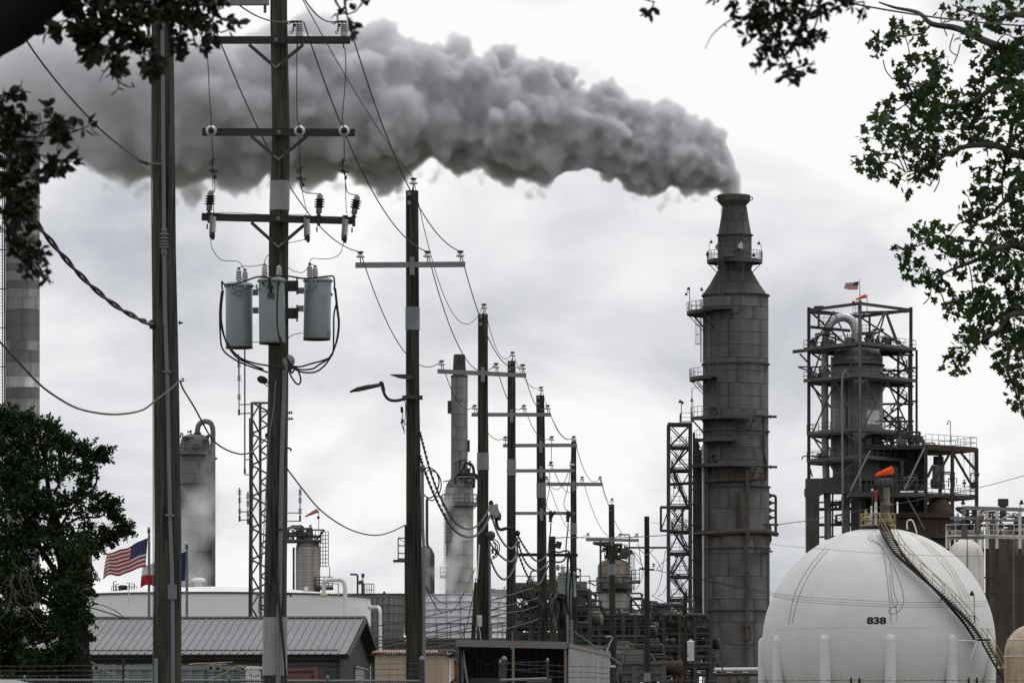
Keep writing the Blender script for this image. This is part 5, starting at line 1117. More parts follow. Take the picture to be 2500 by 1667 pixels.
# cables lying on the shell
for L_ in ([(560, 565), (440, 670), (330, 810), (255, 950), (222, 1080), (207, 1175)], [(585, 560), (460, 680), (350, 830), (285, 960), (245, 1100), (233, 1160)],
           [(800, 535), (770, 590), (830, 640), (860, 760), (880, 920), (895, 1080), (900, 1160)], [(790, 535), (750, 580), (760, 605), (830, 640), (880, 720), (940, 830), (980, 960), (985, 1020), (960, 1075), (910, 1100), (885, 1085), (900, 1058), (935, 1060), (940, 1140)],
           [(820, 600), (870, 640), (900, 800), (920, 950), (945, 1030), (920, 1055)], [(855, 640), (890, 850), (905, 1000), (925, 1050)], [(1040, 560), (1150, 640), (1270, 760), (1350, 880), (1410, 995)], [(1060, 560), (1170, 640), (1290, 760), (1365, 870), (1430, 1000)], [(1030, 560), (1130, 640), (1250, 770), (1330, 880), (1380, 1000)]):
    part('instrument_cable', MB().path(smooth_pts([onsph(x, y, .03) for x, y in L_], 6), .016, 5), M_STEEL if L_[0][0] < 1000 else M_TAN, SPH)
windsock(at(D7, 908, 132, YP + 1), at(D7, 797, 160, YP + .4), .36, .12, M_ORANGE, 'windsock', 'large bright orange windsock just above the white sphere', .1)
wp = single('windsock_pole', MB().tube(at(D7, 912, 500, YP + 1), at(D7, 912, 108, YP + 1), .06, n=6).tube(at(D7, 912, 115, YP + 1), at(D7, 906, 116, YP + 1), .04, n=5), M_RUST, 'thin pole carrying the large orange windsock over the sphere', 'pole', at(D7, 912, 500, YP + 1))

# ------------------------------------------------------------------ vessels and racks right of the sphere
Yc = 520.0; q = W(*D7(1405, 0), Yc); q.z = 0; zt = at(D7, 0, 600, Yc).z; Rc = 122 / 2.766 / (F / Yc)
CAP = thing('capsule_vessel', 'upright white capsule vessel streaked with rust', 'pressure vessel', q)
part('shell', MB().lathe(q, [(Rc, 1.5), (Rc, zt - Rc * .95)] + [(Rc * math.cos(math.pi / 2 * i / 8), zt - Rc * .95 + Rc * .95 * math.sin(math.pi / 2 * i / 8)) for i in range(1, 9)], 36), M_WHITEST, CAP)
part('skirt', MB().lathe(q, [(Rc * 1.02, 0), (Rc * 1.02, 1.6)], 36), M_WHITEST, CAP)
pipe(CAP, [at(D7, 1415, 590, Yc - Rc), at(D7, 1415, 1050, Yc - Rc - .1)], .04, M_STEEL, 5, (), 'drain_line')
Yb = 556.0; q = W(2521, HOR, Yb); q.z = 0; zt = at(D7, 0, 592, Yb).z; Rb = 114 / (F / Yb)
BT = thing('brown_tank', 'dark rust-brown plated tank beside the white capsule vessel', 'storage tank', q)
plated_rows(BT, q, [(i * zt / 11, (i + 1) * zt / 11, Rb, Rb) for i in range(11)], 5, .02, M_BROWNTANK, seed=6, gap=.012, nseg=10)
part('roof', MB().lathe(q, [(Rb + .1, zt), (Rb * .6, zt + .9), (.01, zt + 1.3)], 40), M_BROWNTANK, BT)
part('patch_cover', MB().lathe(at(D7, 1785, 660, Yb - Rb), [(.9, 0), (.85, .1), (.4, .16)], 14, (-.2, -1, 0)), M_COLBRN, BT)
pipe(BT, [at(D7, 1728, 580, Yb - Rb - .3), at(D7, 1730, 1250, Yb - Rb - .3)], .05, M_GALV, 5, (), 'conduit')
ladder(BT, at(D7, 1570, 960, Yb - Rb * .8), at(D7, 1570, 600, Yb - Rb * .8), .6, True, M_RUST)
for x in (1543, 1556): pipe(BT, [at(D7, x, 1050, Yb - Rb * .7), at(D7, x, 520, Yb - Rb * .7)], .10, M_RUST, 6, (), 'riser_pipe')
for y in (855, 965): part('ladder_landing', MB().box(at(D7, 1570, y, Yb - Rb * .85), 1.2, .8, .12), M_RUST, BT)
Yr = 530.0
RK = thing('overhead_rack', 'pale pipe rack with white railings above the brown tank', 'pipe rack', W(*D7(1520, 1667), Yr) * 1.0)
RK.location.z = 0
t7 = lambda L_, Y_=Yr: [at(D7, x, y, Y_) for x, y in L_]
for x, y0 in ((1278, 545), (1293, 545), (1518, 545), (1548, 385), (1345, 440), (1490, 400), (1615, 400), (1770, 400)): part('column', MB().beam(*t7([(x, y0), (x, 660)]), .28), M_WHITEST if x != 1345 else M_GALV, RK); part('column', MB().beam(*t7([(x, 660), (x, 1900)], Yr + 6), .28), M_RUST, RK)
for x0, y0, x1, y1, w in ((1270, 582, 1525, 578, .5), (1525, 580, 1798, 585, .3), (1390, 385, 1798, 398, .35), (1300, 455, 1480, 455, .25), (1480, 470, 1760, 470, .22), (1390, 440, 1400, 385, .2), (1270, 550, 1525, 548, .2)):
    part('beam', MB().beam(*t7([(x0, y0), (x1, y1)]), .3, w), M_GALV if y0 < 500 else M_WHITEST, RK)
part('deck', MB().box(sum(t7([(1270, 590), (1525, 590)], Yr + 1.2), Vector()) / 2, 3.4, 3.0, .12), M_STEEL, RK)
mb = MB(); rail_line(mb, t7([(1272, 580), (1525, 575), (1798, 580)], Yr - .4), 1.1, .9, .04); part('railing', mb, M_WHITEST, RK)
for x0, y0, x1, y1 in ((1440, 585, 1470, 620), (1500, 440, 1545, 395), (1625, 470, 1735, 420), (1735, 420, 1770, 470), (1560, 470, 1615, 410)): part('brace', MB().beam(*t7([(x0, y0), (x1, y1)]), .16), M_WHITEST, RK)
pipe(RK, round_corner(t7([(1485, 560), (1485, 470), (1505, 440), (1530, 450)], Yr - .5), .6), .22, M_COLBRN, 10, (), 'pipe')
for i, (x0, x1, y, r) in enumerate(((1330, 1480, 490, .09), (1400, 1798, 505, .12), (1560, 1798, 525, .08), (1400, 1700, 420, .07), (1560, 1790, 445, .10))): pipe(RK, t7([(x0, y), (x1, y + 3)], Yr + .5), r, (M_STEEL, M_DKSTEEL, M_WHITEST)[i % 3], 6, (), 'pipe')
clutter(RK, D7, 1290, 1790, 575, Yr + .6, 26, 31, 2.6)
part('black_stack', MB().lathe(at(D7, 1657, 470, Yr + 3), [(.32, 0), (.32, 1.3), (.5, 1.35), (.5, 2.0)], 16, seg=True), M_DKSTEEL, RK)
flood_lamp(RK, at(D7, 1383, 480, Yr), 1.6, .05); flood_lamp(RK, at(D7, 1772, 480, Yr), 1.6, .12)
Yt = 470.0; q = W(*D7(1860, 0), Yt); Rt = 195 / 2.766 / (F / Yt); zc0 = at(D7, 0, 1365, Yt).z; q.z = 0
TD = thing('tan_dome_tank', 'tan dome-roofed tank streaked with brown rust', 'storage tank', q)
part('dome', MB().lathe(q, [(Rt, zc0 - .3)] + [(Rt * math.cos(math.pi / 2 * i / 12), zc0 + Rt * math.sin(math.pi / 2 * i / 12)) for i in range(13)], 40), M_TAN, TD)
part('shell', MB().lathe(q, [(Rt, 0), (Rt, zc0 - .3)], 40), M_TAN, TD)
for z in (zc0 - .3, zc0 + Rt * .45): part('seam_band', MB().torus(Vector((q.x, q.y, z)), math.sqrt(max(Rt ** 2 - max(z - zc0, 0) ** 2, .1)) + .01, .05, 40, 5), M_WHITEST, TD)
# long white transfer line and a brown one below it, on posts
PL = thing('transfer_line', 'long white pipeline on posts passing behind the sphere', 'pipeline', Vector((W(2000, 0, 515).x, 515, 0)))
a = at(D3, 735, 1458, 515); b = W(2560, 1628, 515)
pipe(PL, round_corner([at(D3, 700, 1700, 515), at(D3, 700, 1462, 515), a, b], .6), .17, M_WHITE, 10, (2,), 'white_pipe')
pipe(PL, [at(D3, 745, 1500, 516), at(D3, 1515, 1496, 516)], .13, M_RUST, 8, (), 'brown_pipe')
for x in range(760, 1560, 130):
    part('pipe_post', MB().beam(at(D3, x, 1480, 515.4), Vector((at(D3, x, 0, 515.4).x, 515.4, 0)), .22), M_STEEL, PL); part('pipe_saddle', MB().box(at(D3, x, 1478, 515.2), .5, .5, .12), M_WHITE, PL)
for x in (2450, 2490): part('pipe_post', MB().beam(W(x, 1640, 515.4), Vector((W(x, 0, 515.4).x, 515.4, 0)), .2), M_STEEL, PL)
mb = MB(); rail_line(mb, [W(2425, 1668, 512), W(2520, 1668, 512)], 1.3, .8); part('railing', mb, M_STEEL, PL)
# ------------------------------------------------------------------ banded chimney at the far left
Yq = 600.0; pq = F / Yq; q = W(55.5, HOR, Yq); q.z = 0; R_ = 41 / pq; ztop = W(0, 315, Yq).z
BC = thing('banded_chimney', 'tall chimney of pale and dark metal bands behind oak leaves', 'chimney', q)
edges = [315, 345, 385, 440, 480, 507, 545, 575, 605, 645, 664, 687, 707, 728, 757, 792, 833, 857, 886, 921, 947, 975, 1010, 1050, 1095, 1140, 1200, 1280, 1380, 1500, 1700]
zz = [W(0, y, Yq).z for y in edges] + [0.0]
tone = [1, 1, 0, 1, 0, 1, 1, 0, 1, 0, 1, 0, 1, 1, 0, 0, 1, 0, 1, 2, 0, 1, 0, 1, 1, 0, 1, 0, 1, 0, 1]
TN = [mat('jacket_dark_band', (0.055, 0.056, 0.058), (0.085, 0.086, 0.088), rough=.7, scale=(.7, .7, .4), rand=.06, streak=(.045, .045, .045), streak_scale=(2, 2, .1)), mat('jacket_mid_band', (0.125, 0.126, 0.13), (0.17, 0.172, 0.176), rough=.6, metal=.1, scale=(.8, .8, .5), rand=.07, streak=(.09, .09, .09), streak_scale=(3, 3, .15)), mat('jacket_bright', (0.26, 0.26, 0.265), (0.34, 0.34, 0.345), rough=0.5, metal=.25, scale=(.8, .8, .5), rand=.08, streak=(.25, .25, .25), streak_scale=(3, 3, .2))]
rows = [(zz[i + 1], zz[i], R_, R_) for i in range(len(zz) - 1)]
plated_rows(BC, q, rows, 6, .02, M_JACKETD, seed=3, gap=.012, name='jacket_plate', mats=lambda ri, i: TN[tone[ri]] if not (ri == 16 and i % 2) else TN[0])
arc_deck(BC, q, R_, R_ + .5, ztop - 1.2, 0, 360, 20, 1.5)
part('crown', MB().lathe(q, [(R_, ztop), (R_ + .08, ztop + .05), (R_ + .08, ztop + .35), (R_ - .2, ztop + .4), (R_ - .25, ztop - 1)], 30, seg=True, cap=False), M_JACKETD, BC)
mb = MB(); rail_line(mb, arc_pts(q, R_ + .1, ztop + .3, 0, 2 * math.pi, 18), 1.3, .7); part('railing', mb, M_STEEL, BC)
for x, r in ((12, .10), (6.5, .05)): pipe(BC, [W(x, 1500, Yq - .6), W(x - 1, 300, Yq - .6)], r, M_STEEL, 6, (), 'riser_pipe')
ladder(BC, W(1.5, 1500, Yq - 1), W(.5, 330, Yq - 1), .5, False, M_DKSTEEL)
for y in range(420, 1500, 95): part('pipe_bracket', MB().beam(W(-2, y, Yq - .6), W(16, y, Yq - .6), .1), M_DKSTEEL, BC)

# ------------------------------------------------------------------ hazy column with a gooseneck
Yq = 650.0; pq = F / Yq; cx = C6(132, 0)[0]; q = W(cx, HOR, Yq); q.z = 0; R_ = 104 / 2.852 / pq; z6 = lambda y, Y_=Yq: at(C6, 0, y, Y_).z
GC = thing('gooseneck_column', 'grey process column with a thick curved pipe over its top', 'process column', q)
ys6 = [385, 435, 500, 590, 655, 770, 885, 1000, 1125, 1250, 1390, 1550]
zz = [z6(y) for y in ys6] + [0.0]
plated_rows(GC, q, [(zz[i + 1], zz[i], R_, R_) for i in range(len(zz) - 1)], 5, .03, M_COLGREY, seed=5, gap=.03)
part('top_head', MB().lathe(q, [(R_, zz[0]), (R_ * .95, z6(350)), (R_ * .75, z6(325)), (R_ * .4, z6(312)), (.01, z6(310))], 30), M_COLGREY, GC)
for y in (435, 655, 885, 1125): part('stiffener_ring', MB().lathe(q, [(R_, z6(y) - .12), (R_ + .12, z6(y) - .1), (R_ + .12, z6(y) + .1), (R_, z6(y) + .12)], 30, seg=True, cap=False), M_COLGREY, GC)
gp = smooth_pts([at(C6, x, y, Yq - .5) for x, y in ((150, 330), (150, 275), (165, 240), (200, 224), (238, 234), (255, 275), (256, 330))], 4) + [at(C6, 256, y, Yq - .5) for y in (700, 1390, 1700)]
part('gooseneck', MB().path(gp, .30, 14), M_JACKETD, GC)
part('flange', MB().lathe(at(C6, 150, 305, Yq - .5), [(.4, -.08), (.42, 0), (.4, .08)], 14), M_DKSTEEL, GC)
for x, y in ((62, 340), (85, 345), (112, 345), (205, 360), (222, 330)): part('nozzle', MB().lathe(at(C6, x, y + 14, Yq - 1.4), [(.16, 0), (.16, .3), (.24, .32), (.24, .42), (.05, .45)], 10), M_STEEL, GC)
part('valve', MB().path([at(C6, x, y, Yq) for x, y in ((78, 296), (100, 298), (106, 315))], .09, 6).torus(at(C6, 80, 296, Yq), .16, .03, 10, 4, (1, 0, 0)).sphere(at(C6, 102, 292, Yq), .14), M_DKSTEEL, GC)
pipe(GC, round_corner([at(C6, 30, 340, Yq - 1), at(C6, 33, 306, Yq - 1), at(C6, 45, 306, Yq - 1), at(C6, 46, 350, Yq - 1)], .15), .09, M_COLGREY, 6, (), 'vent_line')
part('manway', MB().lathe(at(C6, 140, 395, Yq - R_ - .02), [(.45, 0), (.45, .12), (.35, .16)], 18, (0, -1, 0)), M_COLGREY, GC)
arc_deck(GC, q, R_, R_ + .35, z6(440), 180, 320, 10, .9, M_STEEL, brackets=False)
part('side_lug', MB().lathe(at(C6, 272, 482, Yq - .5), [(.3, -.1), (.01, .3)], 4, (1, 0, 0)), M_JACKETD, GC)
clutter(GC, C6, 60, 200, 1290, Yq - R_ - .5, 7, 52, 2.5)

# ------------------------------------------------------------------ small insulated reactor with top platform
Yq = 600.0; pq = F / Yq; q = W(C6(918, 0)[0], HOR, Yq); q.z = 0; R_ = 85 / 2.852 / pq; z6 = lambda y, Y_=Yq: at(C6, 0, y, Y_).z
SR = thing('small_reactor', 'small lagged drum with a crowded railed platform and caged ladder', 'pressure vessel', q)
nb = 15; h0, h1 = z6(1430), z6(1100); hb = (h1 - h0) / nb
part('shell', MB().lathe(q, [(R_ - .03, 0), (R_ - .03, h1), (R_ * .93, h1 + .35), (R_ * .7, h1 + .7), (R_ * .3, h1 + .85), (R_ * .25, h1 + 1.5)], 30), M_COLGREY, SR)
band = MB().arcplate(Vector((0, 0, 0)), R_ - .05, .012, hb - .012, rad(90), rad(449.5), .06, 30).mesh('jacket_band'); band.materials.append(M_COLRUST)
for i in range(nb): shared('jacket_band', band, SR, Vector((0, 0, h0 + i * hb)), 0)
pz = z6(1060)
part('platform', MB().box(at(C6, 890, 1060, Yq), 240 / 2.852 / pq, 2.4, .25), M_DKSTEEL, SR)
mb = MB(); cs_ = [at(C6, x, 1055, Yq + d) for x, d in ((772, 1.2), (772, -1.2), (1010, -1.2), (1010, 1.2))]; rail_line(mb, cs_, 1.15, .55, .04); part('railing', mb, M_STEEL, SR)
clutter(SR, C6, 775, 990, 1050, Yq, 16, 61, 1.7)
for x in (865, 940): pipe(SR, [at(C6, x, 1050, Yq), at(C6, x, 940, Yq)], .06, M_STEEL, 6, (), 'vent_pipe')
for x0, x1, y in ((772, 960, 1020), (775, 900, 1000), (860, 950, 968)): pipe(SR, [at(C6, x0, y, Yq - .3), at(C6, x1, y + 2, Yq - .3)], .10, M_DKSTEEL, 7, (), 'pipe')
mb = MB()
for x in (1005, 1022, 1040, 1060): mb.tube(at(C6, x, 990, Yq - .3), at(C6, x, 1235, Yq - .3), .04, n=4)
for y in range(990, 1240, 27): mb.tube(at(C6, 1005, y, Yq - .3), at(C6, 1060, y, Yq - .3), .035, n=4)
part('ladder_cage', mb, M_STEEL, SR)
for x in (815, 822): pipe(SR, [at(C6, x, 1100, Yq - .3), at(C6, x, 1430, Yq - .3)], .07, M_STEEL, 6, (), 'riser_pipe')
part('lower_walkway', MB().box(at(C6, 1030, 1385, Yq - .5), 1.9, 1.4, .3), M_DKSTEEL, SR)
mb = MB(); rail_line(mb, [at(C6, x, 1372, Yq - 1.1) for x in (905, 1000, 1090)], 1.0, .5, .04, 3); part('railing', mb, M_DKSTEEL, SR)
pipe(SR, [at(C6, 993, 1000, Yq - .2), at(C6, 993, 830, Yq - .2)], .04, M_STEEL, 6, (), 'sock_pole')
part('beacon', MB().sphere(at(C6, 990, 892, Yq - .2), .16), M_BLACK, SR)
windsock(at(C6, 982, 845, Yq - .2), at(C6, 899, 884, Yq - .4), .22, .07, M_ORANGEF, 'windsock', 'faded red windsock above the small lagged drum', .05)
pipe(SR, [at(C6, 1069, 1235, Yq - .2), at(C6, 1069, 1310, Yq - .2)], .04, M_STEEL, 5, (), 'lamp_post')

# ------------------------------------------------------------------ stained chimney column with black piping
Yq = 620.0; pq = F / Yq; q = W(1121.5, HOR, Yq); q.z = 0; d2z = lambda y: at(D2, 0, y, Yq).z; d1z = lambda y: at(D1, 0, y, Yq).z
CH = thing('stained_chimney', 'stained pale column narrowing into a chimney with a dark tip', 'chimney', q)
RL = 88 / 2.613 / pq; RU = 52 / 2.613 / pq; RUt = 54 / 2.752 / pq
part('tip', MB().lathe(q, [(46 / 2.752 / pq, d1z(1345)), (39 / 2.752 / pq, d1z(1205)), (36 / 2.752 / pq, d1z(1198)), (30 / 2.752 / pq, d1z(1198)), (30 / 2.752 / pq, d1z(1260))], 28, seg=True, cap=False), M_DKSTEEL, CH)
z_up = [d1z(1345), d1z(1420), d1z(1500), d2z(210), d2z(290), d2z(370), d2z(450), d2z(525), d2z(610), d2z(690)]
plated_rows(CH, q, [(z_up[i + 1], z_up[i], RU, RU) for i in range(9)], 4, .03, M_COLGREY, seed=11, gap=.025, name='upper_plate')
z_lo = [d2z(y) for y in (760, 800, 860, 940, 1020, 1100, 1190, 1270, 1360, 1450)] + [0]
plated_rows(CH, q, [(z_lo[i + 1], z_lo[i], RL, RL) for i in range(10)], 5, .03, M_COLRUST, seed=12, gap=.03)
part('shoulder', MB().lathe(q, [(RL, z_lo[0]), (RL * .92, d2z(735)), (RU * 1.15, d2z(705)), (RU, d2z(690))], 30), M_COLGREY, CH)
part('flange', MB().lathe(q, [(RU, d1z(1350)), (RU + .08, d1z(1348)), (RU + .08, d1z(1340)), (RU - .1, d1z(1338))], 28, seg=True), M_DKSTEEL, CH)
for x0, x1, y0, y1 in ((376, 392, 205, 285), (497, 512, 455, 530)): part('side_box', MB().box(at(D2, (x0 + x1) / 2, (y0 + y1) / 2, Yq), (x1 - x0) / 2.613 / pq + .1, .6, (y1 - y0) / 2.613 / pq), M_DKSTEEL, CH)
for L_, r in (([(430, 735), (430, 680), (470, 650), (480, 610)], .10), ([(480, 600), (525, 605), (540, 640), (540, 760)], .16), ([(440, 670), (545, 672), (570, 690), (575, 760)], .18), ([(450, 740), (450, 590), (485, 575), (418, 600)], .07), ([(485, 575), (485, 680)], .08), ([(517, 640), (517, 585)], .06)):
    pipe(CH, round_corner([at(D2, x, y, Yq - 1.4) for x, y in L_], .3), r, M_BLACK, 7, (1,), 'black_pipe')
clutter(CH, D2, 415, 530, 740, Yq - 1.5, 16, 71, 1.8)
arc_deck(CH, q, RL, RL + .4, d2z(860), 0, 360, 20, 1.0, M_STEEL)
ladder(CH, at(D2, 360, 1250, Yq - .3), at(D2, 360, 770, Yq - .3), .3, False, M_DKSTEEL)
ladder(CH, at(D2, 380, 1250, Yq - RL * .9), at(D2, 380, 880, Yq - RL * .9), .35, True, M_STEEL)
part('side_landing', MB().box(at(D2, 348, 1328, Yq - .3), .75, 1.1, .2), M_DKSTEEL, CH)
mb = MB(); rail_line(mb, [at(D2, x, 1325, Yq - .8) for x in (328, 368)], 1.0, .4, .04); part('railing', mb, M_STEEL, CH)
part('base_cover', MB().sphere(at(D2, 395, 1425, Yq - RL), .55), M_COLBRN, CH)

# ------------------------------------------------------------------ slender column with ladder, hanging maintenance cradle
Yq = 630.0; q = W(1040, HOR, Yq); q.z = 0
TCn = thing('slender_column', 'slender stained column with bent pipes behind the street lamp pole', 'process column', q)
zt = at(D2, 0, 1140, Yq).z
part('shell', MB().lathe(q, [(.85, 0), (.85, at(D2, 0, 1190, Yq).z), (.72, at(D2, 0, 1150, Yq).z), (.4, at(D2, 0, 1130, Yq).z), (.01, at(D2, 0, 1125, Yq).z)], 20), M_COLRUST, TCn)
for x0, x1, r in ((238, 285, .10), (246, 272, .08)): pipe(TCn, round_corner([at(D2, x0, 830, Yq - .5), at(D2, x0, 1120, Yq - .5), at(D2, x1, 1180, Yq - .5), at(D2, x1, 1440, Yq - .5)], .3), r, M_STEEL, 7, (), 'bent_pipe')
part('rung_set', MB(), M_STEEL, TCn) if False else None
ladder(TCn, at(D2, 278, 1430, Yq - .8), at(D2, 278, 1190, Yq - .8), .35, False, M_STEEL)
MC = thing('access_cradle', 'small hanging basket beside the street lamp pole', 'work basket', at(D2, 80, 1230, 300))
c_ = [at(D2, x, 1225, 300 + d) for x, d in ((58, 0), (104, 0), (104, .8), (58, .8))]
part('floor', MB().box(sum(c_, Vector()) / 4, .9, .8, .12), M_DKSTEEL, MC)
mb = MB(); rail_line(mb, c_ + c_[:1], 1.2, .5, .03, 3); part('railing', mb, M_STEEL, MC)
part('sling', MB().path([c_[0] + Vector((0, 0, 1.2)), at(D2, 98, 1105, 300.4), c_[1] + Vector((0, 0, 1.2))], .02, 4), M_WIRE, MC)
part('mast', MB().tube(at(D2, 105, 1700, 300.4), at(D2, 104, 1000, 300.4), .06, n=6), M_STEEL, MC)

# ------------------------------------------------------------------ rust column behind the tree, drum on the skyline
Yq = 560.0; q = W(211, HOR, Yq); q.z = 0; zt = at(C5, 0, 700, Yq).z
RC = thing('rust_column', 'narrow rust-brown column showing at the edge of the tree', 'process column', q)
plated_rows(RC, q, [(i * zt / 12, (i + 1) * zt / 12, .55, .55) for i in range(12)], 3, .02, M_RUST, seed=2, gap=.02, name='shell_plate')
part('side_pipe', MB().tube((q.x - .7, q.y - .2, 0), (q.x - .7, q.y - .2, zt), .18, n=8), M_JACKETD, RC)
Yq = 420.0; q = at(C5, 705, 1060, Yq)
DR = thing('rust_drum', 'small rust-red drum with platform peeping over the white tank', 'drum', Vector((q.x, q.y, 0)))
part('drum', MB().lathe(q, [(.34, -12), (.34, .55), (.36, .58), (.36, .62), (.2, .7)], 18), M_RUST, DR)
for x, h in ((652, .9), (664, .7), (742, .8), (756, .55), (770, .75)): part('stub_pipe', MB().path([at(C5, x, 1056, Yq), at(C5, x, 1056, Yq) + Vector((0, 0, h)), at(C5, x, 1056, Yq) + Vector((.22 if x < 700 else -.2, 0, h))], .045, 6), M_STEEL, DR)
mb = MB(); rail_line(mb, [at(C5, 640, 1052, Yq - .3), at(C5, 785, 1052, Yq - .3)], .5, .4, .02); part('railing', mb, M_STEEL, DR)
part('platform', MB().box(at(C5, 712, 1056, Yq), 2.0, 1.2, .1), M_DKSTEEL, DR)

# ------------------------------------------------------------------ big white tank
Yq = 320.0; pq = F / Yq; q = W(520, HOR, Yq); q.z = 0; R_ = 385 / pq; zt = W(0, 1458, Yq).z
WT = thing('white_tank', 'wide white storage tank with a low cone roof behind the metal shed', 'storage tank', q)
part('shell', MB().lathe(q, [(R_, 0), (R_, zt)], 96, cap=False), M_TANK, WT)
part('rim', MB().lathe(q, [(R_, zt - .08), (R_ + .07, zt - .08), (R_ + .07, zt + .02), (R_ - .02, zt + .03)], 96, seg=True, cap=False), M_STEEL, WT)
part('roof', MB().lathe(q, [(R_ - .01, zt), (R_ * .5, zt + .42), (.01, zt + .62)], 64, cap=False), M_TANK, WT)
v = at(C6, 155, 1385, Yq); v = Vector((v.x, Yq, zt + .5)); part('roof_vent', MB().lathe(v, [(.2, 0), (.2, .35), (.42, .4), (.4, .5), (.25, .6), (.01, .62)], 16), M_WHITE, WT)
part('level_gauge', MB().tube(at(C5, 738, 1130, 311.1), at(C5, 738, 1005, 311.1), .025, n=6).box(at(C5, 742, 1080, 311.1), .25, .1, .05), M_WHITE, WT)
pipe(WT, round_corner([at(C6, 1028, 1430, 312), at(C6, 1028, 1335, 312), at(C6, 1070, 1325, 312), at(C6, 1160, 1325, 312), at(C6, 1176, 1370, 312), at(C6, 1176, 1700, 312)], .3), .115, M_WHITE, 12, (2,), 'fill_line')
part('pipe_frame', MB().beam(at(C6, 1030, 1352, 312.3), at(C6, 1135, 1352, 312.3), .06, .05).beam(at(C6, 1130, 1352, 312.3), at(C6, 1130, 1430, 312.3), .07), M_WHITE, WT)
part('flange', MB().lathe(at(C6, 1028, 1425, 312), [(.2, -.15), (.22, -.12), (.22, -.02), (.18, .0)], 14), M_TAN, WT)
pipe(WT, round_corner([at(C8, 345, 443, 317), at(C8, 432, 440, 315), at(C8, 432, 820, 315)], .5), .095, M_WHITE, 12, (0,), 'outlet_line')
part('roof_fitting', MB().box(at(C6, 910, 1412, 315), .5, .3, .12).lathe(at(C6, 905, 1415, 315), [(.1, 0), (.1, .25), (.16, .28), (.01, .34)], 10), M_WHITE, WT)

# ------------------------------------------------------------------ cooling tower fan stacks
def fan_stack(name, label, px, ytop, ybot, Rpx, Yq, m_, npl, nrow, rib, flare):
    pq = F / Yq; q = W(px, ybot, Yq); zt = W(0, ytop, Yq).z; zb = q.z; q.z = 0; R_ = Rpx / pq
    t = thing(name, label, 'cooling tower', q); h = (zt - zb) / nrow
    prof = lambda f: R_ * (1 - flare * (1 - f) ** 1.5)
    plated_rows(t, q, [(zb + i * h, zb + (i + 1) * h, prof(i / nrow), prof((i + 1) / nrow)) for i in range(nrow)], npl, .02, m_, M_STEEL, 'stack_panel', .05, 3, 3, None, False)
    for i in range(nrow + 1):
        r = prof(i / nrow); z = zb + i * h; part('ring_rib', MB().lathe(q, [(r, z - .03), (r + .09, z - .02), (r + .09, z + .02), (r, z + .03)], 48, seg=True, cap=False), m_, t)
    if rib:
        for k in range(npl * 2):
            a = 2 * math.pi * k / npl / 2; pts = [Vector((q.x + (prof(i / 6) + .04) * math.cos(a), q.y + (prof(i / 6) + .04) * math.sin(a), zb + (zt - zb) * i / 6)) for i in range(7)]
            part('stave_rib', MB().path(pts, .045, 4), m_, t)
    part('skirt', MB().lathe(q, [(R_ * 1.02, 0), (R_ * 1.02, zb)], 40), M_DKSTEEL, t)
    return t, q, R_, zb, zt
fan_stack('cooling_fan_stack', 'white panelled cooling tower fan stack behind the pole line', 1137, 1452, 1560, 101, 380, M_CTWHITE, 18, 6, False, .06)
fan_stack('cooling_fan_stack', 'grey ribbed cooling tower fan stack beside the white tank', 940, 1456, 1556, 49, 400, M_CTGREY, 22, 5, True, .13)
CT = thing('cooling_tower_deck', 'dark cooling tower deck with railings under the fan stacks', 'cooling tower', Vector((W(1080, 0, 390).x, 390, 0)))
a, b = W(900, 1560, 374), W(1255, 1560, 374)
part('deck', MB().box(((a.x + b.x) / 2, 384, a.z - .6), b.x - a.x, 20, 1.0), M_DKSTEEL, CT); part('wall', MB().box(((a.x + b.x) / 2, 385, (a.z - 1.2) / 2), b.x - a.x - .5, 18, a.z - 1.2), M_DKSTEEL, CT)
mb = MB(); rail_line(mb, [W(x, 1562, 373.8) for x in (905, 1000, 1100, 1200, 1252)], 1.1, .9, .03); part('railing', mb, M_STEEL, CT)
mb = MB(); rail_line(mb, [W(x, 1610, 371) for x in (905, 1000, 1110)], 1.1, 1.0, .03); part('railing', mb, M_STEEL, CT)
part('lower_deck', MB().box(((a.x + W(1110, 0, 374).x) / 2, 372.6, W(0, 1615, 371).z), 6, 3, .3), M_DKSTEEL, CT)
part('far_shroud', MB().lathe(W(1205, 1475, 392), [(1.5, 0), (1.5, .95), (1.3, 1.0)], 24).sphere(W(1203, 1450, 392), .42), M_CTGREY, CT)
part('far_deck', MB().box(W(915, 1455, 405), 7.5, 8, .14), M_DKSTEEL, CT)
pipe(CT, round_corner([W(873, 1455, 405), W(873, 1402, 405), W(855, 1401, 405)], .1), .08, M_STEEL, 6, (), 'vent_pole'); pipe(CT, round_corner([W(875, 1424, 405), W(882, 1418, 405), W(886, 1425, 405), W(886, 1455, 405)], .2), .12, M_STEEL, 8, (), 'vent_pipe')
part('vent_cap', MB().tube(W(886, 1420, 405), W(886, 1408, 405), .05, n=6).lathe(W(886, 1409, 405), [(.12, 0), (.1, .2), (.16, .22), (.01, .3)], 10), M_STEEL, CT)
mb = MB(); rail_line(mb, [W(890, 1454, 404), W(913, 1454, 404)], .85, .18, .025); part('railing', mb, M_STEEL, CT)
part('roof_knob', MB().tube(W(938, 1456, 400), W(938, 1447, 400), .05, n=5).sphere(W(938, 1446, 400), .1), M_STEEL, CT)
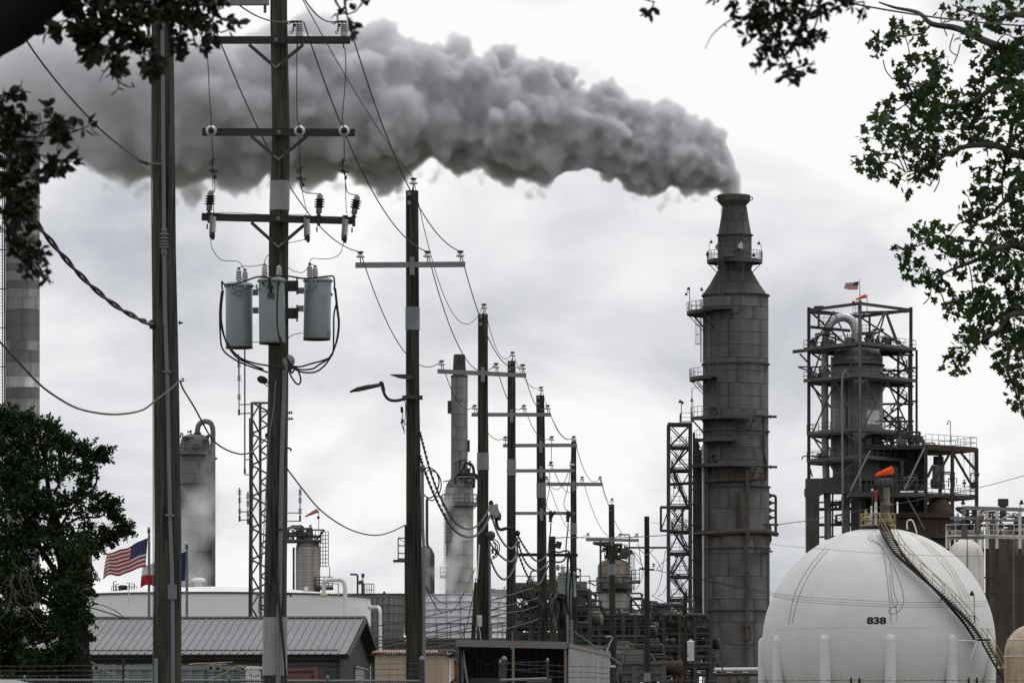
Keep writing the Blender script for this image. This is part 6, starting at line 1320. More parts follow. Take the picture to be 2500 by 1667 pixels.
# ------------------------------------------------------------------ brown domed vessel
Yq = 480.0; pq = F / Yq; q = W(D3(333, 0)[0], HOR, Yq); q.z = 0; R_ = 132 / 3.358 / pq; z3 = lambda y, Y_=Yq: at(D3, 0, y, Y_).z
DV = thing('domed_vessel', 'rust-brown domed vessel with railed platforms behind a slim pole', 'pressure vessel', q)
rw = [610, 680, 750, 820, 900, 955, 1040]; zz = [z3(y) for y in rw] + [0]
plated_rows(DV, q, [(zz[i + 1], zz[i], R_, R_) for i in range(len(zz) - 1)], 5, .025, M_COLBRN, seed=8, gap=.03, mats=lambda r, i: M_COLRUST if r in (3, 4, 6) else None)
part('dome', MB().lathe(q, [(R_, zz[0])] + [(R_ * math.cos(math.pi / 2 * i / 8), zz[0] + (z3(548) - zz[0]) * math.sin(math.pi / 2 * i / 8)) for i in range(1, 9)], 30), M_COLBRN, DV)
part('top_platform', MB().box(at(D3, 348, 540, Yq), 190 / 3.358 / pq, 1.5, .2), M_DKSTEEL, DV)
mb = MB(); rail_line(mb, [at(D3, x, 532, Yq + d) for x, d in ((255, .7), (255, -.7), (440, -.7), (440, .7))], 1.0, .45, .03, 3); part('railing', mb, M_DKSTEEL, DV)
arc_deck(DV, q, R_, R_ + .12, z3(800), 0, 360, 18, 1.0, M_DKSTEEL, M_DKSTEEL, False)
part('side_platform', MB().box(at(D3, 508, 742, Yq), 75 / 3.358 / pq, 1.2, .18), M_DKSTEEL, DV)
mb = MB(); rail_line(mb, [at(D3, x, 738, Yq + d) for x, d in ((475, -.6), (543, -.6), (543, .6))], 1.0, .35, .03, 3); part('railing', mb, M_DKSTEEL, DV)
pipe(DV, [at(D3, 222, 405, Yq - R_ - .1), at(D3, 222, 800, Yq - R_ - .1)], .09, M_DKSTEEL, 8, (), 'vent_pipe')
pipe(DV, round_corner([at(D3, 370, 365, Yq), at(D3, 372, 352, Yq), at(D3, 458, 350, Yq), at(D3, 458, 1030, Yq)], .1), .06, M_BLACK, 6, (), 'davit')
ladder(DV, at(D3, 465, 1030, Yq - .6), at(D3, 465, 480, Yq - .6), .3, True, M_DKSTEEL)
clutter(DV, D3, 260, 430, 535, Yq, 8, 91, 1.2); clutter(DV, D3, 205, 450, 795, Yq - R_ - .2, 10, 92, 1.0)
pipe(DV, round_corner([at(D3, 40, 835, Yq - .5), at(D3, 120, 830, Yq - .5), at(D3, 215, 825, Yq - .5)], .1), .09, M_DKSTEEL, 8, (), 'feed_line'); part('reducer', MB().lathe(at(D3, 40, 836, Yq - .5), [(.14, 0), (.14, .9), (.09, 1.2)], 10, (1, 0, 0)), M_DKSTEEL, DV)
pipe(DV, round_corner([at(D3, 20, 890, Yq - 1), at(D3, 185, 890, Yq - 1), at(D3, 185, 900, Yq - 1)], .1), .16, M_DKSTEEL, 8, (), 'feed_line'); pipe(DV, [at(D3, 168, 890, Yq - 1), at(D3, 168, 1000, Yq - 1)], .11, M_DKSTEEL, 8, (), 'feed_line')
for y in (938, 968, 985): part('disc_valve', MB().lathe(at(D3, 170, y, Yq - 1), [(.1, -.06), (.42, -.05), (.42, .05), (.1, .06)], 14), M_DKSTEEL, DV)

# ------------------------------------------------------------------ dark process structures low on the skyline
def process_rack(label, x0, x1, ytop, Yq, levels, ncol, seed, m_, pipes=5, dep=7, cat='pipe rack', pale=None):
    r0 = random.Random(seed); xa, xb = W(x0, 0, Yq).x, W(x1, 0, Yq).x; zt = W(0, ytop, Yq).z
    t = thing('process_rack', label, cat, Vector(((xa + xb) / 2, Yq, 0)))
    zs = [W(0, y, Yq).z for y in levels]
    for i in range(ncol):
        X = xa + (xb - xa) * i / (ncol - 1)
        for d in (0, dep): part('column', MB().ibeam((X, Yq + d, 0), (X, Yq + d, zt), .3, .3), m_ if r0.random() > .25 else M_RUST, t)
    for z in zs:
        for d in (0, dep): part('beam', MB().ibeam((xa, Yq + d, z), (xb, Yq + d, z), .22, .38), m_, t)
        for i in range(ncol): X = xa + (xb - xa) * i / (ncol - 1); part('cross_beam', MB().ibeam((X, Yq, z - .01), (X, Yq + dep, z - .01), .2, .3), m_, t)
        for k in range(pipes):
            y = Yq + dep * (k + .5) / pipes; r = r0.choice((.08, .12, .16, .22)); u0, u1 = sorted((r0.uniform(0, .4), r0.uniform(.55, 1)))
            pipe(t, [(xa + (xb - xa) * u0, y, z + .2 + r), (xa + (xb - xa) * u1, y, z + .2 + r)], r, r0.choice((m_, M_DKSTEEL, M_JACKETD, M_RUST, M_STEEL, M_COLGREY)), 8, (), 'pipe')
        mb = MB(); rail_line(mb, [(xa, Yq - .15, z + .2), (xb, Yq - .15, z + .2)], 1.1, 1.3, .03)
        if r0.random() < .7: part('railing', mb, M_DKSTEEL if r0.random() < .6 else M_STEEL, t)
    for i in range(ncol - 1):
        if r0.random() < .65 and len(zs) > 1:
            j = r0.randrange(len(zs) - 1); X0, X1 = [xa + (xb - xa) * k / (ncol - 1) for k in (i, i + 1)]
            if r0.random() < .5: X0, X1 = X1, X0
            part('brace', MB().beam((X0, Yq - .1, zs[j]), (X1, Yq - .1, zs[j + 1]), .15), m_, t)
    for z in zs:
        for k in range(int(ncol * 1.6)):
            X = r0.uniform(xa, xb); h = r0.uniform(.7, 2.0); y = Yq + r0.uniform(.3, dep); kk = r0.random(); mm = r0.choice((m_, M_DKSTEEL, M_STEEL, M_RUST, M_CONCL))
            if kk < .45: pipe(t, round_corner([(X, y, z + .2), (X, y, z + h), (X + r0.choice((-1, 1)) * r0.uniform(.5, 1.6), y, z + h), (X + r0.choice((-1, 1)) * r0.uniform(.5, 1.6), y, z - .4)], .2), r0.uniform(.05, .14), mm, 6, (1,), 'branch_pipe')
            elif kk < .75: part('exchanger', MB().lathe((X, y, z + .55), [(.3, -1.3), (.42, -1.25), (.42, 1.0), (.5, 1.02), (.5, 1.15), (.3, 1.3)], 12, (1, r0.uniform(-.3, .3), 0)), mm, t)
            else: part('cabinet', MB().box((X, y, z + h * .45), r0.uniform(.4, 1.3), .7, h * .8), mm, t)
    return t, xa, xb, zt
process_rack('dark process rack crammed with pipes between the regulator pole and the brown dome', 1258, 1440, 1440, 440, (1447, 1487, 1527, 1572, 1625), 6, 1, M_DKSTEEL, 6)
process_rack('dark finned cooler structure below the brown domed vessel', 1405, 1580, 1500, 455, (1507, 1525, 1560, 1600, 1640), 7, 2, M_DKSTEEL, 6)
process_rack('dark pipe rack at the foot of the stack stair tower', 1545, 1735, 1500, 470, (1515, 1545, 1585, 1625), 6, 3, M_DKSTEEL, 6)
process_rack('far dark rack filling the gap behind the poles', 1235, 1745, 1560, 520, (1572, 1600, 1640), 12, 4, M_DKSTEEL, 8, 10)
process_rack('low steel pipe bridge by the corner of the light corrugated shed', 1478, 1620, 1624, 330, (1628, 1652), 5, 5, M_STEEL, 3, 3)
CFm = thing('concrete_frame', 'old stained concrete frame under the domed vessel', 'concrete frame', Vector((W(1475, 0, 430).x, 430, 0)))
for y0, y1 in ((1258, 1286),):
    a, b = at(D3, 10, y0, 430), at(D3, 495, y1, 430); part('beam', MB().box(((a.x + b.x) / 2, 430.5, (a.z + b.z) / 2), b.x - a.x, 1.0, a.z - b.z), M_CONCL, CFm)
for x in (60, 207, 345, 478): a = at(D3, x, 1286, 430); part('column', MB().box((a.x, 430.5, a.z / 2), .8 if x != 478 else .55, .8, a.z), M_CONCL if x != 478 else M_RUST, CFm)
part('wall_panel', MB().box((at(D3, 400, 0, 431.5).x, 431.5, at(D3, 0, 1430, 431).z), 3.2, .2, 2.4), M_CONCL, CFm)
# header drums and stub pipes poking above the racks
HD = thing('header_drums', 'black horizontal header pipes on short legs beside the dark pole', 'pipe header', Vector((W(1640, 0, 468).x, 468, 0)))
for x0, x1, y, r in ((655, 930, 930, .20), (630, 740, 1005, .12), (770, 1060, 1010, .12)):
    part('header', MB().lathe(at(D3, x0, y, 468), [(.02, -.06), (r * .7, -.02), (r, .08), (r, (x1 - x0) / 3.358 / (F / 468) - .08), (r * .7, (x1 - x0) / 3.358 / (F / 468))], 12, (1, 0, 0)), M_DKSTEEL, HD)
    for x in (x0 + 25, x1 - 25): part('leg', MB().tube(at(D3, x, y + 50, 468), at(D3, x, y, 468), .12, n=8).lathe(at(D3, x, y + 42, 468), [(.22, 0), (.22, .1)], 10), M_DKSTEEL, HD)
part('support_beam', MB().ibeam(at(D3, 480, 985, 468), at(D3, 800, 965, 468), .3, .4), M_STEEL, HD); part('support_post', MB().ibeam(at(D3, 490, 980, 468), at(D3, 490, 1700, 468), .3, .3), M_STEEL, HD)
for x0, y0, x1, y1 in ((520, 1050, 560, 985), (640, 1050, 600, 985)): part('brace', MB().beam(at(D3, x0, y0, 467.8), at(D3, x1, y1, 467.8), .16), M_STEEL, HD)
GN = thing('gooseneck_vent', 'pale bent vent pipe beside a red valve at fence level', 'vent pipe', Vector((W(1613, 0, 340).x, 340, ground_z(340))))
pipe(GN, smooth_pts([at(D3, x, y, 340) for x, y in ((735, 1700), (732, 1480), (733, 1420), (722, 1395), (710, 1400), (707, 1412))], 3), .10, M_COLGREY, 10, (), 'vent')
part('red_valve', MB().lathe(at(D3, 830, 1700, 341), [(.12, 0), (.12, 1.6), (.22, 1.7), (.22, 1.95), (.12, 2.0), (.1, 2.2)], 12).lathe(at(D3, 815, 1435, 341), [(.2, -.1), (.24, 0), (.2, .2)], 12, (1, 0, 0)), M_REDP, GN)
part('manifold', MB().path([at(D3, x, y, 340.5) for x, y in ((650, 1480), (700, 1470), (760, 1520), (880, 1500), (900, 1560))], .09, 7), M_DKSTEEL, GN)
part('valve_body', MB().sphere(at(D3, 715, 1480, 340), .2).sphere(at(D3, 745, 1520, 340), .17), M_DKSTEEL, GN)
# small white transformer on the black pole
TW = thing('pole_transformer', 'small white pole transformer on the black pole before the stack', 'transformer', at(D3, 961, 1385, 299.6))
part('tank', MB().lathe(at(D3, 961, 1385, 299.6), [(.17, 0), (.18, .02), (.18, .96), (.2, .98), (.2, 1.02), (.1, 1.06), (.01, 1.06)], 20), M_WHITE, TW); part('bushing', MB().lathe(at(D3, 961, 1226, 299.6), [(.04, 0), (.06, .03), (.04, .06), (.06, .09), (.03, .14)], 10), M_PORC, TW)
part('tag', MB().box(at(D3, 938, 1340, 299.4), .05, .01, .12), M_BLACK, TW)
# regulator can with ladder on the line
RG = thing('voltage_regulator', 'ribbed grey regulator can with a tall arrester between the poles', 'transformer', at(C8, 1965, 360, 200))
part('tank', MB().lathe(at(C8, 1965, 358, 200), [(.31, 0), (.31, .78), (.33, .8), (.33, .84), (.2, .88), (.01, .89)], 24), M_XFMR, RG)
for y in (200, 250, 300, 340): part('rib_band', MB().torus(at(C8, 1965, y, 200), .315, .012, 24, 5), M_XFMR, RG)
part('bushing', MB().lathe(at(C8, 1935, 165, 199.8), [(.05, 0), (.09, .04), (.06, .08), (.09, .12), (.06, .16), (.09, .2), (.05, .26), (.02, .3)], 12, (-.15, 0, 1)), M_PORC, RG)
part('arrester', MB().lathe(at(C8, 1888, 140, 199.8), [(.04, 0), (.06, .03), (.06, .15), (.03, .2)], 10), M_POLY, RG)
part('terminal_box', MB().box(at(C8, 2048, 192, 199.9), .12, .1, .1), M_BLACK, RG)
part('bracket', MB().beam(at(C8, 1880, 205, 200.2), at(C8, 1900, 205, 200.2), .2, .1).beam(at(C8, 1965, 358, 200.1), Vector((at(C8, 1965, 358, 200).x, 200.1, 2.0)), .25), M_DKSTEEL, RG)
ladder(RG, Vector((at(C8, 1930, 0, 199).x, 199, 2)), at(C8, 1930, 5, 199), .55, False, M_GALV, r=.022)
part('service_post', MB().tube(Vector((at(C8, 1968, 0, 198.5).x, 198.5, 2)), at(C8, 1968, 0, 198.5), .04, n=6).tube(Vector((at(C8, 2008, 0, 198.5).x, 198.5, 2)), at(C8, 2008, 350, 198.5), .03, n=6), M_GALV, RG)
# ------------------------------------------------------------------ grey metal-roofed shed
EF = W(848, 1592, 165); ER = W(928, 1615, 177.3); zE = EF.z; ER.z = zE
gd = (ER - EF); gd.z = 0; Wd = gd.length; gd.normalize(); ld = Vector((-gd.y, gd.x, 0)); ld = ld if ld.x < 0 else -ld   # along the ridge, leftwards
RG_ = (EF + ER) / 2; zR = W(890, 1508, RG_.y).z; Lb = 9.6; gz = ground_z(165)
SH = thing('metal_shed', 'long shed with a grey ribbed metal roof and dark walls', 'shed', Vector((RG_.x, RG_.y, gz)))
hw = Wd / 2; pw = 0.2235; npan = int(Lb / pw); sl = Vector((0, 0, 0))
sh0 = RG_.copy(); sh0.z = zR
def roof_panel(side):
    a = Vector((0, 0, 0)); d = gd * (hw + .25) * side + Vector((0, 0, -(zR - zE) * (hw + .25) / hw)); n_ = ld.cross(d).normalized(); n_ = n_ if n_.z > 0 else -n_
    prof = [(0.0, 0.0), (.012, .035), (.03, .035), (.042, .0), (.075, .006), (.11, 0), (.145, .006), (.18, 0), (pw, 0.0)]
    mb = MB(); vs = []
    for f in (0.0, 1.0): vs += [ld * x + n_ * z + d * f for x, z in prof]
    m = len(prof); mb.add(vs, [(k, k + 1, m + k + 1, m + k) for k in range(m - 1)])
    mb.add([v - n_ * .02 for v in (vs[m], vs[2 * m - 1])] + [vs[m], vs[2 * m - 1]], [(0, 1, 3, 2)])
    return mb.mesh('roof_panel'), d, n_
for side in (-1, 1):
    me, d_, n_ = roof_panel(side); me.materials.append(M_ROOF)
    scr = MB().lathe((0, 0, 0), [(.012, 0), (.012, .008), (.001, .012)], 6, n_).mesh('screw'); scr.materials.append(M_STEEL)
    for i in range(npan):
        o = shared('roof_panel', me, SH, sh0 + ld * (i * pw) - SH.location)
    smb = MB()
    for i in range(npan):
        for f in (.22, .42, .62, .82): p_ = sh0 + ld * (i * pw + .11) + d_ * f; smb.lathe(p_, [(.014, 0), (.014, .01), (.001, .016)], 6, n_)
    part('roof_screws', smb, M_STEEL, SH, kind='stuff')
part('ridge_cap', MB().beam(sh0 + Vector((0, 0, .03)) - ld * .05, sh0 + ld * Lb + Vector((0, 0, .03)), .3, .05), M_ROOF, SH)
eL = EF + ld * Lb
wall_in = .35
A_ = EF + gd * wall_in - ld * -.25 + Vector((0, 0, 0)); A_.z = gz
def ribbed_wall(name, p0, p1, ztop, zbot, m_, period=.2, depth=.025, parent=None, topfn=None):
    d = (p1 - p0); d.z = 0; L_ = d.length; d.normalize(); n_ = Vector((d.y, -d.x, 0)); n_ = n_ if n_.y < 0 else -n_
    n = int(L_ / (period / 4)); vs = []; 
    for k in range(n + 1):
        x = L_ * k / n; off_ = depth if (k % 4) in (0, 1) else 0; b = p0 + d * x + n_ * off_; zt_ = topfn(x) if topfn else ztop
        vs += [Vector((b.x, b.y, zbot)), Vector((b.x, b.y, zt_))]
    return part(name, MB().add(vs, [(2 * k, 2 * k + 2, 2 * k + 3, 2 * k + 1) for k in range(n)]), m_, parent)
F0 = EF + gd * wall_in + ld * .3; F1 = EF + gd * wall_in + ld * (Lb - .2); G0 = EF + gd * wall_in + ld * .3; G1 = ER - gd * wall_in + ld * .3
ribbed_wall('front_wall', F0, F1, zE + .1, gz, M_WALLD, .3, .02, SH)
ribbed_wall('gable_wall', G0, G1, 0, gz, M_WALLD, .22, .03, SH, lambda x: zR - .06 - abs(x - (Wd / 2 - wall_in)) * (zR - zE) / hw)
part('rear_wall', MB().beam(ER - gd * wall_in + ld * .3 + Vector((0, 0, -1.7)), ER - gd * wall_in + ld * (Lb - .2) + Vector((0, 0, -1.7)), .1, 3.4), M_WALLD, SH)
part('far_gable', MB().add([Vector((p.x, p.y, z)) for p, z in ((F1, gz), (F1 + (G1 - G0), gz), (F1 + (G1 - G0), zE), (F1 + (G1 - G0) / 2, zR - .1), (F1, zE))], [(0, 1, 2, 3, 4)]), M_WALLD, SH)
part('eave_trim', MB().beam(EF + gd * .02 + Vector((0, 0, -.12)), eL + gd * .02 + Vector((0, 0, -.12)), .06, .17), M_TRIMD, SH)
part('soffit', MB().beam(EF + gd * .2 + Vector((0, 0, -.06)), eL + gd * .2 + Vector((0, 0, -.06)), .4, .03), M_TRIMD, SH)
for a, b in ((EF - gd * .2 + Vector((0, 0, -.14)), sh0 + Vector((0, 0, -.06))), (ER + gd * .2 + Vector((0, 0, -.14)), sh0 + Vector((0, 0, -.06)))): part('rake_trim', MB().beam(a - ld * .05, b - ld * .05, .05, .13), M_TRIMD, SH)
part('rake_soffit', MB().add([sh0 + Vector((0, 0, -.04)), ER + gd * .25 + Vector((0, 0, -.1)), ER + gd * .25 + ld * .32 + Vector((0, 0, -.1)), sh0 + ld * .32 + Vector((0, 0, -.04))], [(0, 1, 2, 3)]), M_TRIMD, SH)
part('corner_trim', MB().beam(Vector((F0.x, F0.y, gz)) - gd * .04, Vector((F0.x, F0.y, zE)) - gd * .04, .14, .1), M_TRIMD, SH)
wA, wB = onface(C8, 205, 935, G0, G1), onface(C8, 312, 965, G0, G1)
nrm = Vector((gd.y, -gd.x, 0)); nrm = nrm if nrm.x > 0 else -nrm
wn = part('window', MB().add([Vector((p.x, p.y, z)) + nrm * .045 for p, z in ((wA, 2.9), (wB, 2.9), (wB, wA.z), (wA, wA.z))], [(0, 1, 2, 3)]), M_TRIMD, SH)
for k in range(9):
    z = wA.z - .06 - k * .07; a = wA.lerp(wB, .04); b = wA.lerp(wB, .70); part('shutter_slat', MB().beam(Vector((a.x, a.y, z)) + nrm * .06, Vector((b.x, b.y, z)) + nrm * .06, .02, .055), M_CORR, wn)
part('window_head', MB().beam(wA + nrm * .06 + Vector((0, 0, .03)), Vector((wB.x, wB.y, wA.z + .03)) + nrm * .06, .08, .07), M_GALV, wn)

# ------------------------------------------------------------------ shipping containers in front of the shed
def corrugated(name, p0, p1, z0, z1, m_, period, depth, parent):
    d = p1 - p0; d.z = 0; L_ = d.length; d.normalize(); n_ = Vector((d.y, -d.x, 0)); n_ = n_ if n_.y < 0 else -n_; n = max(4, round(L_ / period)); vs = []; xs = []
    for k in range(n):
        for f, o_ in ((0, 0), (.18, 1), (.5, 1), (.68, 0)): xs.append(((k + f) / n * L_, o_ * depth))
    xs.append((L_, 0))
    for x, o_ in xs: b = p0 + d * x + n_ * o_; vs += [Vector((b.x, b.y, z0)), Vector((b.x, b.y, z1))]
    return part(name, MB().add(vs, [(2 * k, 2 * k + 2, 2 * k + 3, 2 * k + 1) for k in range(len(xs) - 1)]), m_, parent)
Yc = 147.0
def container(label, px0, px1, ytop, Yc, m_, dep=2.4):
    a, b = W(px0, ytop, Yc), W(px1, ytop, Yc); g0 = ground_z(Yc); zt = a.z
    t = thing('shipping_container', label, 'container', Vector(((a.x + b.x) / 2, Yc, g0)), 'containers before the metal shed')
    corrugated('side_wall', Vector((a.x + .1, Yc + .05, 0)), Vector((b.x - .1, Yc + .05, 0)), g0 + .15, zt - .12, m_, .33, .045, t)
    for x in (a.x + .08, b.x - .08):
        for y in (Yc, Yc + dep):
            part('corner_post', MB().beam((x, y, g0), (x, y, zt), .16, .12), m_, t)
            part('corner_casting', MB().box((x, y - .01, zt - .075), .19, .2, .17), m_, t)
            if y == Yc: part('casting_hole', MB().lathe((x, y - .105, zt - .075), [(.045, 0), (.045, .012)], 12, (0, -1, 0)), M_BLACK, t)
    for y in (Yc, Yc + dep): part('top_rail', MB().beam((a.x + .16, y + .02, zt - .06), (b.x - .16, y + .02, zt - .06), .1, .11), m_, t)
    part('roof', MB().box(((a.x + b.x) / 2, Yc + dep / 2, zt - .05), b.x - a.x - .2, dep, .04), m_, t)
    part('floor_rail', MB().beam((a.x + .16, Yc + .03, g0 + .1), (b.x - .16, Yc + .03, g0 + .1), .12, .16), m_, t)
    part('rear_wall', MB().box(((a.x + b.x) / 2, Yc + dep, (g0 + zt) / 2), b.x - a.x - .3, .05, zt - g0 - .2), m_, t)
    for x in (a.x + .05, b.x - .05): part('end_wall', MB().box((x, Yc + dep / 2, (g0 + zt) / 2), .05, dep - .2, zt - g0 - .2), m_, t)
    return t, zt
container('long grey corrugated container with scraps along its roof edge', 228, 523, 1623, Yc, M_CONT)
container('short grey container end with two corner castings', 525, 601, 1624, Yc + .1, M_CONT)
r0 = random.Random(3)
JK = thing('roof_scrap', 'loose boards and scrap lying on the long container roof', 'scrap', W(490, 1623, Yc + .5))
for i in range(9):
    p = W(450 + i * 9 + r0.uniform(-3, 3), 1622, Yc + r0.uniform(.2, 1.2)); p.z = W(0, 1623, Yc).z + r0.uniform(.0, .08); L_ = r0.uniform(.15, .45)
    part('board', MB().beam(p, p + Vector((L_, r0.uniform(-.2, .2), r0.uniform(-.02, .06))), .12, .025), r0.choice((M_ARMW, M_DKSTEEL, M_TAN)), JK)
for i in range(16):
    p = W(232 + i * 13, 1623.5, Yc + .12); p.z += r0.uniform(0, .02); part('lashing_strip', MB().beam(p, p + Vector((.11, 0, r0.uniform(-.015, .02))), .1, .02), M_CORR, JK)
WR = thing('white_rack', 'white barred rack at the end of the containers', 'rack', Vector((W(618, 0, 146).x, 146, 2)))
mb = MB()
top = [at(C7, x, y, 146 + d) for x, y, d in ((1455, 1003, 0), (1572, 1008, .0))]
part('top_bar', MB().beam(top[0], top[1], .05, .06), M_WHITE, WR)
for k in range(8): p = top[0].lerp(top[1], k / 7); part('upright_bar', MB().beam(p, Vector((p.x, p.y, 2.0)), .035, .035, (1, 0, 0)), M_WHITE, WR)
part('end_bar', MB().beam(top[1], top[1] + Vector((0, 1.5, 0)), .05), M_WHITE, WR)
TP = thing('red_trailer', 'faded red-brown trailer box beside the transformer pole', 'trailer', Vector((W(750, 0, 152).x, 152, 2)))
a, b, c = at(C7, 1815, 1030, 152), at(C7, 2065, 1020, 152), at(C7, 2140, 1050, 154)
part('body', MB().add([Vector((p.x, p.y, z)) for p in (a, b, c, a + Vector((0, 2.4, 0))) for z in (2.55, p.z)], [(0, 2, 3, 1), (2, 4, 5, 3), (4, 6, 7, 5), (6, 0, 1, 7), (1, 3, 5, 7)]), M_PINK, TP)
for k in range(1, 7): p = b.lerp(c, k / 7); part('end_rib', MB().beam(Vector((p.x + .02, p.y - .02, 2.55)), Vector((p.x + .02, p.y - .02, p.z)), .03), M_PINK, TP)
part('top_rail', MB().beam(a + Vector((0, -.03, 0)), b + Vector((0, -.03, 0)), .06, .08), M_PINK, TP); part('corner_post', MB().beam(b + Vector((0, -.03, .05)), Vector((b.x, b.y - .03, 2.5)), .09), M_PINK, TP); part('lamp', MB().lathe(at(C7, 2037, 1083, 151.95), [(.035, 0), (.03, .02)], 10, (0, -1, 0)), M_BLACK, TP)
for dx in (.6, 2.0): part('wheel', MB().lathe((a.x + dx, 151.9, 2.42), [(.2, 0), (.42, .02), (.42, .22), (.2, .24)], 18, (0, 1, 0)), M_TYRE, TP)

# ------------------------------------------------------------------ tan shed, orange box, rusty-roofed open shelter
Yt = 152.0; g0 = ground_z(Yt)
TS = thing('tan_shed', 'tan ribbed metal shed with a rusty scalloped roof edge', 'shed', Vector((W(1000, 0, Yt).x, Yt, g0)))
a, b, c = at(C8, 388, 838, Yt), at(C8, 945, 838, Yt), at(C8, 1030, 862, Yt + 3.2)
corrugated('front_wall', Vector((a.x, a.y, 0)), Vector((b.x, b.y, 0)), g0, a.z, M_TANW, .16, .02, TS); corrugated('side_wall', Vector((b.x, b.y, 0)), Vector((c.x, c.y, 0)), g0, a.z, M_TANW, .3, .03, TS)
part('rear_wall', MB().add([Vector((p.x, p.y, z)) for p in (a + Vector((0, 3.2, 0)), c) for z in (g0, a.z)], [(0, 2, 3, 1)]), M_TANW, TS); part('end_wall', MB().add([Vector((p.x, p.y, z)) for p in (a, a + Vector((0, 3.2, 0))) for z in (g0, a.z)], [(0, 2, 3, 1)]), M_TANW, TS)
n = 28
for k in range(n):
    x0 = a.x - .1 + (c.x - .02 - a.x) * k / n; x1 = a.x - .1 + (c.x - .02 - a.x) * (k + 1) / n; y0 = Yt - .15; z0 = a.z + .02
    vs = []
    for f in range(5):
        x = x0 + (x1 - x0) * f / 4; h = .045 * math.sin(math.pi * f / 4) * 2; vs += [Vector((x, y0, z0 + h)), Vector((x + .25, y0 + 3.4, z0 + .13 + h)), Vector((x, y0, z0 + h - .03))]
    part('roof_sheet', MB().add(vs, [(3 * f, 3 * f + 3, 3 * f + 4, 3 * f + 1) for f in range(4)] + [(3 * f + 2, 3 * f + 5, 3 * f + 3, 3 * f) for f in range(4)]), M_RUSTROOF, TS)
part('roof_end', MB().path(smooth_pts([b + Vector((-.1, -.1, .12)), b + Vector((.35, .6, .12)), c + Vector((-.05, -.5, .04)), c + Vector((.08, 0, -.12))], 3), .05, 6), M_STEEL, TS)
pst = onface(C8, 992, 960, b, c); part('poster', MB().add([onface(C8, x, y, b, c) + Vector((.03, -.05, 0)) for x, y in ((984, 870), (1003, 865), (1003, 1100), (984, 1100))], [(3, 2, 1, 0)]), mat('torn_poster', (0.62, 0.6, 0.58), (0.45, 0.2, 0.2), rough=.8, scale=(6, 6, 4), lo=.5, hi=.58), TS)
OB = thing('orange_bin', 'orange-brown box standing between the tan shed and the open shelter', 'bin', Vector((W(1117, 0, 158).x, 158, 2)))
a = at(C8, 1030, 865, 158); b = at(C8, 1105, 868, 158); corrugated('front', Vector((a.x, 158, 0)), Vector((b.x + .2, 158, 0)), 2, a.z, M_ORANGEB, .25, .03, OB); part('body', MB().box(((a.x + b.x) / 2 + .1, 159, (2 + a.z) / 2), b.x - a.x + .2, 1.9, a.z - 2.02), M_ORANGEB, OB); part('rim', MB().beam(a + Vector((0, -.03, 0)), b + Vector((.2, -.03, 0)), .08, .08), M_ORANGEB, OB)
part('lean_sheet', MB().beam(at(C8, 1000, 1070, 150), at(C8, 1100, 995, 150), .8, .04), M_DKSTEEL, OB)
Yo = 140.0; g0 = ground_z(Yo)
OS = thing('open_shelter', 'blue-grey open shelter with a rust-stained flat roof edge', 'shelter', Vector((W(1250, 0, Yo).x, Yo, g0)))
fa, fb, fc = at(C8, 1050, 735, Yo), at(C8, 1965, 755, Yo), at(C8, 2308, 905, Yo + 9)
part('fascia', MB().beam(fa, fb, .06, .17), M_FASCIA, OS)
part('roof', MB().add([fa + Vector((0, 0, .06)), fb + Vector((0, 0, .06)), Vector((fc.x, fc.y, fb.z + .02)), Vector((fa.x - .1, fc.y, fa.z + .04))] , [(0, 1, 2, 3)]), M_FASCIA, OS)
fcz = fc.z
part('roof_edge', MB().beam(fb + Vector((.02, 0, 0)), Vector((fc.x, fc.y, fb.z - .02)), .1, .1), M_FASCIA, OS)
for pts_, m_ in (([(1100, 760), (1150, 1075)], M_FASCIA), ([(1103, 765), (1105, 1075)], M_BLUESID), ([(1950, 770), (1950, 1075)], M_FASCIA)): part('post', MB().beam(at(C8, *pts_[0], Yo + .05), at(C8, *pts_[1], Yo + .05), .06, .08), m_, OS)
corrugated('inner_wall', Vector((at(C8, 1060, 0, Yo + 3).x, Yo + 3, 0)), Vector((at(C8, 1975, 0, Yo + 3).x, Yo + 3, 0)), g0, fa.z, M_BLUESID, .22, .05, OS)
corrugated('side_wall', Vector((fb.x + .03, Yo + .05, 0)), Vector((fc.x, fc.y, 0)), g0, fb.z - .06, M_CORR, .19, .03, OS)
part('side_return', MB().box((at(C8, 1960, 0, Yo).x, Yo + .1, (g0 + fb.z) / 2 - .1), .1, .06, fb.z - g0 - .2), M_BLUESID, OS)
part('end_wall', MB().add([Vector((fa.x + .1, Yo + d, z)) for d in (.05, 3) for z in (g0, fa.z - .06)], [(0, 2, 3, 1)]), M_BLUESID, OS)
part('counter', MB().box(at(C8, 1300, 1040, Yo + 1.2) + Vector((0, 0, -.2)), .8, .6, .5), M_BLUESID, OS)
part('work_table', MB().box(at(C8, 1735, 1025, Yo + 1.2) + Vector((0, 0, -.05)), .62, .7, .1).beam(at(C8, 1640, 1030, Yo + 1), at(C8, 1640, 1200, Yo + 1), .05), M_CONT, OS)
part('roof_lip', MB().box(at(C8, 2305, 905, Yo + 9), .1, .1, .1).beam(at(C8, 2300, 925, Yo + 9), at(C8, 2360, 925, Yo + 9), .04, .05), M_WHITE, OS)
part('drop_cord', MB().path(smooth_pts([at(C8, x, y, Yo + .3) for x, y in ((1160, 800), (1200, 850), (1300, 905), (1360, 900), (1420, 850), (1490, 800))], 4), .012, 5), M_WIRE, OS)
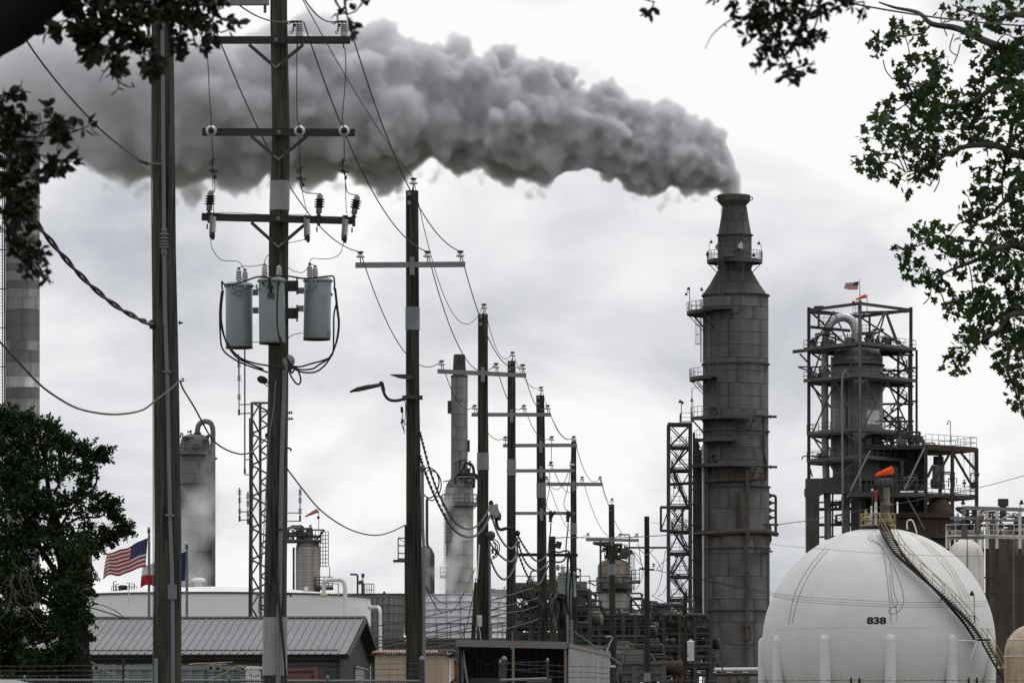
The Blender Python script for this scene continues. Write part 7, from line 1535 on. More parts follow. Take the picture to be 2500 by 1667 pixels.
SP_ = single('marker_post', MB().tube(Vector((at(C8, 1522, 0, 138.5).x, 138.5, ground_z(138))), at(C8, 1522, 790, 138.5), .03, n=8).tube(at(C8, 1516, 770, 138.5), at(C8, 1513, 640, 138.5), .016, n=8).box(at(C8, 1517, 778, 138.5), .09, .06, .07), M_FASCIA, 'thin rusty post with a white tip before the open shelter', 'post', Vector((at(C8, 1522, 0, 138.5).x, 138.5, ground_z(138))))
WB = thing('wireless_box', 'white rounded antenna box on the pole with a dangling cable', 'antenna', at(C8, 1242, 600, 156.5))
c_ = at(C8, 1242, 557, 156.45)
bm = bmesh.new(); bmesh.ops.create_cube(bm, size=1.0)
for v in bm.verts: v.co = Vector((v.co.x * .16, v.co.y * .1, v.co.z * .33))
bmesh.ops.bevel(bm, geom=bm.edges[:], offset=.035, segments=3, affect='EDGES', profile=.5)
mb = MB(); mb.add([v.co + c_ for v in bm.verts], [[v.index for v in f.verts] for f in bm.faces], True); bm.free(); part('housing', mb, M_PORC, WB)
part('mount', MB().box(at(C8, 1222, 565, 156.55), .1, .12, .05), M_GALV, WB)
part('cable', MB().path(smooth_pts([at(C8, x, y, 156.4) for x, y in ((1240, 605), (1250, 650), (1262, 740), (1285, 810), (1330, 852), (1390, 860))], 4), .012, 5), M_PORC, WB)
# stub pole and pipes strapped to the wireless pole
part('side_stub', MB().tube(at(C8, 1190, 800, 156.3), at(C8, 1216, 240, 156.5), .07, .05, 10), M_WOODG, P4)
part('side_conduit', MB().path([at(C8, 1332, 740, 156.8), at(C8, 1330, 60, 156.8), at(D2, 640, 1090, 156.8)], .03, 8), M_COND, P4)
part('weatherhead', MB().lathe(at(D2, 648, 1095, 156.8), [(.06, 0), (.09, .05), (.13, .12), (.11, .22), (.01, .27)], 12), M_DKSTEEL, P4)
part('pale_riser', MB().path([at(D2, 562, 1340, 156.6), at(D2, 576, 1120, 156.6)], .02, 6), M_WHITE, P4)
part('side_conduit', MB().path([at(D2, 212, 640, 126.75), at(D2, 214, 1000, 126.75), at(C8, 790, 0, 126.75), at(C8, 792, 1200, 126.75)], .035, 8), M_COND, P3)
part('conduit_cap', MB().lathe(at(D2, 212, 655, 126.75), [(.05, 0), (.06, .05), (.06, .1), (.01, .16)], 10), M_STEEL, P3)
part('ground_wire', MB().path([at(D2, 106, 1700, 126.9), at(D2, 105, 1000, 126.9), at(D2, 100, 992, 126.9)], .014, 5), M_WIRE, P3)
part('dangling_leads', MB().path(smooth_pts([at(D2, x, y, 126.7) for x, y in ((95, 200), (103, 215), (105, 260), (100, 330), (92, 380), (100, 415))], 3), .009, 5).path(smooth_pts([at(D2, x, y, 126.7) for x, y in ((82, 240), (85, 300), (80, 340), (90, 385), (102, 390))], 3), .01, 5).path([at(D2, 80, 245, 126.7), at(D2, 83, 280, 126.7)], .035, 6).path([at(D2, 86, 320, 126.7), at(D2, 80, 350, 126.7)], .03, 6).path(smooth_pts([at(D2, x, y, 126.7) for x, y in ((108, 190), (133, 240), (125, 320), (105, 355), (90, 330))], 3), .008, 5), M_WIRE, P3)

# ------------------------------------------------------------------ street lamps on the poles
SL = thing('street_lamp', 'cobra-head street lamp on a curved arm bolted to the pole', 'street lamp', at(D1, 440, 1487, 126.7))
Yl = 126.75
part('arm', MB().path(smooth_pts([at(D1, x, y, Yl - .1) for x, y in ((440, 1487), (385, 1495), (320, 1508), (275, 1500), (248, 1472), (234, 1430), (230, 1400))], 4), [.035] * 25, 10), M_DKSTEEL, SL)
part('clamp', MB().box(at(D1, 432, 1487, Yl), .45, .1, .09).tube(at(D1, 480, 1487, Yl), at(D1, 497, 1487, Yl), .03, n=8).tube(at(D1, 487, 1476, Yl), at(D1, 487, 1498, Yl), .02, n=6), M_DKSTEEL, SL)
part('knuckle', MB().sphere(at(D1, 222, 1393, Yl - .1), .055).tube(at(D1, 226, 1390, Yl - .1), at(D1, 238, 1440, Yl - .1), .045, n=10), M_DKSTEEL, SL)
hd = [at(D1, x, y, Yl - .1) for x, y in ((215, 1402), (150, 1414), (125, 1418), (60, 1432), (10, 1449))]
rings = []
for p, (w, h) in zip(hd, ((.05, .04), (.07, .05), (.12, .055), (.13, .05), (.05, .02))): rings.append([p + Vector((0, w * math.cos(a), h * math.sin(a))) for a in [2 * math.pi * k / 12 for k in range(12)]])
part('lamp_head', MB().ringtube(rings), M_DKSTEEL, SL); part('lens', MB().beam(hd[2] + Vector((0, 0, -.045)), hd[3] + Vector((0, 0, -.045)), .16, .02), M_GLASSL, SL)
SL2 = thing('flood_lamp', 'flat panel floodlight on an upright stub above the curved lamp arm', 'floodlight', at(D1, 400, 1480, Yl))
part('stub', MB().path(smooth_pts([at(D1, x, y, Yl - .15) for x, y in ((415, 1482), (403, 1470), (398, 1440), (398, 1368))], 3), .026, 8), M_DKSTEEL, SL2)
part('lamp_head', MB().add([at(D1, x, y, Yl - .15 + d) for d in (-.16, .16) for x, y in ((280, 1335), (290, 1330), (385, 1330), (434, 1345), (434, 1358), (415, 1366), (345, 1358))], [(0, 1, 2, 3, 4, 5, 6)[::-1], (7, 8, 9, 10, 11, 12, 13)] + [(k, (k + 1) % 7, 7 + (k + 1) % 7, 7 + k) for k in range(7)]), M_DKSTEEL, SL2)
SL3 = thing('street_lamp', 'boxy grey street light on a drooping black arm between two poles', 'street lamp', at(D2, 745, 1018, 176.6))
part('arm', MB().path(smooth_pts([at(D2, x, y, 176.5) for x, y in ((805, 1015), (745, 1018), (710, 1025), (690, 1005), (682, 955))], 4), .05, 8), M_BLACK, SL3)
part('lamp_head', MB().beam(at(D2, 640, 915, 176.5), at(D2, 700, 905, 176.5), .4, .42), M_XFMR, SL3); part('shade', MB().add([at(D2, x, y, 176.5 + d) for d in (-.25, .25) for x, y in ((640, 920), (660, 882), (695, 885), (706, 920), (690, 945))], [(0, 1, 2, 3, 4)[::-1], (5, 6, 7, 8, 9)] + [(k, (k + 1) % 5, 5 + (k + 1) % 5, 5 + k) for k in range(5)]), M_XFMR, SL3); part('photocell', MB().lathe(at(D2, 650, 868, 176.5), [(.06, 0), (.08, .06), (.04, .14)], 8).lathe(at(D2, 692, 935, 176.5), [(.1, -.15), (.12, 0), (.08, .1)], 10), M_BLACK, SL3)
SL4 = thing('street_lamp', 'small dark lamp hooked low on the slim pole by the dome', 'street lamp', at(D3, 350, 1015, 266.8))
part('arm', MB().path(smooth_pts([at(D3, x, y, 266.6) for x, y in ((355, 1015), (300, 1017), (255, 1010), (235, 980), (225, 945))], 3), .05, 8), M_BLACK, SL4); part('lamp_head', MB().beam(at(D3, 245, 948, 266.6), at(D3, 105, 935, 266.6), .25, .09), M_BLACK, SL4)

# ------------------------------------------------------------------ radio mast
Ym = 205.0; gz_ = ground_z(Ym)
MS = thing('lattice_mast', 'galvanised lattice radio mast half hidden by the transformer pole', 'radio mast', Vector((W(648, 0, Ym).x, Ym, gz_)))
ztm = at(C6, 0, 95, Ym).z; lx0, lx1 = at(C6, 530, 0, Ym).x, at(C6, 730, 0, Ym).x
bx0, bx1 = lx0 - .05, lx1 + .1
legs_b = [Vector((bx0, Ym - .3, gz_)), Vector((bx1, Ym - .3, gz_)), Vector(((bx0 + bx1) / 2 - .25, Ym + .5, gz_))]
legs_t = [Vector((lx0, Ym - .25, ztm)), Vector((lx1, Ym - .25, ztm)), Vector(((lx0 + lx1) / 2 - .25, Ym + .4, ztm))]
for a, b in zip(legs_b, legs_t): part('leg', MB().tube(a, b, .05, n=8), M_STEEL, MS)
nb = 12
for k in range(nb):
    f0, f1 = k / nb, (k + 1) / nb; fm = (f0 + f1) / 2
    for i, j in ((0, 1), (1, 2), (2, 0)):
        A0, B0 = legs_b[i].lerp(legs_t[i], f0), legs_b[i].lerp(legs_t[i], f1); Bm = legs_b[j].lerp(legs_t[j], fm)
        part('lattice_brace', MB().tube(A0, Bm, .034, n=5), M_STEEL, MS); part('lattice_brace', MB().tube(Bm, B0, .034, n=5), M_STEEL, MS)
    part('leg_joint', MB().tube(legs_b[0].lerp(legs_t[0], f0) - Vector((0, 0, .12)), legs_b[0].lerp(legs_t[0], f0) + Vector((0, 0, .12)), .07, n=8), M_STEEL, MS)
for i, j in ((0, 1), (1, 2), (2, 0)): part('top_girt', MB().tube(legs_t[i], legs_t[j], .03, n=6), M_GALV, MS)
part('feeder_cable', MB().path([at(C6, 512, 200, Ym - .4), at(C6, 514, 800, Ym - .4), at(C6, 508, 1600, Ym - .4)], .03, 6).path([at(C6, 518, 600, Ym - .4), at(C6, 512, 1600, Ym - .4)], .02, 5), M_WIRE, MS)
def antenna(x, y0, y1, arms, whip=False, right=False):
    o = part('antenna', MB().tube(at(C6, x, y0, Ym - .4), at(C6, x, y1, Ym - .4), .03 if whip else .022, n=6).tube(at(C6, x, y0, Ym - .4), at(C6, x, y0 - 40, Ym - .4), .045, n=6), M_STEEL, MS)
    if not whip:
        for f in (.3, .62, .85):
            c = at(C6, x, y0, Ym - .4).lerp(at(C6, x, y1, Ym - .4), f)
            for s in (-1, 1): part('dipole', MB().path([c, c + Vector((s * .05, 0, .03)), c + Vector((s * .05, 0, .11)), c + Vector((s * .02, 0, .11)), c + Vector((s * .02, 0, -.09)), c + Vector((s * .05, 0, -.09)), c + Vector((s * .05, 0, .0))], .009, 4), M_STEEL, o)
    for y in arms: part('standoff', MB().tube(at(C6, x, y, Ym - .4), at(C6, 530 if not right else 700, y + (-4 if not right else 0), Ym - .3), .022, n=6), M_GALV, MS)
antenna(438, 180, -230, (108, 170)); antenna(478, 590, -380, (490, 596), True); antenna(442, 920, 685, (853, 910)); antenna(500, 940, 710, (880, 930)); antenna(863, 920, 685, (860, 917), False, True)
part('antenna', MB().tube(at(C6, 438, -80, Ym - .4), at(C6, 434, -245, Ym - .4), .03, n=6), M_STEEL, MS)

# ------------------------------------------------------------------ flags on their poles
for nm, lab, x, y0, y1 in (('flag_pole', 'silver flagpole with a ball top flying the striped flag', 853, 1195, 678), ('flag_pole', 'silver flagpole with a ball top behind the conduit pole', 1070, 1195, 768)):
    b_ = Vector((at(C5, x, 0, 190).x, 190, ground_z(190))); t = thing(nm, lab, 'flagpole', b_)
    part('shaft', MB().tube(b_, at(C5, x + 1, y1 + 15, 190), .055, .035, 10), M_GALV, t); part('ball', MB().sphere(at(C5, x + 1, y1, 190), .05), M_PORC, t); part('truck', MB().lathe(at(C5, x + 1, y1 + 30, 190), [(.04, 0), (.055, .03), (.045, .15), (.03, .2)], 10), M_STEEL, t)
    part('halyard', MB().tube(at(C5, x + 8, y1 + 40, 189.9), Vector((b_.x + .06, 189.9, b_.z + 1)), .008, n=4), M_WIREG, t)
flag_mesh(*[at(C5, x, y, 189.9) for x, y in ((848, 733), (835, 898), (612, 838), (592, 975))], 'us', .14, 'national_flag', 'large tattered striped flag beside the conduit pole', at(C5, 850, 900, 190))
flag_mesh(*[at(C5, x, y, 189.9) for x, y in ((1066, 812), (1062, 980), (818, 905), (806, 1022))], 'tx', .10, 'state_flag', 'red, white and blue single-star flag partly behind the conduit pole', at(C5, 1066, 980, 190))

# ------------------------------------------------------------------ chain-link fence with barbed wire
Yf = 108.0
def zf(py): return W(0, py, Yf).z
FN = thing('chain_link_fence', 'chain-link fence with barbed wire strands before the sheds', 'fence', Vector((W(500, 0, Yf).x, Yf, ground_z(Yf))))
xa, xb = W(-60, 0, Yf).x, W(1030, 0, Yf).x; zr = zf(1659); gzf = ground_z(Yf)
part('top_rail', MB().tube((xa, Yf, zr), (xb, Yf, zr - .02), .024, n=8), M_GALV, FN)
wires = []
n = int((xb - xa) / .055); h = zr - gzf; mb = MB()
for k in range(-int(h / .055), n):
    for s in (0, 1):
        x0 = xa + k * .055; xs0, xs1 = (x0, x0 + h) if s else (x0 + h, x0); z0, z1 = gzf, zr
        lo_, hi_ = sorted((xs0, xs1))
        if hi_ < xa or lo_ > xb: continue
        def clip(xq): return max(xa, min(xb, xq))
        c0, c1 = clip(xs0), clip(xs1); zz0 = z0 + (c0 - xs0) / (xs1 - xs0) * (z1 - z0); zz1 = z0 + (c1 - xs0) / (xs1 - xs0) * (z1 - z0)
        mb.tube((c0, Yf - .02 + .004 * s, zz0), (c1, Yf - .02 + .004 * s, zz1), .0035, n=3, cap=False)
part('wire_mesh', mb, M_WIREG, FN, kind='stuff')
def post(px, ytop, r, parent, Y_=Yf, m_=None): 
    p = W(px, ytop, Y_); g_ = ground_z(Y_); return part('post', MB().lathe((p.x, Y_, g_), [(r, 0), (r, p.z - g_ - .06), (r * 1.15, p.z - g_ - .06), (r * 1.15, p.z - g_ - .02), (r * .8, p.z - g_ + .01), (.002, p.z - g_ + .03)], 12), m_ or M_GALV, parent)
for px in (60, 301, 560, 800): post(px, 1612 if px == 301 else 1650, .018 if px == 301 else .024, FN, m_=M_DKSTEEL if px == 301 else None)
post(1030, 1604, .045, FN)
def barbed(pts, parent):
    mb = MB().path(pts, .004, 4)
    L_ = sum((b - a).length for a, b in zip(pts, pts[1:])); o = part('barbed_strand', mb, M_WIREG, parent); bb = MB(); n = int(L_ / .13)
    for k in range(n):
        f = (k + .5) / n * (len(pts) - 1); i = min(int(f), len(pts) - 2); p = pts[i].lerp(pts[i + 1], f - i)
        for a in (.8, -.8): bb.tube(p + Vector((-.02, 0, -.022 * a)), p + Vector((.02, 0, .022 * a)), .003, n=3, cap=False)
    part('barbs', bb, M_WIREG, o, kind='stuff')
for y0, y1 in ((1625, 1618), (1636, 1632), (1648, 1646)):
    barbed([W(x, y0 + (y1 - y0) * i / 8 + (1.5 if i % 2 else 0), Yf) for i, x in enumerate([-60 + 136.2 * k for k in range(9)])], FN)
GT = thing('gate_frame', 'galvanised gate frame with capped posts before the open shelter', 'gate', Vector((W(1280, 0, Yf).x, Yf, gzf)))
post(1221, 1612, .024, GT, Yf); post(1231, 1604, .046, GT, Yf + .3); post(1337, 1608, .026, GT, Yf)
part('top_rail', MB().tube(W(1221, 1660, Yf), W(1337, 1656, Yf), .03, n=8), M_GALV, GT)
part('low_rail', MB().tube(W(1221, 1800, Yf), W(1337, 1798, Yf), .025, n=8), M_GALV, GT)
for i, (y0, y1) in enumerate(((1616, 1614), (1618, 1624), (1634, 1630), (1633, 1641))): barbed([W(1231, y0, Yf), W(1284, (y0 + y1) / 2 + 1, Yf), W(1337, y1, Yf)], GT)
F2 = thing('barbed_fence', 'low barbed wire strands running past the light corrugated wall to the sphere', 'fence', Vector((W(1500, 0, Yf).x, Yf, gzf)))
for y0 in (1622, 1636, 1650): barbed([W(x, y0 + (x - 1337) * (.02 if y0 > 1640 else .035) + (2 if k % 2 else 0), Yf) for k, x in enumerate(range(1337, 1520, 45))], F2)
barbed([W(x, 1660 + (1 if k % 2 else 0), Yf) for k, x in enumerate(range(1500, 2560, 130))], F2)
for px in (1515, 1804, 2078, 2098, 2365, 2385): post(px, 1655 if px > 1600 else 1640, .022, F2, Yf, M_DKSTEEL)
# tan ropes looped on the fence
wire('tie_rope', 'thin tan rope sagging over the container roofs', smooth_pts([at(C7, x, y, 118) for x, y in ((62, 945), (150, 1000), (250, 1060), (365, 1105), (400, 1112))], 4), .012, M_ROPE, None, 'rope')
wire('tie_rope', 'tan rope rising to the short container, ending in a loop on the white rack', smooth_pts([at(C7, x, y, 120) for x, y in ((1120, 1112), (1240, 1065), (1330, 1018), (1385, 988), (1470, 1045), (1520, 1085), (1560, 1070), (1572, 1030), (1570, 1010))], 4), .012, M_ROPE, None, 'rope')
# parked white car, only its roof shows
Yv = 92.0; gv = ground_z(Yv)
CA = thing('parked_car', 'white car with its roof showing at the foot of the tree', 'car', Vector((W(60, 0, Yv).x, Yv, gv)))
x0 = W(-150, 0, Yv).x; zr_ = W(0, 1660, Yv).z - gv; Lc = 3.3
prof = [(0, .35), (0, .85), (.35, .98), (.75, 1.05), (1.15, zr_ * .96), (1.35, zr_), (2.2, zr_), (2.45, zr_ * .96), (2.9, 1.02), (3.9, .95), (4.2, .8), (4.25, .35)]
prof = [(x - 2.3 + .0, z) for x, z in prof]
def car_section(w0, w1, pr):
    vs = []
    for s in (-1, 1):
        for x, z in pr: vs.append(Vector((CA.location.x + x, Yv + s * (w0 if z < 1.0 else w1), gv + z)))
    n = len(pr); return MB().add(vs, [tuple(range(n))[::-1], tuple(range(n, 2 * n))] + [(k, (k + 1) % n, n + (k + 1) % n, n + k) for k in range(n)])
part('body', car_section(.88, .72, prof), M_CARWHITE, CA)
part('side_window', MB().add([Vector((CA.location.x + x, Yv - .82 + .1 * (z > 1.2), gv + z)) for x, z in ((-1.45, 1.06), (.5, 1.06), (.08, zr_ * .94), (-.98, zr_ * .94))], [(0, 1, 2, 3)]), M_CARGLASS, CA)
part('roof_rack', MB().beam((CA.location.x - .9, Yv - .55, gv + zr_ + .01), (CA.location.x - .1, Yv - .55, gv + zr_ + .01), .05, .02), M_PINK, CA)
for dx in (-1.5, 1.3):
    for s in (-1, 1): w = part('wheel', MB().lathe((CA.location.x + dx, Yv + s * .75, gv + .33), [(.12, -.1), (.3, -.11), (.33, -.06), (.33, .06), (.3, .11), (.12, .1)], 20, (0, 1, 0)), M_TYRE, CA)
# ------------------------------------------------------------------ trees
def rand_dir(r0): 
    z = r0.uniform(-1, 1); a = r0.uniform(0, 2 * math.pi); s = math.sqrt(1 - z * z); return Vector((s * math.cos(a), s * math.sin(a), z))
def oval_leaf(mb, p, d, n_, L_, w):
    d = d.normalized(); s = d.cross(n_)
    if s.length < 1e-4: s = Vector((1, 0, 0))
    s = s.normalized() * w / 2; up = s.cross(d).normalized() * w * .18
    mb.add([p, p + d * L_ * .3 + s * .8 + up, p + d * L_ * .68 + s + up, p + d * L_, p + d * L_ * .68 - s + up, p + d * L_ * .3 - s * .8 + up, p + d * L_ * .5], [(0, 1, 6), (1, 2, 6), (2, 3, 6), (3, 4, 6), (4, 5, 6), (5, 0, 6)])
LOBES = [(0.0, 0.0), (.35, -.12), (.52, .18), (.30, .30), (.50, .62), (.20, .62), (0.0, 1.0), (-.20, .62), (-.50, .62), (-.30, .30), (-.52, .18), (-.35, -.12)]
def lobed_leaf(mb, p, d, n_, L_):
    d = d.normalized(); s = d.cross(n_)
    if s.length < 1e-4: s = Vector((1, 0, 0))
    s = s.normalized(); u = s.cross(d).normalized(); c = p + d * L_ * .35 - u * L_ * .05
    vs = [c] + [p + s * x * L_ + d * y * L_ + u * abs(x) * L_ * .18 for x, y in LOBES]; m = len(LOBES)
    mb.add(vs, [(0, 1 + k, 1 + (k + 1) % m) for k in range(m)])
def limb(pts, r0_, r1_, n=10, k=4, rough=.06, seed=0):
    P = smooth_pts(pts, k); m = len(P); rr = random.Random(seed); rs = [(r0_ + (r1_ - r0_) * i / (m - 1)) * (1 + rr.uniform(-rough, rough)) for i in range(m)]
    return MB().path(P, rs, n)
# --- oak whose limbs hang into the top of the view, trunk out of frame on the left
YO = 23.0; w_ = lambda x, y, d=0: W(x, y, YO + d); r0 = random.Random(5)
OK_ = thing('oak_tree', 'dark live oak whose thick limb and leafy twigs overhang the view', 'tree', Vector((-5.2, YO + 2, ground_z(YO))))
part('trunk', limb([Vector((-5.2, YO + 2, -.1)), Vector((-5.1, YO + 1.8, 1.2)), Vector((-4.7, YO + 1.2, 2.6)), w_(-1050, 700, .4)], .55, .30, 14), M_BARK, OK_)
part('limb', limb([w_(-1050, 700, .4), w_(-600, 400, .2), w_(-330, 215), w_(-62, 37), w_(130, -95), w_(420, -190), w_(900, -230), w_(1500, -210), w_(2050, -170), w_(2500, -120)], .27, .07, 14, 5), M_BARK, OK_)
part('limb', limb([w_(-600, 400, .2), w_(-400, 380, .1), w_(-180, 330), w_(-40, 300)], .09, .03, 8), M_BARK, OK_)
tw = MB(); lv = MB()
def spray(pts, r_start, n_side, leafL, side_len, whorl=6, bare=False):
    P = smooth_pts([w_(*p) for p in pts], 5); tw.path(P, [r_start * (1 - .7 * i / (len(P) - 1)) for i in range(len(P))], 5)
    for k in range(max(2, int(n_side * .55))):
        i = r0.randrange(len(P) // 5, len(P)); b = P[i]; d = rand_dir(r0); d.y *= .6; d.z -= .25; d.normalize(); L_ = side_len * r0.uniform(.4, 1); e_ = b + d * L_; mid = b.lerp(e_, .5) + rand_dir(r0) * L_ * .12
        tw.path([b, mid, e_], [.0035, .003, .002], 4)
        if bare: continue
        for c, nn in ((e_, whorl), (mid, whorl // 2)):
            for q in range(nn): dd = (d * .7 + rand_dir(r0)).normalized(); oval_leaf(lv, c + dd * .004, dd, rand_dir(r0), leafL * r0.uniform(.6, 1.15), leafL * r0.uniform(.38, .55))
for pts, n_, L_ in (([(200, -60), (210, 0), (180, 40), (140, 55)], 16, .07), ([(230, -60), (235, 20), (225, 55), (215, 60)], 10, .075), ([(290, -80), (290, 0), (285, 60), (272, 120), (262, 140)], 24, .065), ([(270, -60), (262, 30), (250, 90), (240, 100)], 14, .07), ([(340, -80), (330, 0), (305, 80), (300, 110)], 18, .06), ([(390, -90), (380, 0), (365, 70), (352, 130), (345, 175)], 20, .06), ([(400, -90), (405, 20), (415, 90), (425, 140)], 18, .055),
                    ([(470, -80), (480, 0), (500, 50), (520, 70), (540, 80)], 16, .055), ([(450, -80), (455, 20), (470, 80), (480, 120)], 14, .055), ([(500, -70), (520, 0), (535, 40), (545, 62)], 12, .05), ([(120, -80), (170, -10), (185, 20)], 12, .06), ([(330, -60), (350, 10), (380, 30)], 14, .06),
                    ([(800, -90), (815, -10), (830, 20), (850, 35)], 7, .045), ([(845, -90), (842, 0), (845, 25), (850, 50)], 6, .045)):
    spray(pts, .008, n_, L_, .09)
for pts, n_, L_ in (([(-150, 330), (-20, 330), (60, 335), (130, 330), (190, 320)], 26, .058), ([(-120, 300), (-20, 300), (60, 310), (110, 300), (150, 285)], 18, .058), ([(-150, 350), (-30, 360), (60, 370), (120, 385), (170, 400)], 22, .056), ([(-150, 380), (-20, 420), (50, 440), (95, 425)], 26, .055), ([(-130, 400), (-10, 460), (40, 500), (90, 500)], 22, .055),
                    ([(-140, 420), (-10, 500), (20, 560), (60, 600), (100, 640)], 14, .05), ([(15, 560), (40, 620), (85, 640), (115, 650)], 14, .045), ([(-120, 250), (-20, 240), (20, 225)], 12, .05), ([(-120, 240), (-10, 265), (40, 275)], 14, .05), ([(10, 540), (50, 600), (90, 610), (120, 600)], 10, .045)):
    spray(pts, .007, n_, L_, .08)
for pts, n_, L_ in (([(1830, -120), (1845, 0), (1850, 60), (1865, 110), (1880, 150)], 18, .045), ([(1900, -110), (1890, 0), (1900, 70), (1920, 150), (1945, 180)], 18, .045), ([(1990, -60), (2030, -5), (2075, 8), (2110, 5)], 14, .045), ([(1560, -40), (1700, -12), (1800, -6)], 8, .04), ([(1860, -100), (1850, -10), (1830, 40), (1838, 90)], 16, .045), ([(1990, -110), (1985, 0), (1965, 50), (1940, 90)], 18, .045), ([(2005, -100), (2000, 20), (1985, 80), (1972, 120)], 8, .04), ([(1820, -80), (1880, -5), (1950, 10), (2000, 15)], 22, .045), ([(1540, -60), (1570, -5), (1600, 5)], 6, .045), ([(1880, 60), (1910, 130), (1930, 170), (1950, 175)], 14, .042), ([(1840, -20), (1870, 50), (1890, 90)], 16, .045)):
    spray(pts, .006, n_, L_, .075)
for pts in ([(275, 130), (277, 165), (290, 210), (275, 230)], [(285, 195), (310, 212), (334, 212)], [(275, 150), (255, 175), (242, 200)], [(1810, 40), (1775, 55), (1740, 85), (1721, 120)], [(1990, 80), (1975, 110), (1972, 130)]): spray(pts, .004, 4, .02, .03, 0, True)
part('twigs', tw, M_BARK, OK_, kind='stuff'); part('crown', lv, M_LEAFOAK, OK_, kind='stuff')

# --- sycamore reaching in from the right
YY = 60.0; s8 = lambda x, y, d=0: W(*D8(x, y), YY + d); r0 = random.Random(8)
SY = thing('sycamore_tree', 'leafy sycamore with lobed leaves leaning in from the side', 'tree', Vector((W(2790, 0, YY).x, YY, ground_z(YY))))
bx = SY.location.x
part('trunk', limb([Vector((bx, YY, ground_z(YY) - .1)), Vector((bx - .05, YY, 4)), W(2745, 900, YY), W(2740, 300, YY), W(2720, -300, YY)], .32, .16, 14), M_BARKG, SY)
br = [([(1640, 300), (1254, 205), (1120, 165), (1000, 110), (900, 92), (850, 50), (760, 30), (700, 10)], .055, .008), ([(1640, 700), (1254, 600), (1150, 560), (1040, 560), (960, 590), (880, 640), (800, 660)], .05, .006), ([(1640, 600), (1254, 330), (1150, 330), (1040, 400), (930, 400), (830, 360), (790, 250)], .045, .006),
      ([(1640, 1100), (1254, 950), (1160, 950), (1060, 1000), (960, 1040), (890, 1090)], .045, .006), ([(1640, 800), (1254, 690), (1190, 760), (1110, 830), (1050, 850)], .04, .006), ([(1640, 1350), (1254, 1200), (1150, 1270), (1060, 1330), (985, 1420)], .04, .006), ([(1640, 1400), (1260, 1300), (1190, 1390), (1215, 1480), (1240, 1540)], .035, .006), ([(1640, 200), (1254, 60), (1150, 80), (1060, 50), (980, 20)], .04, .006), ([(1640, 500), (1254, 450), (1200, 560), (1170, 700), (1180, 800)], .035, .006), ([(1160, 940), (1020, 920), (880, 930), (800, 965)], .018, .004), ([(900, 92), (860, 130), (790, 140), (690, 170)], .014, .004)]
BP = []
for L_, a, b in br:
    P = smooth_pts([s8(x, y, r0.uniform(-.4, .4)) for x, y in L_], 5); m = len(P); part('branch', MB().path(P, [a + (b - a) * i / (m - 1) for i in range(m)], 7), M_BARKG, SY); BP += P
blobs = [(780, 140, 80, 40, 50), (700, 168, 35, 22, 16), (820, 230, 60, 50, 45), (940, 260, 40, 55, 40), (870, 330, 110, 55, 115), (800, 400, 95, 65, 105), (950, 430, 110, 75, 150), (1080, 380, 80, 55, 80), (1180, 330, 80, 75, 100), (1220, 430, 60, 85, 95), (690, 490, 45, 35, 30), (740, 540, 95, 55, 85), (850, 560, 95, 65, 110), (960, 560, 85, 55, 75), (655, 595, 30, 45, 26), (690, 640, 40, 22, 18), (830, 680, 65, 45, 50), (920, 640, 40, 35, 28), (1080, 500, 90, 65, 90), (1200, 560, 70, 75, 85), (1060, 670, 45, 50, 34), (1090, 760, 60, 55, 58), (1170, 710, 55, 65, 55), (1220, 800, 45, 85, 72), (1060, 830, 45, 50, 44), (1150, 850, 70, 55, 62), (880, 905, 65, 40, 55), (960, 920, 50, 45, 48), (800, 960, 32, 20, 18), (860, 1020, 55, 45, 46), (900, 1080, 45, 35, 30), (1000, 990, 65, 55, 58), (1080, 960, 70, 55, 66), (1180, 940, 75, 65, 88), (1230, 1050, 40, 85, 62), (1130, 1060, 65, 45, 55), (1060, 1130, 55, 40, 40), (1015, 1165, 45, 30, 32), (960, 1190, 26, 12, 10), (1120, 1180, 65, 55, 66), (1200, 1180, 60, 75, 80), (1090, 1270, 65, 45, 55), (1030, 1330, 55, 35, 44), (990, 1395, 35, 35, 30), (1160, 1290, 55, 38, 42), (1200, 1360, 45, 38, 38), (1160, 1395, 32, 32, 20), (1220, 1490, 35, 45, 36), (1240, 1540, 18, 22, 14), (1000, 40, 80, 32, 34), (1100, 60, 75, 55, 56), (1200, 60, 65, 65, 68), (1220, 150, 45, 75, 60), (1150, 200, 55, 45, 55), (1060, 120, 30, 45, 20), (1130, 250, 45, 24, 26), (1210, 250, 55, 55, 60), (1230, 660, 40, 60, 40), (1236, 1290, 30, 60, 34)]
for k in range(26): blobs.append((r0.uniform(1265, 1600), r0.uniform(0, 1500), 90, 90, 60))
tw = MB(); lv = MB()
for cx, cy, rx, ry, n_ in blobs:
    c = s8(cx, cy, r0.uniform(-.6, .6)); nb_ = min(BP, key=lambda q: (q - c).length)
    if (nb_ - c).length < 4: mid = nb_.lerp(c, .5) + Vector((0, 0, .08)); tw.path(smooth_pts([nb_, mid, c], 3), .007, 4)
    n_ = int(n_ * .92)
    for k in range(max(3, n_ // 9)):
        a = r0.uniform(0, 2 * math.pi); q = math.sqrt(r0.random()); e_ = s8(cx + rx * q * math.cos(a), cy + ry * q * math.sin(a), (c.y - YY) + r0.uniform(-.45, .45)); tw.path([c, c.lerp(e_, .5) + rand_dir(r0) * .04, e_], [.006, .005, .003], 4)
        for j in range(9):
            d = rand_dir(r0); d.z -= .35; nn = rand_dir(r0); nn.z = abs(nn.z) + .3; lobed_leaf(lv, e_ + rand_dir(r0) * .10, d, nn, r0.uniform(.05, .112))
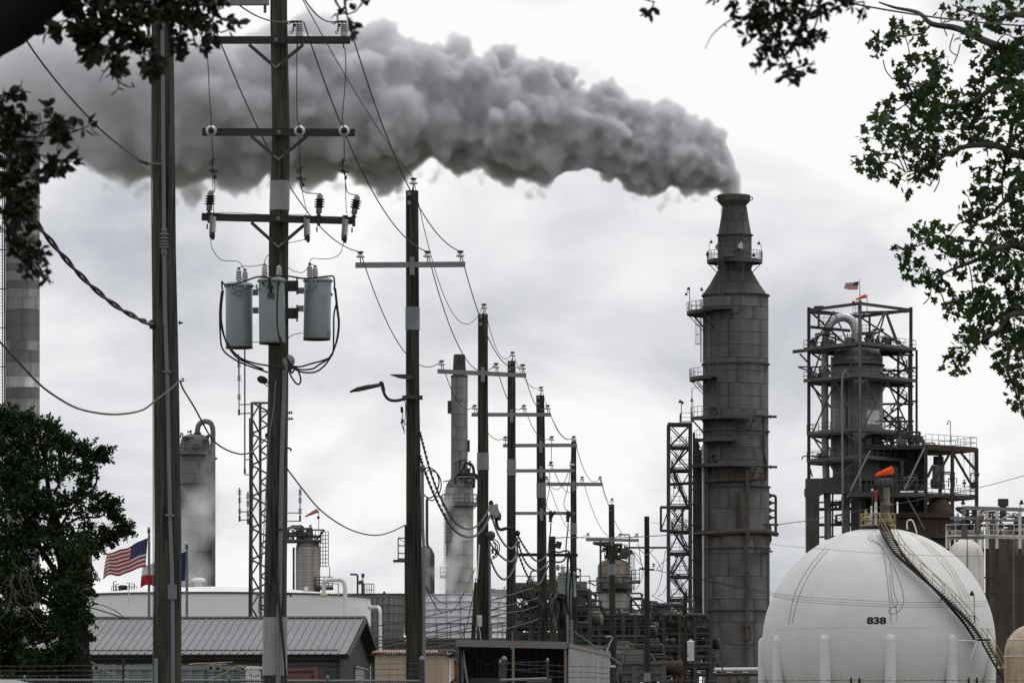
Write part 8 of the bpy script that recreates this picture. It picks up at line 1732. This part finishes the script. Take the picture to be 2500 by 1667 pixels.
for L_ in ([(715, 230), (725, 270), (752, 305)], [(1010, 170), (1000, 210), (985, 245)], [(880, 100), (870, 130), (845, 150)], [(650, 610), (610, 625), (590, 612)], [(920, 650), (930, 690), (910, 735)], [(900, 1100), (890, 1140), (868, 1165)], [(960, 30), (935, 70), (960, 140)], [(985, 130), (970, 190), (1000, 215)]):
    tw.path(smooth_pts([s8(x, y) for x, y in L_], 4), .006, 4)
part('twigs', tw, M_BARKG, SY, kind='stuff'); part('crown', lv, M_LEAFSYC, SY, kind='stuff')

# --- dense small-leaved tree at the lower left
YE = 116.0; s5 = lambda x, y, d=0: W(*C5(x, y), YE + d); r0 = random.Random(11); gE = ground_z(YE)
EL = thing('elm_tree', 'dense dark small-leaved tree beside the metal shed', 'tree', Vector((s5(435, 0).x, YE, gE)))
b0 = s5(437, 1700); b0.z = gE - .1
part('trunk', limb([b0, s5(432, 1540), s5(420, 1250), s5(403, 1060), s5(380, 900), s5(330, 700), s5(280, 480)], .40, .06, 14, 5), M_BARK, EL)
for L_, a in (([(400, 1060), (300, 900), (180, 700), (90, 450), (60, 200)], .08), ([(330, 700), (420, 560), (540, 450), (560, 340)], .035), ([(390, 950), (480, 800), (600, 720), (690, 695)], .04), ([(280, 480), (260, 300), (230, 150), (270, 60)], .05), ([(410, 1150), (250, 1100), (100, 1000), (-40, 900)], .07), ([(330, 700), (450, 620), (570, 615), (620, 570)], .03), ([(415, 1200), (300, 1300), (180, 1350)], .08)):
    P = [s5(x, y, r0.uniform(-.8, .4)) for x, y in L_]; part('limb', limb(P, a, .015, 7, 4), M_BARK, EL)
bl = [(80, 120, 100, 90), (200, 170, 110, 95), (340, 215, 90, 60), (440, 240, 70, 45), (520, 268, 60, 30), (580, 255, 45, 14), (625, 244, 18, 8), (272, 75, 22, 30), (100, 330, 150, 140), (280, 330, 130, 100), (420, 340, 80, 60), (495, 330, 40, 40), (120, 540, 150, 150), (310, 540, 150, 110), (450, 490, 70, 40), (500, 580, 110, 60), (610, 560, 60, 45), (650, 510, 25, 35), (660, 610, 40, 25), (700, 690, 45, 14), (745, 685, 16, 10), (600, 700, 80, 45), (560, 745, 60, 35), (450, 690, 120, 65), (250, 740, 180, 120), (70, 780, 120, 150), (390, 830, 100, 70), (430, 910, 60, 45), (520, 965, 40, 12), (130, 1000, 160, 150), (310, 1010, 120, 120), (440, 1010, 40, 50), (90, 1230, 140, 150), (290, 1230, 150, 140), (410, 1290, 65, 80), (470, 1190, 55, 40), (500, 1290, 25, 30), (150, 1430, 170, 80), (320, 1400, 120, 60), (-60, 400, 120, 350), (-60, 1100, 120, 350), (0, 60, 60, 70), (640, 740, 18, 18), (575, 780, 14, 14), (215, 100, 60, 50), (130, 60, 60, 40), (355, 160, 50, 35), (430, 790, 110, 80, -1.0), (440, 950, 60, 70, -1.0), (380, 1090, 100, 120, -1.2), (410, 1240, 85, 110, -1.2), (390, 1390, 90, 90, -1.2), (470, 1080, 35, 40, -1.0), (0, 1330, 70, 160), (60, 1480, 110, 90), (250, 1500, 120, 60), (0, 900, 60, 160)]
lv = MB(); tw = MB()
for cx, cy, rx, ry, *dz in bl:
    dz = dz[0] if dz else 0
    if cx > 330 and cy < 900 and not dz: rx, ry = rx * .82, ry * .82
    dep = (rx + ry) / 2 / 2.35 / (F / YE); n_ = int(rx * ry / 13) + 20; ncl = max(2, n_ // 16)
    cl = []
    for k in range(ncl):
        d = rand_dir(r0) * (r0.random() ** .4); cl.append(s5(cx + d.x * rx, cy + d.z * ry, dz + d.y * min(dep, 1.2) * (1.3 if not dz else .4)))
    for c in cl:
        d0 = rand_dir(r0); d0.z = abs(d0.z) * .6 - .1; L_ = r0.uniform(.12, .34); tw.path([c - d0 * L_ * .5, c + d0 * L_ * .6], .004, 3)
        for k in range(16):
            p = c + d0 * L_ * r0.uniform(-.5, .6) + rand_dir(r0) * .055; oval_leaf(lv, p, (d0 * .4 + rand_dir(r0)), rand_dir(r0) + Vector((0, 0, .5)), r0.uniform(.06, .11), r0.uniform(.035, .06))
for ox, oy, dx, dy in ((20, 40, -.2, -1), (90, 30, 0, -1), (150, 40, .2, -1), (270, 90, .1, -1), (300, 130, .5, -.9), (350, 150, .3, -1), (400, 190, .6, -.8), (450, 205, .5, -.9), (500, 235, .8, -.6), (560, 255, 1, -.3), (600, 250, 1, -.1), (540, 290, 1, .3), (500, 340, 1, .2), (470, 400, 1, -.1), (480, 470, 1, -.2), (550, 510, .7, -.8), (620, 520, .5, -.9), (650, 560, 1, -.3), (660, 620, 1, 0), (690, 670, 1, 0), (720, 690, 1, -.1), (660, 720, 1, .5), (600, 750, .7, .8), (550, 790, .4, 1), (480, 850, .8, .5), (460, 920, 1, .3), (500, 965, 1, 0), (470, 1060, 1, .2), (490, 1180, 1, .1), (490, 1280, 1, .3), (440, 1350, .6, .8)):
    for k in range(9):
        a0 = math.atan2(dy, dx) + r0.uniform(-.7, .7); x0, y0 = ox - dx * 35 + r0.uniform(-25, 25), oy - dy * 35 + r0.uniform(-20, 20); Ls = r0.uniform(40, 105)
        P = [s5(x0 + math.cos(a0) * Ls * f, y0 + math.sin(a0) * Ls * f + 10 * f * f, r0.uniform(-.1, .1) + (r0.random() - .5) * .3) for f in (0, .35, .7, 1)]; P = smooth_pts(P, 3); tw.path(P, .005, 3)
        for q in P[2:]:
            for j in range(4): oval_leaf(lv, q + rand_dir(r0) * .02, rand_dir(r0) + (P[-1] - P[0]).normalized() * .6, rand_dir(r0), r0.uniform(.05, .085), r0.uniform(.028, .045))
part('twigs', tw, M_BARK, EL, kind='stuff'); part('crown', lv, M_LEAFELM, EL, kind='stuff')
bt = MB()
for k in range(16):
    x, y = r0.uniform(40, 210), r0.uniform(880, 1150); P = [s5(x, y, -1.6)]
    for j in range(4): P.append(P[-1] + Vector((r0.uniform(-.12, .18), r0.uniform(-.05, .05), r0.uniform(-.28, -.02))))
    bt.path(P, [.012, .01, .008, .006, .004], 4)
part('bare_twigs', bt, M_BARKG, EL, kind='stuff')
# ------------------------------------------------------------------ smoke and steam (real volumes)
def volume_material(name, col, k, nscale, erode, fade=None, aniso=0.0, absorb=(0.5, 0.5, 0.5)):
    m = bpy.data.materials.new(name); m.use_nodes = True; t = m.node_tree; t.nodes.clear(); l = t.links.new; n = t.nodes.new
    o = n('ShaderNodeOutputMaterial'); pv = n('ShaderNodeVolumePrincipled'); pv.inputs['Color'].default_value = (*col, 1); pv.inputs['Density Attribute'].default_value = ''
    pv.inputs['Anisotropy'].default_value = aniso; pv.inputs['Absorption Color'].default_value = (*absorb, 1)
    at_ = n('ShaderNodeAttribute'); at_.attribute_name = 'density'
    g_ = n('ShaderNodeNewGeometry')
    nz = n('ShaderNodeTexNoise'); nz.inputs['Scale'].default_value = nscale; nz.inputs['Detail'].default_value = 4; nz.inputs['Roughness'].default_value = .6; l(g_.outputs['Position'], nz.inputs['Vector'])
    def math_(op, a, b, clamp=False):
        x = n('ShaderNodeMath'); x.operation = op; x.use_clamp = clamp
        for i, v in enumerate((a, b)):
            if isinstance(v, (int, float)): x.inputs[i].default_value = v
            else: l(v, x.inputs[i])
        return x.outputs[0]
    e_ = math_('MULTIPLY', nz.outputs['Fac'], erode)
    d = at_.outputs['Fac']
    if fade:      # thins with drift along X: (x0, v0, x1, v1)
        sx = n('ShaderNodeSeparateXYZ'); l(g_.outputs['Position'], sx.inputs[0]); mr = n('ShaderNodeMapRange'); mr.inputs['From Min'].default_value = fade[0]; mr.inputs['To Min'].default_value = fade[1]; mr.inputs['From Max'].default_value = fade[2]; mr.inputs['To Max'].default_value = fade[3]
        l(sx.outputs['X'], mr.inputs['Value']); d2 = math_('SUBTRACT', d, e_, True); d2 = math_('MULTIPLY', d2, k); d2 = math_('MULTIPLY', d2, math_('POWER', mr.outputs[0], 2.2))
    else: d2 = math_('MULTIPLY', math_('SUBTRACT', d, e_, True), k)
    l(d2, pv.inputs['Density']); l(pv.outputs[0], o.inputs['Volume']); return m
def volume_cloud(name, label, puffs, voxel, band, m, remesh=None, cat='smoke', warp=()):
    """union of puffs -> one skin -> fog volume whose edge softens over the band"""
    mb = MB(); c0 = sum((p for p, r in puffs), Vector()) / len(puffs)
    bm = bmesh.new(); bmesh.ops.create_icosphere(bm, subdivisions=2, radius=1.0); bm.verts.ensure_lookup_table()
    iv = [v.co.copy() for v in bm.verts]; fi = [tuple(v.index for v in f.verts) for f in bm.faces]; bm.free()
    for p, r in puffs: mb.add([p + v * r for v in iv], fi)
    o = part(name, mb, m, None, label, 'stuff', c0); o['category'] = cat
    md = o.modifiers.new('union', 'REMESH'); md.mode = 'VOXEL'; md.voxel_size = remesh or voxel * 1.3
    for size, amount in warp:        # procedural billowing of the skin
        tx = bpy.data.textures.new(name + '_billow', 'CLOUDS'); tx.noise_scale = size; tx.noise_depth = 3; tx.noise_basis = 'IMPROVED_PERLIN'
        md = o.modifiers.new('billow', 'DISPLACE'); md.texture = tx; md.strength = amount; md.mid_level = .5; md.texture_coords = 'LOCAL'
    ng = bpy.data.node_groups.new(name + '_fog', 'GeometryNodeTree'); ng.interface.new_socket('Geometry', in_out='INPUT', socket_type='NodeSocketGeometry'); ng.interface.new_socket('Geometry', in_out='OUTPUT', socket_type='NodeSocketGeometry')
    a = ng.nodes.new('NodeGroupInput'); b = ng.nodes.new('NodeGroupOutput'); v = ng.nodes.new('GeometryNodeMeshToVolume'); s = ng.nodes.new('GeometryNodeSetMaterial')
    v.resolution_mode = 'VOXEL_SIZE'; v.inputs['Voxel Size'].default_value = voxel; v.inputs['Interior Band Width'].default_value = band; v.inputs['Density'].default_value = 1.0
    s.inputs['Material'].default_value = m
    ng.links.new(a.outputs[0], v.inputs['Mesh']); ng.links.new(v.outputs[0], s.inputs[0]); ng.links.new(s.outputs[0], b.inputs[0])
    md = o.modifiers.new('fog', 'NODES'); md.node_group = ng
    return o
K = 2500 / 2352
ST_ = [(1682, 478, 36), (1681, 455, 37), (1677, 430, 38), (1668, 405, 46), (1648, 385, 58), (1615, 368, 80), (1575, 352, 97), (1530, 345, 108), (1475, 343, 112), (1420, 318, 112), (1360, 300, 102), (1300, 288, 118), (1230, 290, 138), (1160, 268, 148), (1090, 252, 142), (1020, 240, 140), (950, 240, 160), (880, 248, 188), (810, 238, 172), (740, 225, 192), (660, 240, 188), (580, 250, 180), (500, 250, 185), (420, 255, 205), (330, 245, 205), (240, 225, 185), (150, 215, 180), (60, 205, 175), (-40, 205, 170), (-160, 205, 170)]
rs_ = random.Random(21); puffs = []
pp_ = F / YS
for i in range(len(ST_) - 1):
    (xa, ya, ra), (xb, yb, rb) = ST_[i], ST_[i + 1]
    nsub = 2
    for j in range(nsub):
        f = j / nsub; x, y, r = xa + (xb - xa) * f, ya + (yb - ya) * f, ra + (rb - ra) * f
        depth = YS - .0 + (1681 - x) / 1700 * -6; c = W(x * K, y * K, depth); R0 = r * K / pp_
        puffs.append((c, R0 * .86))
        near = i < 4
        for k in range(7 if not near else 5):
            a = rs_.uniform(0, 2 * math.pi); b = rs_.uniform(-.9, .9); d = Vector((rs_.uniform(-.35, .35), math.cos(a), math.sin(a))).normalized()
            if near:
                rr = R0 * rs_.uniform(.35, .5); puffs.append((c + d * (R0 - rr) * .95, rr)); continue
            rr = R0 * (.16 + .42 * rs_.random() ** 1.6); cc = c + d * (R0 * rs_.uniform(.90, 1.12) - rr); puffs.append((cc, rr))
            for q in range(rs_.choice((2, 4, 7))):
                d2 = (d + Vector((rs_.uniform(-1, 1), rs_.uniform(-1, 1), rs_.uniform(-1, 1))) * .9).normalized(); r2 = rr * rs_.uniform(.25, .42); puffs.append((cc + d2 * (rr * .80), r2))
                for z in range(3):
                    d3 = (d2 + Vector((rs_.uniform(-1, 1), rs_.uniform(-1, 1), rs_.uniform(-1, 1))) * .8).normalized(); puffs.append((cc + d2 * rr * .80 + d3 * r2 * .82, r2 * rs_.uniform(.3, .48)))
def lobe(x, y, r):
    c = W(x * K, y * K, YS - 2); R0 = r * K / pp_; puffs.append((c, R0 * .9))
    for k in range(26):
        d = rand_dir(rs_); r2 = R0 * rs_.uniform(.22, .42); puffs.append((c + d * R0 * .75, r2))
        for z in range(3): d3 = (d + rand_dir(rs_) * .8).normalized(); puffs.append((c + d * R0 * .75 + d3 * r2 * .85, r2 * rs_.uniform(.3, .48)))
for q in ((1150, 128, 42), (1282, 185, 50), (1405, 218, 44), (1535, 275, 50), (1620, 325, 40), (1050, 120, 45), (865, 95, 62), (770, 115, 55), (700, 70, 40), (1475, 425, 26), (885, 435, 30), (440, 440, 40)): lobe(*q)
xS = W(1790, 0, YS).x; x0 = W(0, 0, YS).x
M_SMOKE = volume_material('smoke_grey', (0.70, 0.695, 0.725), 4.2, .7, .50, (x0, .36, x0 + (xS - x0) * .85, 1.0), .2, (.4, .4, .4))
volume_cloud('smoke', 'dense grey smoke plume drifting from the stack mouth', puffs, .19, .7, M_SMOKE, .22, warp=((4.2, 2.4), (1.4, .8), (.5, .25)))
sc.cycles.volume_step_rate = 2.0; sc.cycles.volume_max_steps = 512

# thin steam drifting round the low plant
def steam(label, pts, Y_, k, seed, voxel=.5, band=3.0):
    r0 = random.Random(seed); pf = []
    for x, y, r in pts:
        for q in range(7):
            d = rand_dir(r0) * r0.random() * r; rr = r * r0.uniform(.35, .7); pf.append((W(x + d.x, y + d.z, Y_) + Vector((0, d.y / (F / Y_), 0)), rr / (F / Y_)))
    volume_cloud('steam', label, pf, voxel, band, volume_material('steam_white', (.95, .95, .96), k, .2, .6, None, .2, (.9, .9, .9)), voxel, 'steam')
steam('thin white steam veiling the gooseneck column', [(460, 1440, 85), (480, 1380, 85), (490, 1300, 80), (490, 1210, 75), (510, 1140, 65), (530, 1090, 50), (430, 1330, 60)], 641, .5, 1, .5, 4.0)
steam('wisps of steam rising beside the cooling tower vents', [(855, 1445, 22), (860, 1425, 20), (850, 1410, 18), (840, 1395, 16), (900, 1450, 16), (925, 1450, 12)], 398, .8, 2, .3, 1.0)
steam('steam round the foot of the stained chimney', [(1085, 1440, 40), (1090, 1380, 45), (1100, 1310, 45), (1095, 1240, 40), (1125, 1180, 35), (1060, 1400, 35)], 612, .9, 3)

rw = random.Random(77); wp_ = []
for x, y in ((1560, 445), (1490, 455), (1300, 405), (1230, 430), (1150, 420), (1080, 395), (1020, 390), (960, 400), (900, 455), (880, 440), (830, 430), (780, 415), (700, 425), (640, 420), (560, 430), (480, 440), (430, 460), (350, 445), (260, 420), (160, 400), (690, 45), (640, 75), (560, 80), (430, 60), (300, 55), (150, 60)):
    for k in range(9):
        c = W((x + rw.uniform(-38, 38)) * K, (y + rw.uniform(-22, 26)) * K, YS - 3 + rw.uniform(-4, 4)); wp_.append((c, rw.uniform(.35, 1.3)))
volume_cloud('smoke', 'thin torn wisps of smoke fraying off the plume edge', wp_, .28, .8, volume_material('smoke_wisp', (.80, .795, .825), .7, .9, .75, None, .2, (.4, .4, .4)), .3, 'smoke', ((1.2, 1.4),))
# ------------------------------------------------------------------ service drops, twisted cables and long spans
def twist(name, label, pts, r, m=None, n=3, pitch=.22, k=6, group=None):
    """two or three conductors wound round each other along the line"""
    P = resample(smooth_pts(pts, k), pitch / 5); t = thing(name, label, 'cable', pts[0], group); 
    for s in range(n):
        Q = []
        for i, p in enumerate(P):
            d = (P[min(i + 1, len(P) - 1)] - P[max(i - 1, 0)]).normalized(); u, w = perp(d); a = 2 * math.pi * (i / 5 / 3 + s / n); Q.append(p + (u * math.cos(a) + w * math.sin(a)) * r * 1.05)
        part('conductor', MB().path(Q, r, 5), m or M_WIRE, t)
    return t
twist('twisted_cable', 'thick twisted black cable sagging down to the conduit pole', pxpath(C4, [(-420, -900), (-120, -420), (60, -140), (180, 0), (320, 190), (500, 410), (690, 610), (900, 780), (1100, 890), (1170, 909)], 62, 78.9), .019, n=2, pitch=.8)
wire('service_cable', 'thin black cable from the oak limb down to the conduit pole', smooth_pts(pxpath(C1, [(-80, -80), (60, 100), (160, 245), (250, 380), (380, 550), (500, 690), (690, 890), (860, 1030), (960, 1100), (1005, 1120)], 60, 78.9), 4), .012)
part('cable_splice', MB().path(pxpath(C1, [(955, 1103), (1005, 1122)], 78.6, 78.9), .022, 6), M_STEEL, P1)
wire('service_cable', 'loose black cable looping from the side up to the hook on the conduit pole', smooth_pts(pxpath(C4, [(-300, 780), (-100, 960), (0, 1050), (130, 1190), (300, 1370), (440, 1475), (600, 1560), (800, 1600), (960, 1598), (1100, 1565), (1200, 1490), (1300, 1415), (1370, 1346)], 60, 78.8), 4), .013)
wire('service_cable', 'black cable drooping from the conduit pole to the transformer pole', smooth_pts([at(C4, 1380, 1350, 79)] + pxpath(C6, [(50, 0), (130, 130), (240, 330), (330, 410), (440, 450), (520, 437), (600, 370), (640, 328)], 80, 95), 4), .013)
wire('service_cable', 'black cable drooping from the transformer pole to the street lamp pole', smooth_pts(pxpath(C6, [(775, 555), (870, 680), (1000, 835), (1150, 945), (1280, 1000), (1400, 1015), (1500, 990), (1592, 945)], 95, 126.8), 4), .014)
# twisted secondaries from pole to pole
twist('twisted_cable', 'upper twisted cable swooping from the street lamp pole to the wireless pole', pxpath(D2, [(198, 405), (222, 500), (260, 640), (310, 780), (370, 900), (430, 985), (500, 1020), (560, 1000), (610, 940), (645, 880)], 126.8, 156.7), .016, n=2, pitch=.45)
twist('twisted_cable', 'lower twisted cable swooping from the street lamp pole to the wireless pole', pxpath(D2, [(198, 555), (225, 640), (270, 760), (330, 890), (400, 1010), (470, 1062), (530, 1070), (580, 1040), (620, 985), (645, 930)], 126.8, 156.7), .018, n=2, pitch=.45)
cl = smooth_pts([at(D2, x, y, 126.6) for x, y in ((222, 800), (235, 815), (265, 822), (300, 790), (318, 730), (310, 680), (285, 645), (240, 630), (225, 640))], 5)
wire('cable_coil', 'coil of black cable hung on the side of the street lamp pole', cl, .016)
wire('cable_coil', 'second turn of black cable hung beside the street lamp pole', [p + Vector((.05, -.05, -.06)) for p in cl], .014)
for i, (L_, ya, yb) in enumerate((([(655, 940), (690, 1040), (730, 1110), (770, 1145), (800, 1130), (822, 1075)], 156.7, 176.7), ([(645, 1110), (690, 1170), (740, 1215), (780, 1228), (806, 1190), (825, 1110)], 156.7, 176.7), ([(648, 1210), (670, 1270), (700, 1320), (735, 1342), (775, 1310), (805, 1240), (820, 1180)], 156.7, 176.7))):
    twist('twisted_cable', ('upper', 'middle', 'lowest')[i] + ' twisted cable of three between the wireless pole and the next', pxpath(D2, L_, ya, yb), .017, n=2, pitch=.4)
for i, L_ in enumerate(([(822, 1060), (860, 1130), (910, 1200), (950, 1225), (990, 1200), (1020, 1165)], [(826, 1110), (850, 1190), (890, 1255), (940, 1285), (985, 1265), (1015, 1225)], [(830, 1190), (860, 1270), (890, 1330), (930, 1370), (965, 1360), (1000, 1290), (1018, 1250)])):
    twist('twisted_cable', ('upper', 'middle', 'lowest')[i] + ' twisted cable of three reaching the three-arm pole', pxpath(D2, L_, 176.7, 188.7), .018, n=2, pitch=.4)
for L_ in ([(650, 1080), (690, 1100), (705, 1140), (690, 1190), (665, 1210)], [(652, 1085), (675, 1120), (680, 1170), (660, 1215)], [(655, 1090), (690, 1130), (685, 1180), (655, 1200)]): part('drip_loop', MB().path(smooth_pts([at(D2, x, y, 156.5) for x, y in L_], 4), .016, 5), M_WIRE, P4)
for x, y in ((660, 1160), (688, 1165)): part('splice', MB().path([at(D2, x, y - 15, 156.5), at(D2, x, y + 18, 156.5)], .035, 6), M_BLACK, P4)
part('spool_bracket', MB().tube(at(D2, 800, 1010, 176.6), at(D2, 822, 1180, 176.6), .03, n=6).sphere(at(D2, 818, 1048, 176.6), .09).sphere(at(D2, 820, 1110, 176.6), .08), M_BLACK, P5)
for L_ in ([(1020, 1150), (1080, 1170), (1120, 1160), (1150, 1170), (1140, 1240), (1130, 1400), (1140, 1568)], [(1020, 1200), (1060, 1230), (1110, 1225), (1135, 1180), (1150, 1175)], [(1155, 1180), (1160, 1300), (1150, 1450), (1155, 1600)], [(1165, 1180), (1172, 1400), (1168, 1600)]): part('drip_loop', MB().path(smooth_pts([at(D2, x, y, 188.5) for x, y in L_], 4), .03, 5), M_WIRE, P6)
# black cable tangle and bundle low on the poles
TG = thing('cable_tangle', 'tangle of black communication cables between the two close poles', 'cable', at(C8, 1680, 450, 187))
r0 = random.Random(4)
for k in range(34):
    x, y = r0.uniform(1600, 1720), r0.uniform(300, 560); P = [(x, y)]; a = r0.uniform(0, 6.28)
    for j in range(6): a += r0.uniform(-1.3, 1.3); P.append((P[-1][0] + 26 * math.cos(a), P[-1][1] + 26 * math.sin(a)))
    P[-1] = (1722, r0.uniform(320, 620)); part('strand', MB().path(smooth_pts([at(C8, u, v, 187 + r0.uniform(-.4, .4)) for u, v in P], 3), r0.choice((.012, .018, .024)), 5), M_WIRE, TG)
CB_ = thing('cable_bundle', 'thick bundle of black cables hanging down beside the ladder', 'cable', at(C8, 1925, 735, 190))
for k in range(18):
    x = 1895 + 60 * k / 17; part('strand', MB().path(smooth_pts([at(C8, x - 60 + r0.uniform(-10, 10), 330 + r0.uniform(-40, 60), 190 + r0.uniform(-.2, .2)), at(C8, x, 350 + r0.uniform(0, 60), 190), at(C8, x + r0.uniform(-14, 14), 500, 190 + r0.uniform(-.2, .2)), at(C8, x + r0.uniform(-14, 14), 620, 190), at(C8, x + r0.uniform(-10, 10), 760, 190)], 4), r0.choice((.025, .035, .045)), 5), M_WIRE, CB_)
for k in range(10):
    P = [at(C8, 1808, r0.uniform(340, 600), 188.6), at(C8, r0.uniform(1830, 1860), r0.uniform(330, 640), 189), at(C8, r0.uniform(1870, 1900), r0.uniform(300, 600), 189.6)]; part('strand', MB().path(smooth_pts(P, 5), r0.choice((.015, .022)), 5), M_WIRE, CB_)
LOOPS = [[(1340, 40), (1370, 45), (1400, 20), (1415, -20)], [(1340, 50), (1380, 50), (1410, 0)]]
# telecom lines from the fence poles to the left, in front of the cooling tower
TL = [[(345, 605), (640, 555), (800, 520), (950, 485), (1200, 425), (1465, 355)], [(380, 690), (640, 645), (800, 610), (1000, 565), (1200, 510), (1465, 430)], [(385, 715), (640, 690), (800, 655), (1000, 605), (1200, 565), (1465, 490)], [(395, 740), (640, 705), (800, 690), (1000, 650), (1200, 605), (1465, 560)], [(400, 775), (640, 735), (800, 705), (1050, 660), (1300, 620), (1465, 590)], [(440, 770), (640, 745), (800, 775), (1000, 745), (1080, 720)], [(1330, 660), (1465, 620), (1600, 580), (1725, 540)], [(1330, 520), (1465, 490), (1600, 470), (1725, 430)], [(1330, 465), (1465, 430), (1600, 400), (1725, 370)], [(1330, 385), (1465, 350), (1600, 310), (1690, 280)]]
for L_ in TL: wire('telecom_line', 'dark communication line rising past the white fan stack', smooth_pts(pxpath(C8, L_, 160, 176), 4), .016, None, 'communication lines below the power lines')
for L_, m_ in (([(795, 250), (850, 330), (920, 395), (980, 412), (1050, 390), (1120, 310), (1180, 200), (1212, 120)], M_WIREG), ([(1005, 495), (1060, 430), (1110, 340), (1160, 230), (1208, 130)], M_WIREG), ([(800, 270), (840, 350), (890, 440), (940, 490)], M_WIRE), ([(1100, 690), (1140, 600), (1170, 450), (1200, 330), (1215, 200)], M_WIRE), ([(1330, 390), (1380, 370), (1430, 310), (1455, 270)], M_WIREG), ([(1340, 430), (1390, 440), (1430, 380), (1455, 280)], M_WIREG)):
    wire('slack_wire', 'slack wire looping beside the wireless pole' if L_[0][0] < 1300 else 'pale slack wire hooked on the boxy lamp pole', smooth_pts(pxpath(C8, L_, 127 if L_[0][0] < 900 else 156, 156 if L_[0][0] < 1300 else 176), 4), .013, m_, 'slack wires')
for L_ in ([(340, 45), (0, 0)],): pass
# long service span rising to the right across the stack and sphere
wire('long_span', 'long sagging cable crossing the stack, reaching the corner of the sky', smooth_pts([at(D2, 1064, 1078, 191), at(D2, 1150, 1074, 200)] + [at(D3, x, y, yy) for x, y, yy in ((30, 375, 207), (360, 377, 215), (750, 357, 225), (1100, 336, 235), (1530, 290, 245), (1847, 245, 252))] + [at(D7, x, y, yy) for x, y, yy in ((300, 478, 258), (600, 420, 264), (1000, 348, 272), (1500, 247, 282), (1798, 168, 290), (2400, 0, 302))], 3), .017)
for k, dy in enumerate((0, 18, 34)):
    wire('sphere_span', 'thin line of three stretched across the white sphere', smooth_pts([at(D3, 660, 640, 262)] + [at(D7, x, y + dy * (.4 if x < 100 else 1), yy) for x, y, yy in ((0, 940, 268), (300, 985, 272), (880, 1018, 280), (1200, 1022, 284), (1500, 1015, 288), (1798, 990, 292), (2300, 930, 300))], 4), .009, None, 'three lines before the sphere')
wire('sphere_span', 'single thin line high across the white sphere', smooth_pts([at(D3, 640, 250, 262), at(D3, 1100, 340, 265)] + [at(D7, x, y, yy) for x, y, yy in ((90, 630, 270), (500, 668, 275), (860, 693, 280), (1400, 712, 286), (1798, 690, 290), (2300, 660, 300))], 4), .008)
for L_ in ([(470, 470), (530, 570), (560, 600), (578, 640)], [(600, 470), (680, 560), (720, 640), (690, 640)], [(755, 480), (735, 600), (715, 730), (680, 820), (650, 850)], [(760, 480), (790, 520), (700, 610), (680, 640)], [(640, 850), (700, 880), (760, 910)], [(780, 740), (740, 820), (690, 860)], [(480, 480), (540, 540), (570, 660), (540, 760), (505, 795), (475, 760)], [(530, 420), (545, 520), (565, 620)]):
    part('jumper_wire', MB().path(smooth_pts([at(D3, x, y, 261.7) for x, y in L_], 4), .014, 5), M_WIRE, P9)
for L_ in ([(560, 570), (590, 680)], ): pass
wire('guy_wire', 'thin guy wire slanting from the light corrugated shed roof', [at(D3, 0, 1140, 190), at(D3, 400, 1420, 150)], .010, M_WIREG); wire('guy_wire', 'second guy wire slanting behind the slim pole', [at(D3, 225, 1290, 190), at(D3, 330, 1370, 170)], .010, M_WIREG)
part('pale_drop', MB().path(smooth_pts([at(D3, x, y, 266.6) for x, y in ((205, 1370), (260, 1330), (295, 1250), (320, 1195), (290, 1185), (265, 1190))], 4), .03, 5), M_PORC, P8)
part('cable_loop', MB().torus(at(D3, 310, 1230, 266.6), .25, .025, 18, 5, (0, 1, 0)).path(smooth_pts([at(D3, x, y, 266.6) for x, y in ((250, 1160), (260, 1210), (300, 1190), (330, 1200))], 4), .03, 5), M_WIRE, P8)
for L_ in ([(485, 1098), (570, 1115), (660, 1150), (720, 1190), (830, 1195)], [(485, 1125), (560, 1145), (640, 1170), (715, 1197)], [(500, 1170), (530, 1185), (570, 1197)]):
    wire('yard_line', 'dark line dropping across the white tank wall to the shed roof', smooth_pts([at(C5, x, y, 140 + i * 6) for i, (x, y) in enumerate(L_)], 4), .013 if L_[0][1] != 1125 else .02, None, 'yard lines by the tree')
wire('service_cable', 'thin straight brown cable slanting through the sycamore branches', sag_line(W(1980, -12, 45), W(2560, 66, 52), .05), .008, M_RUST)
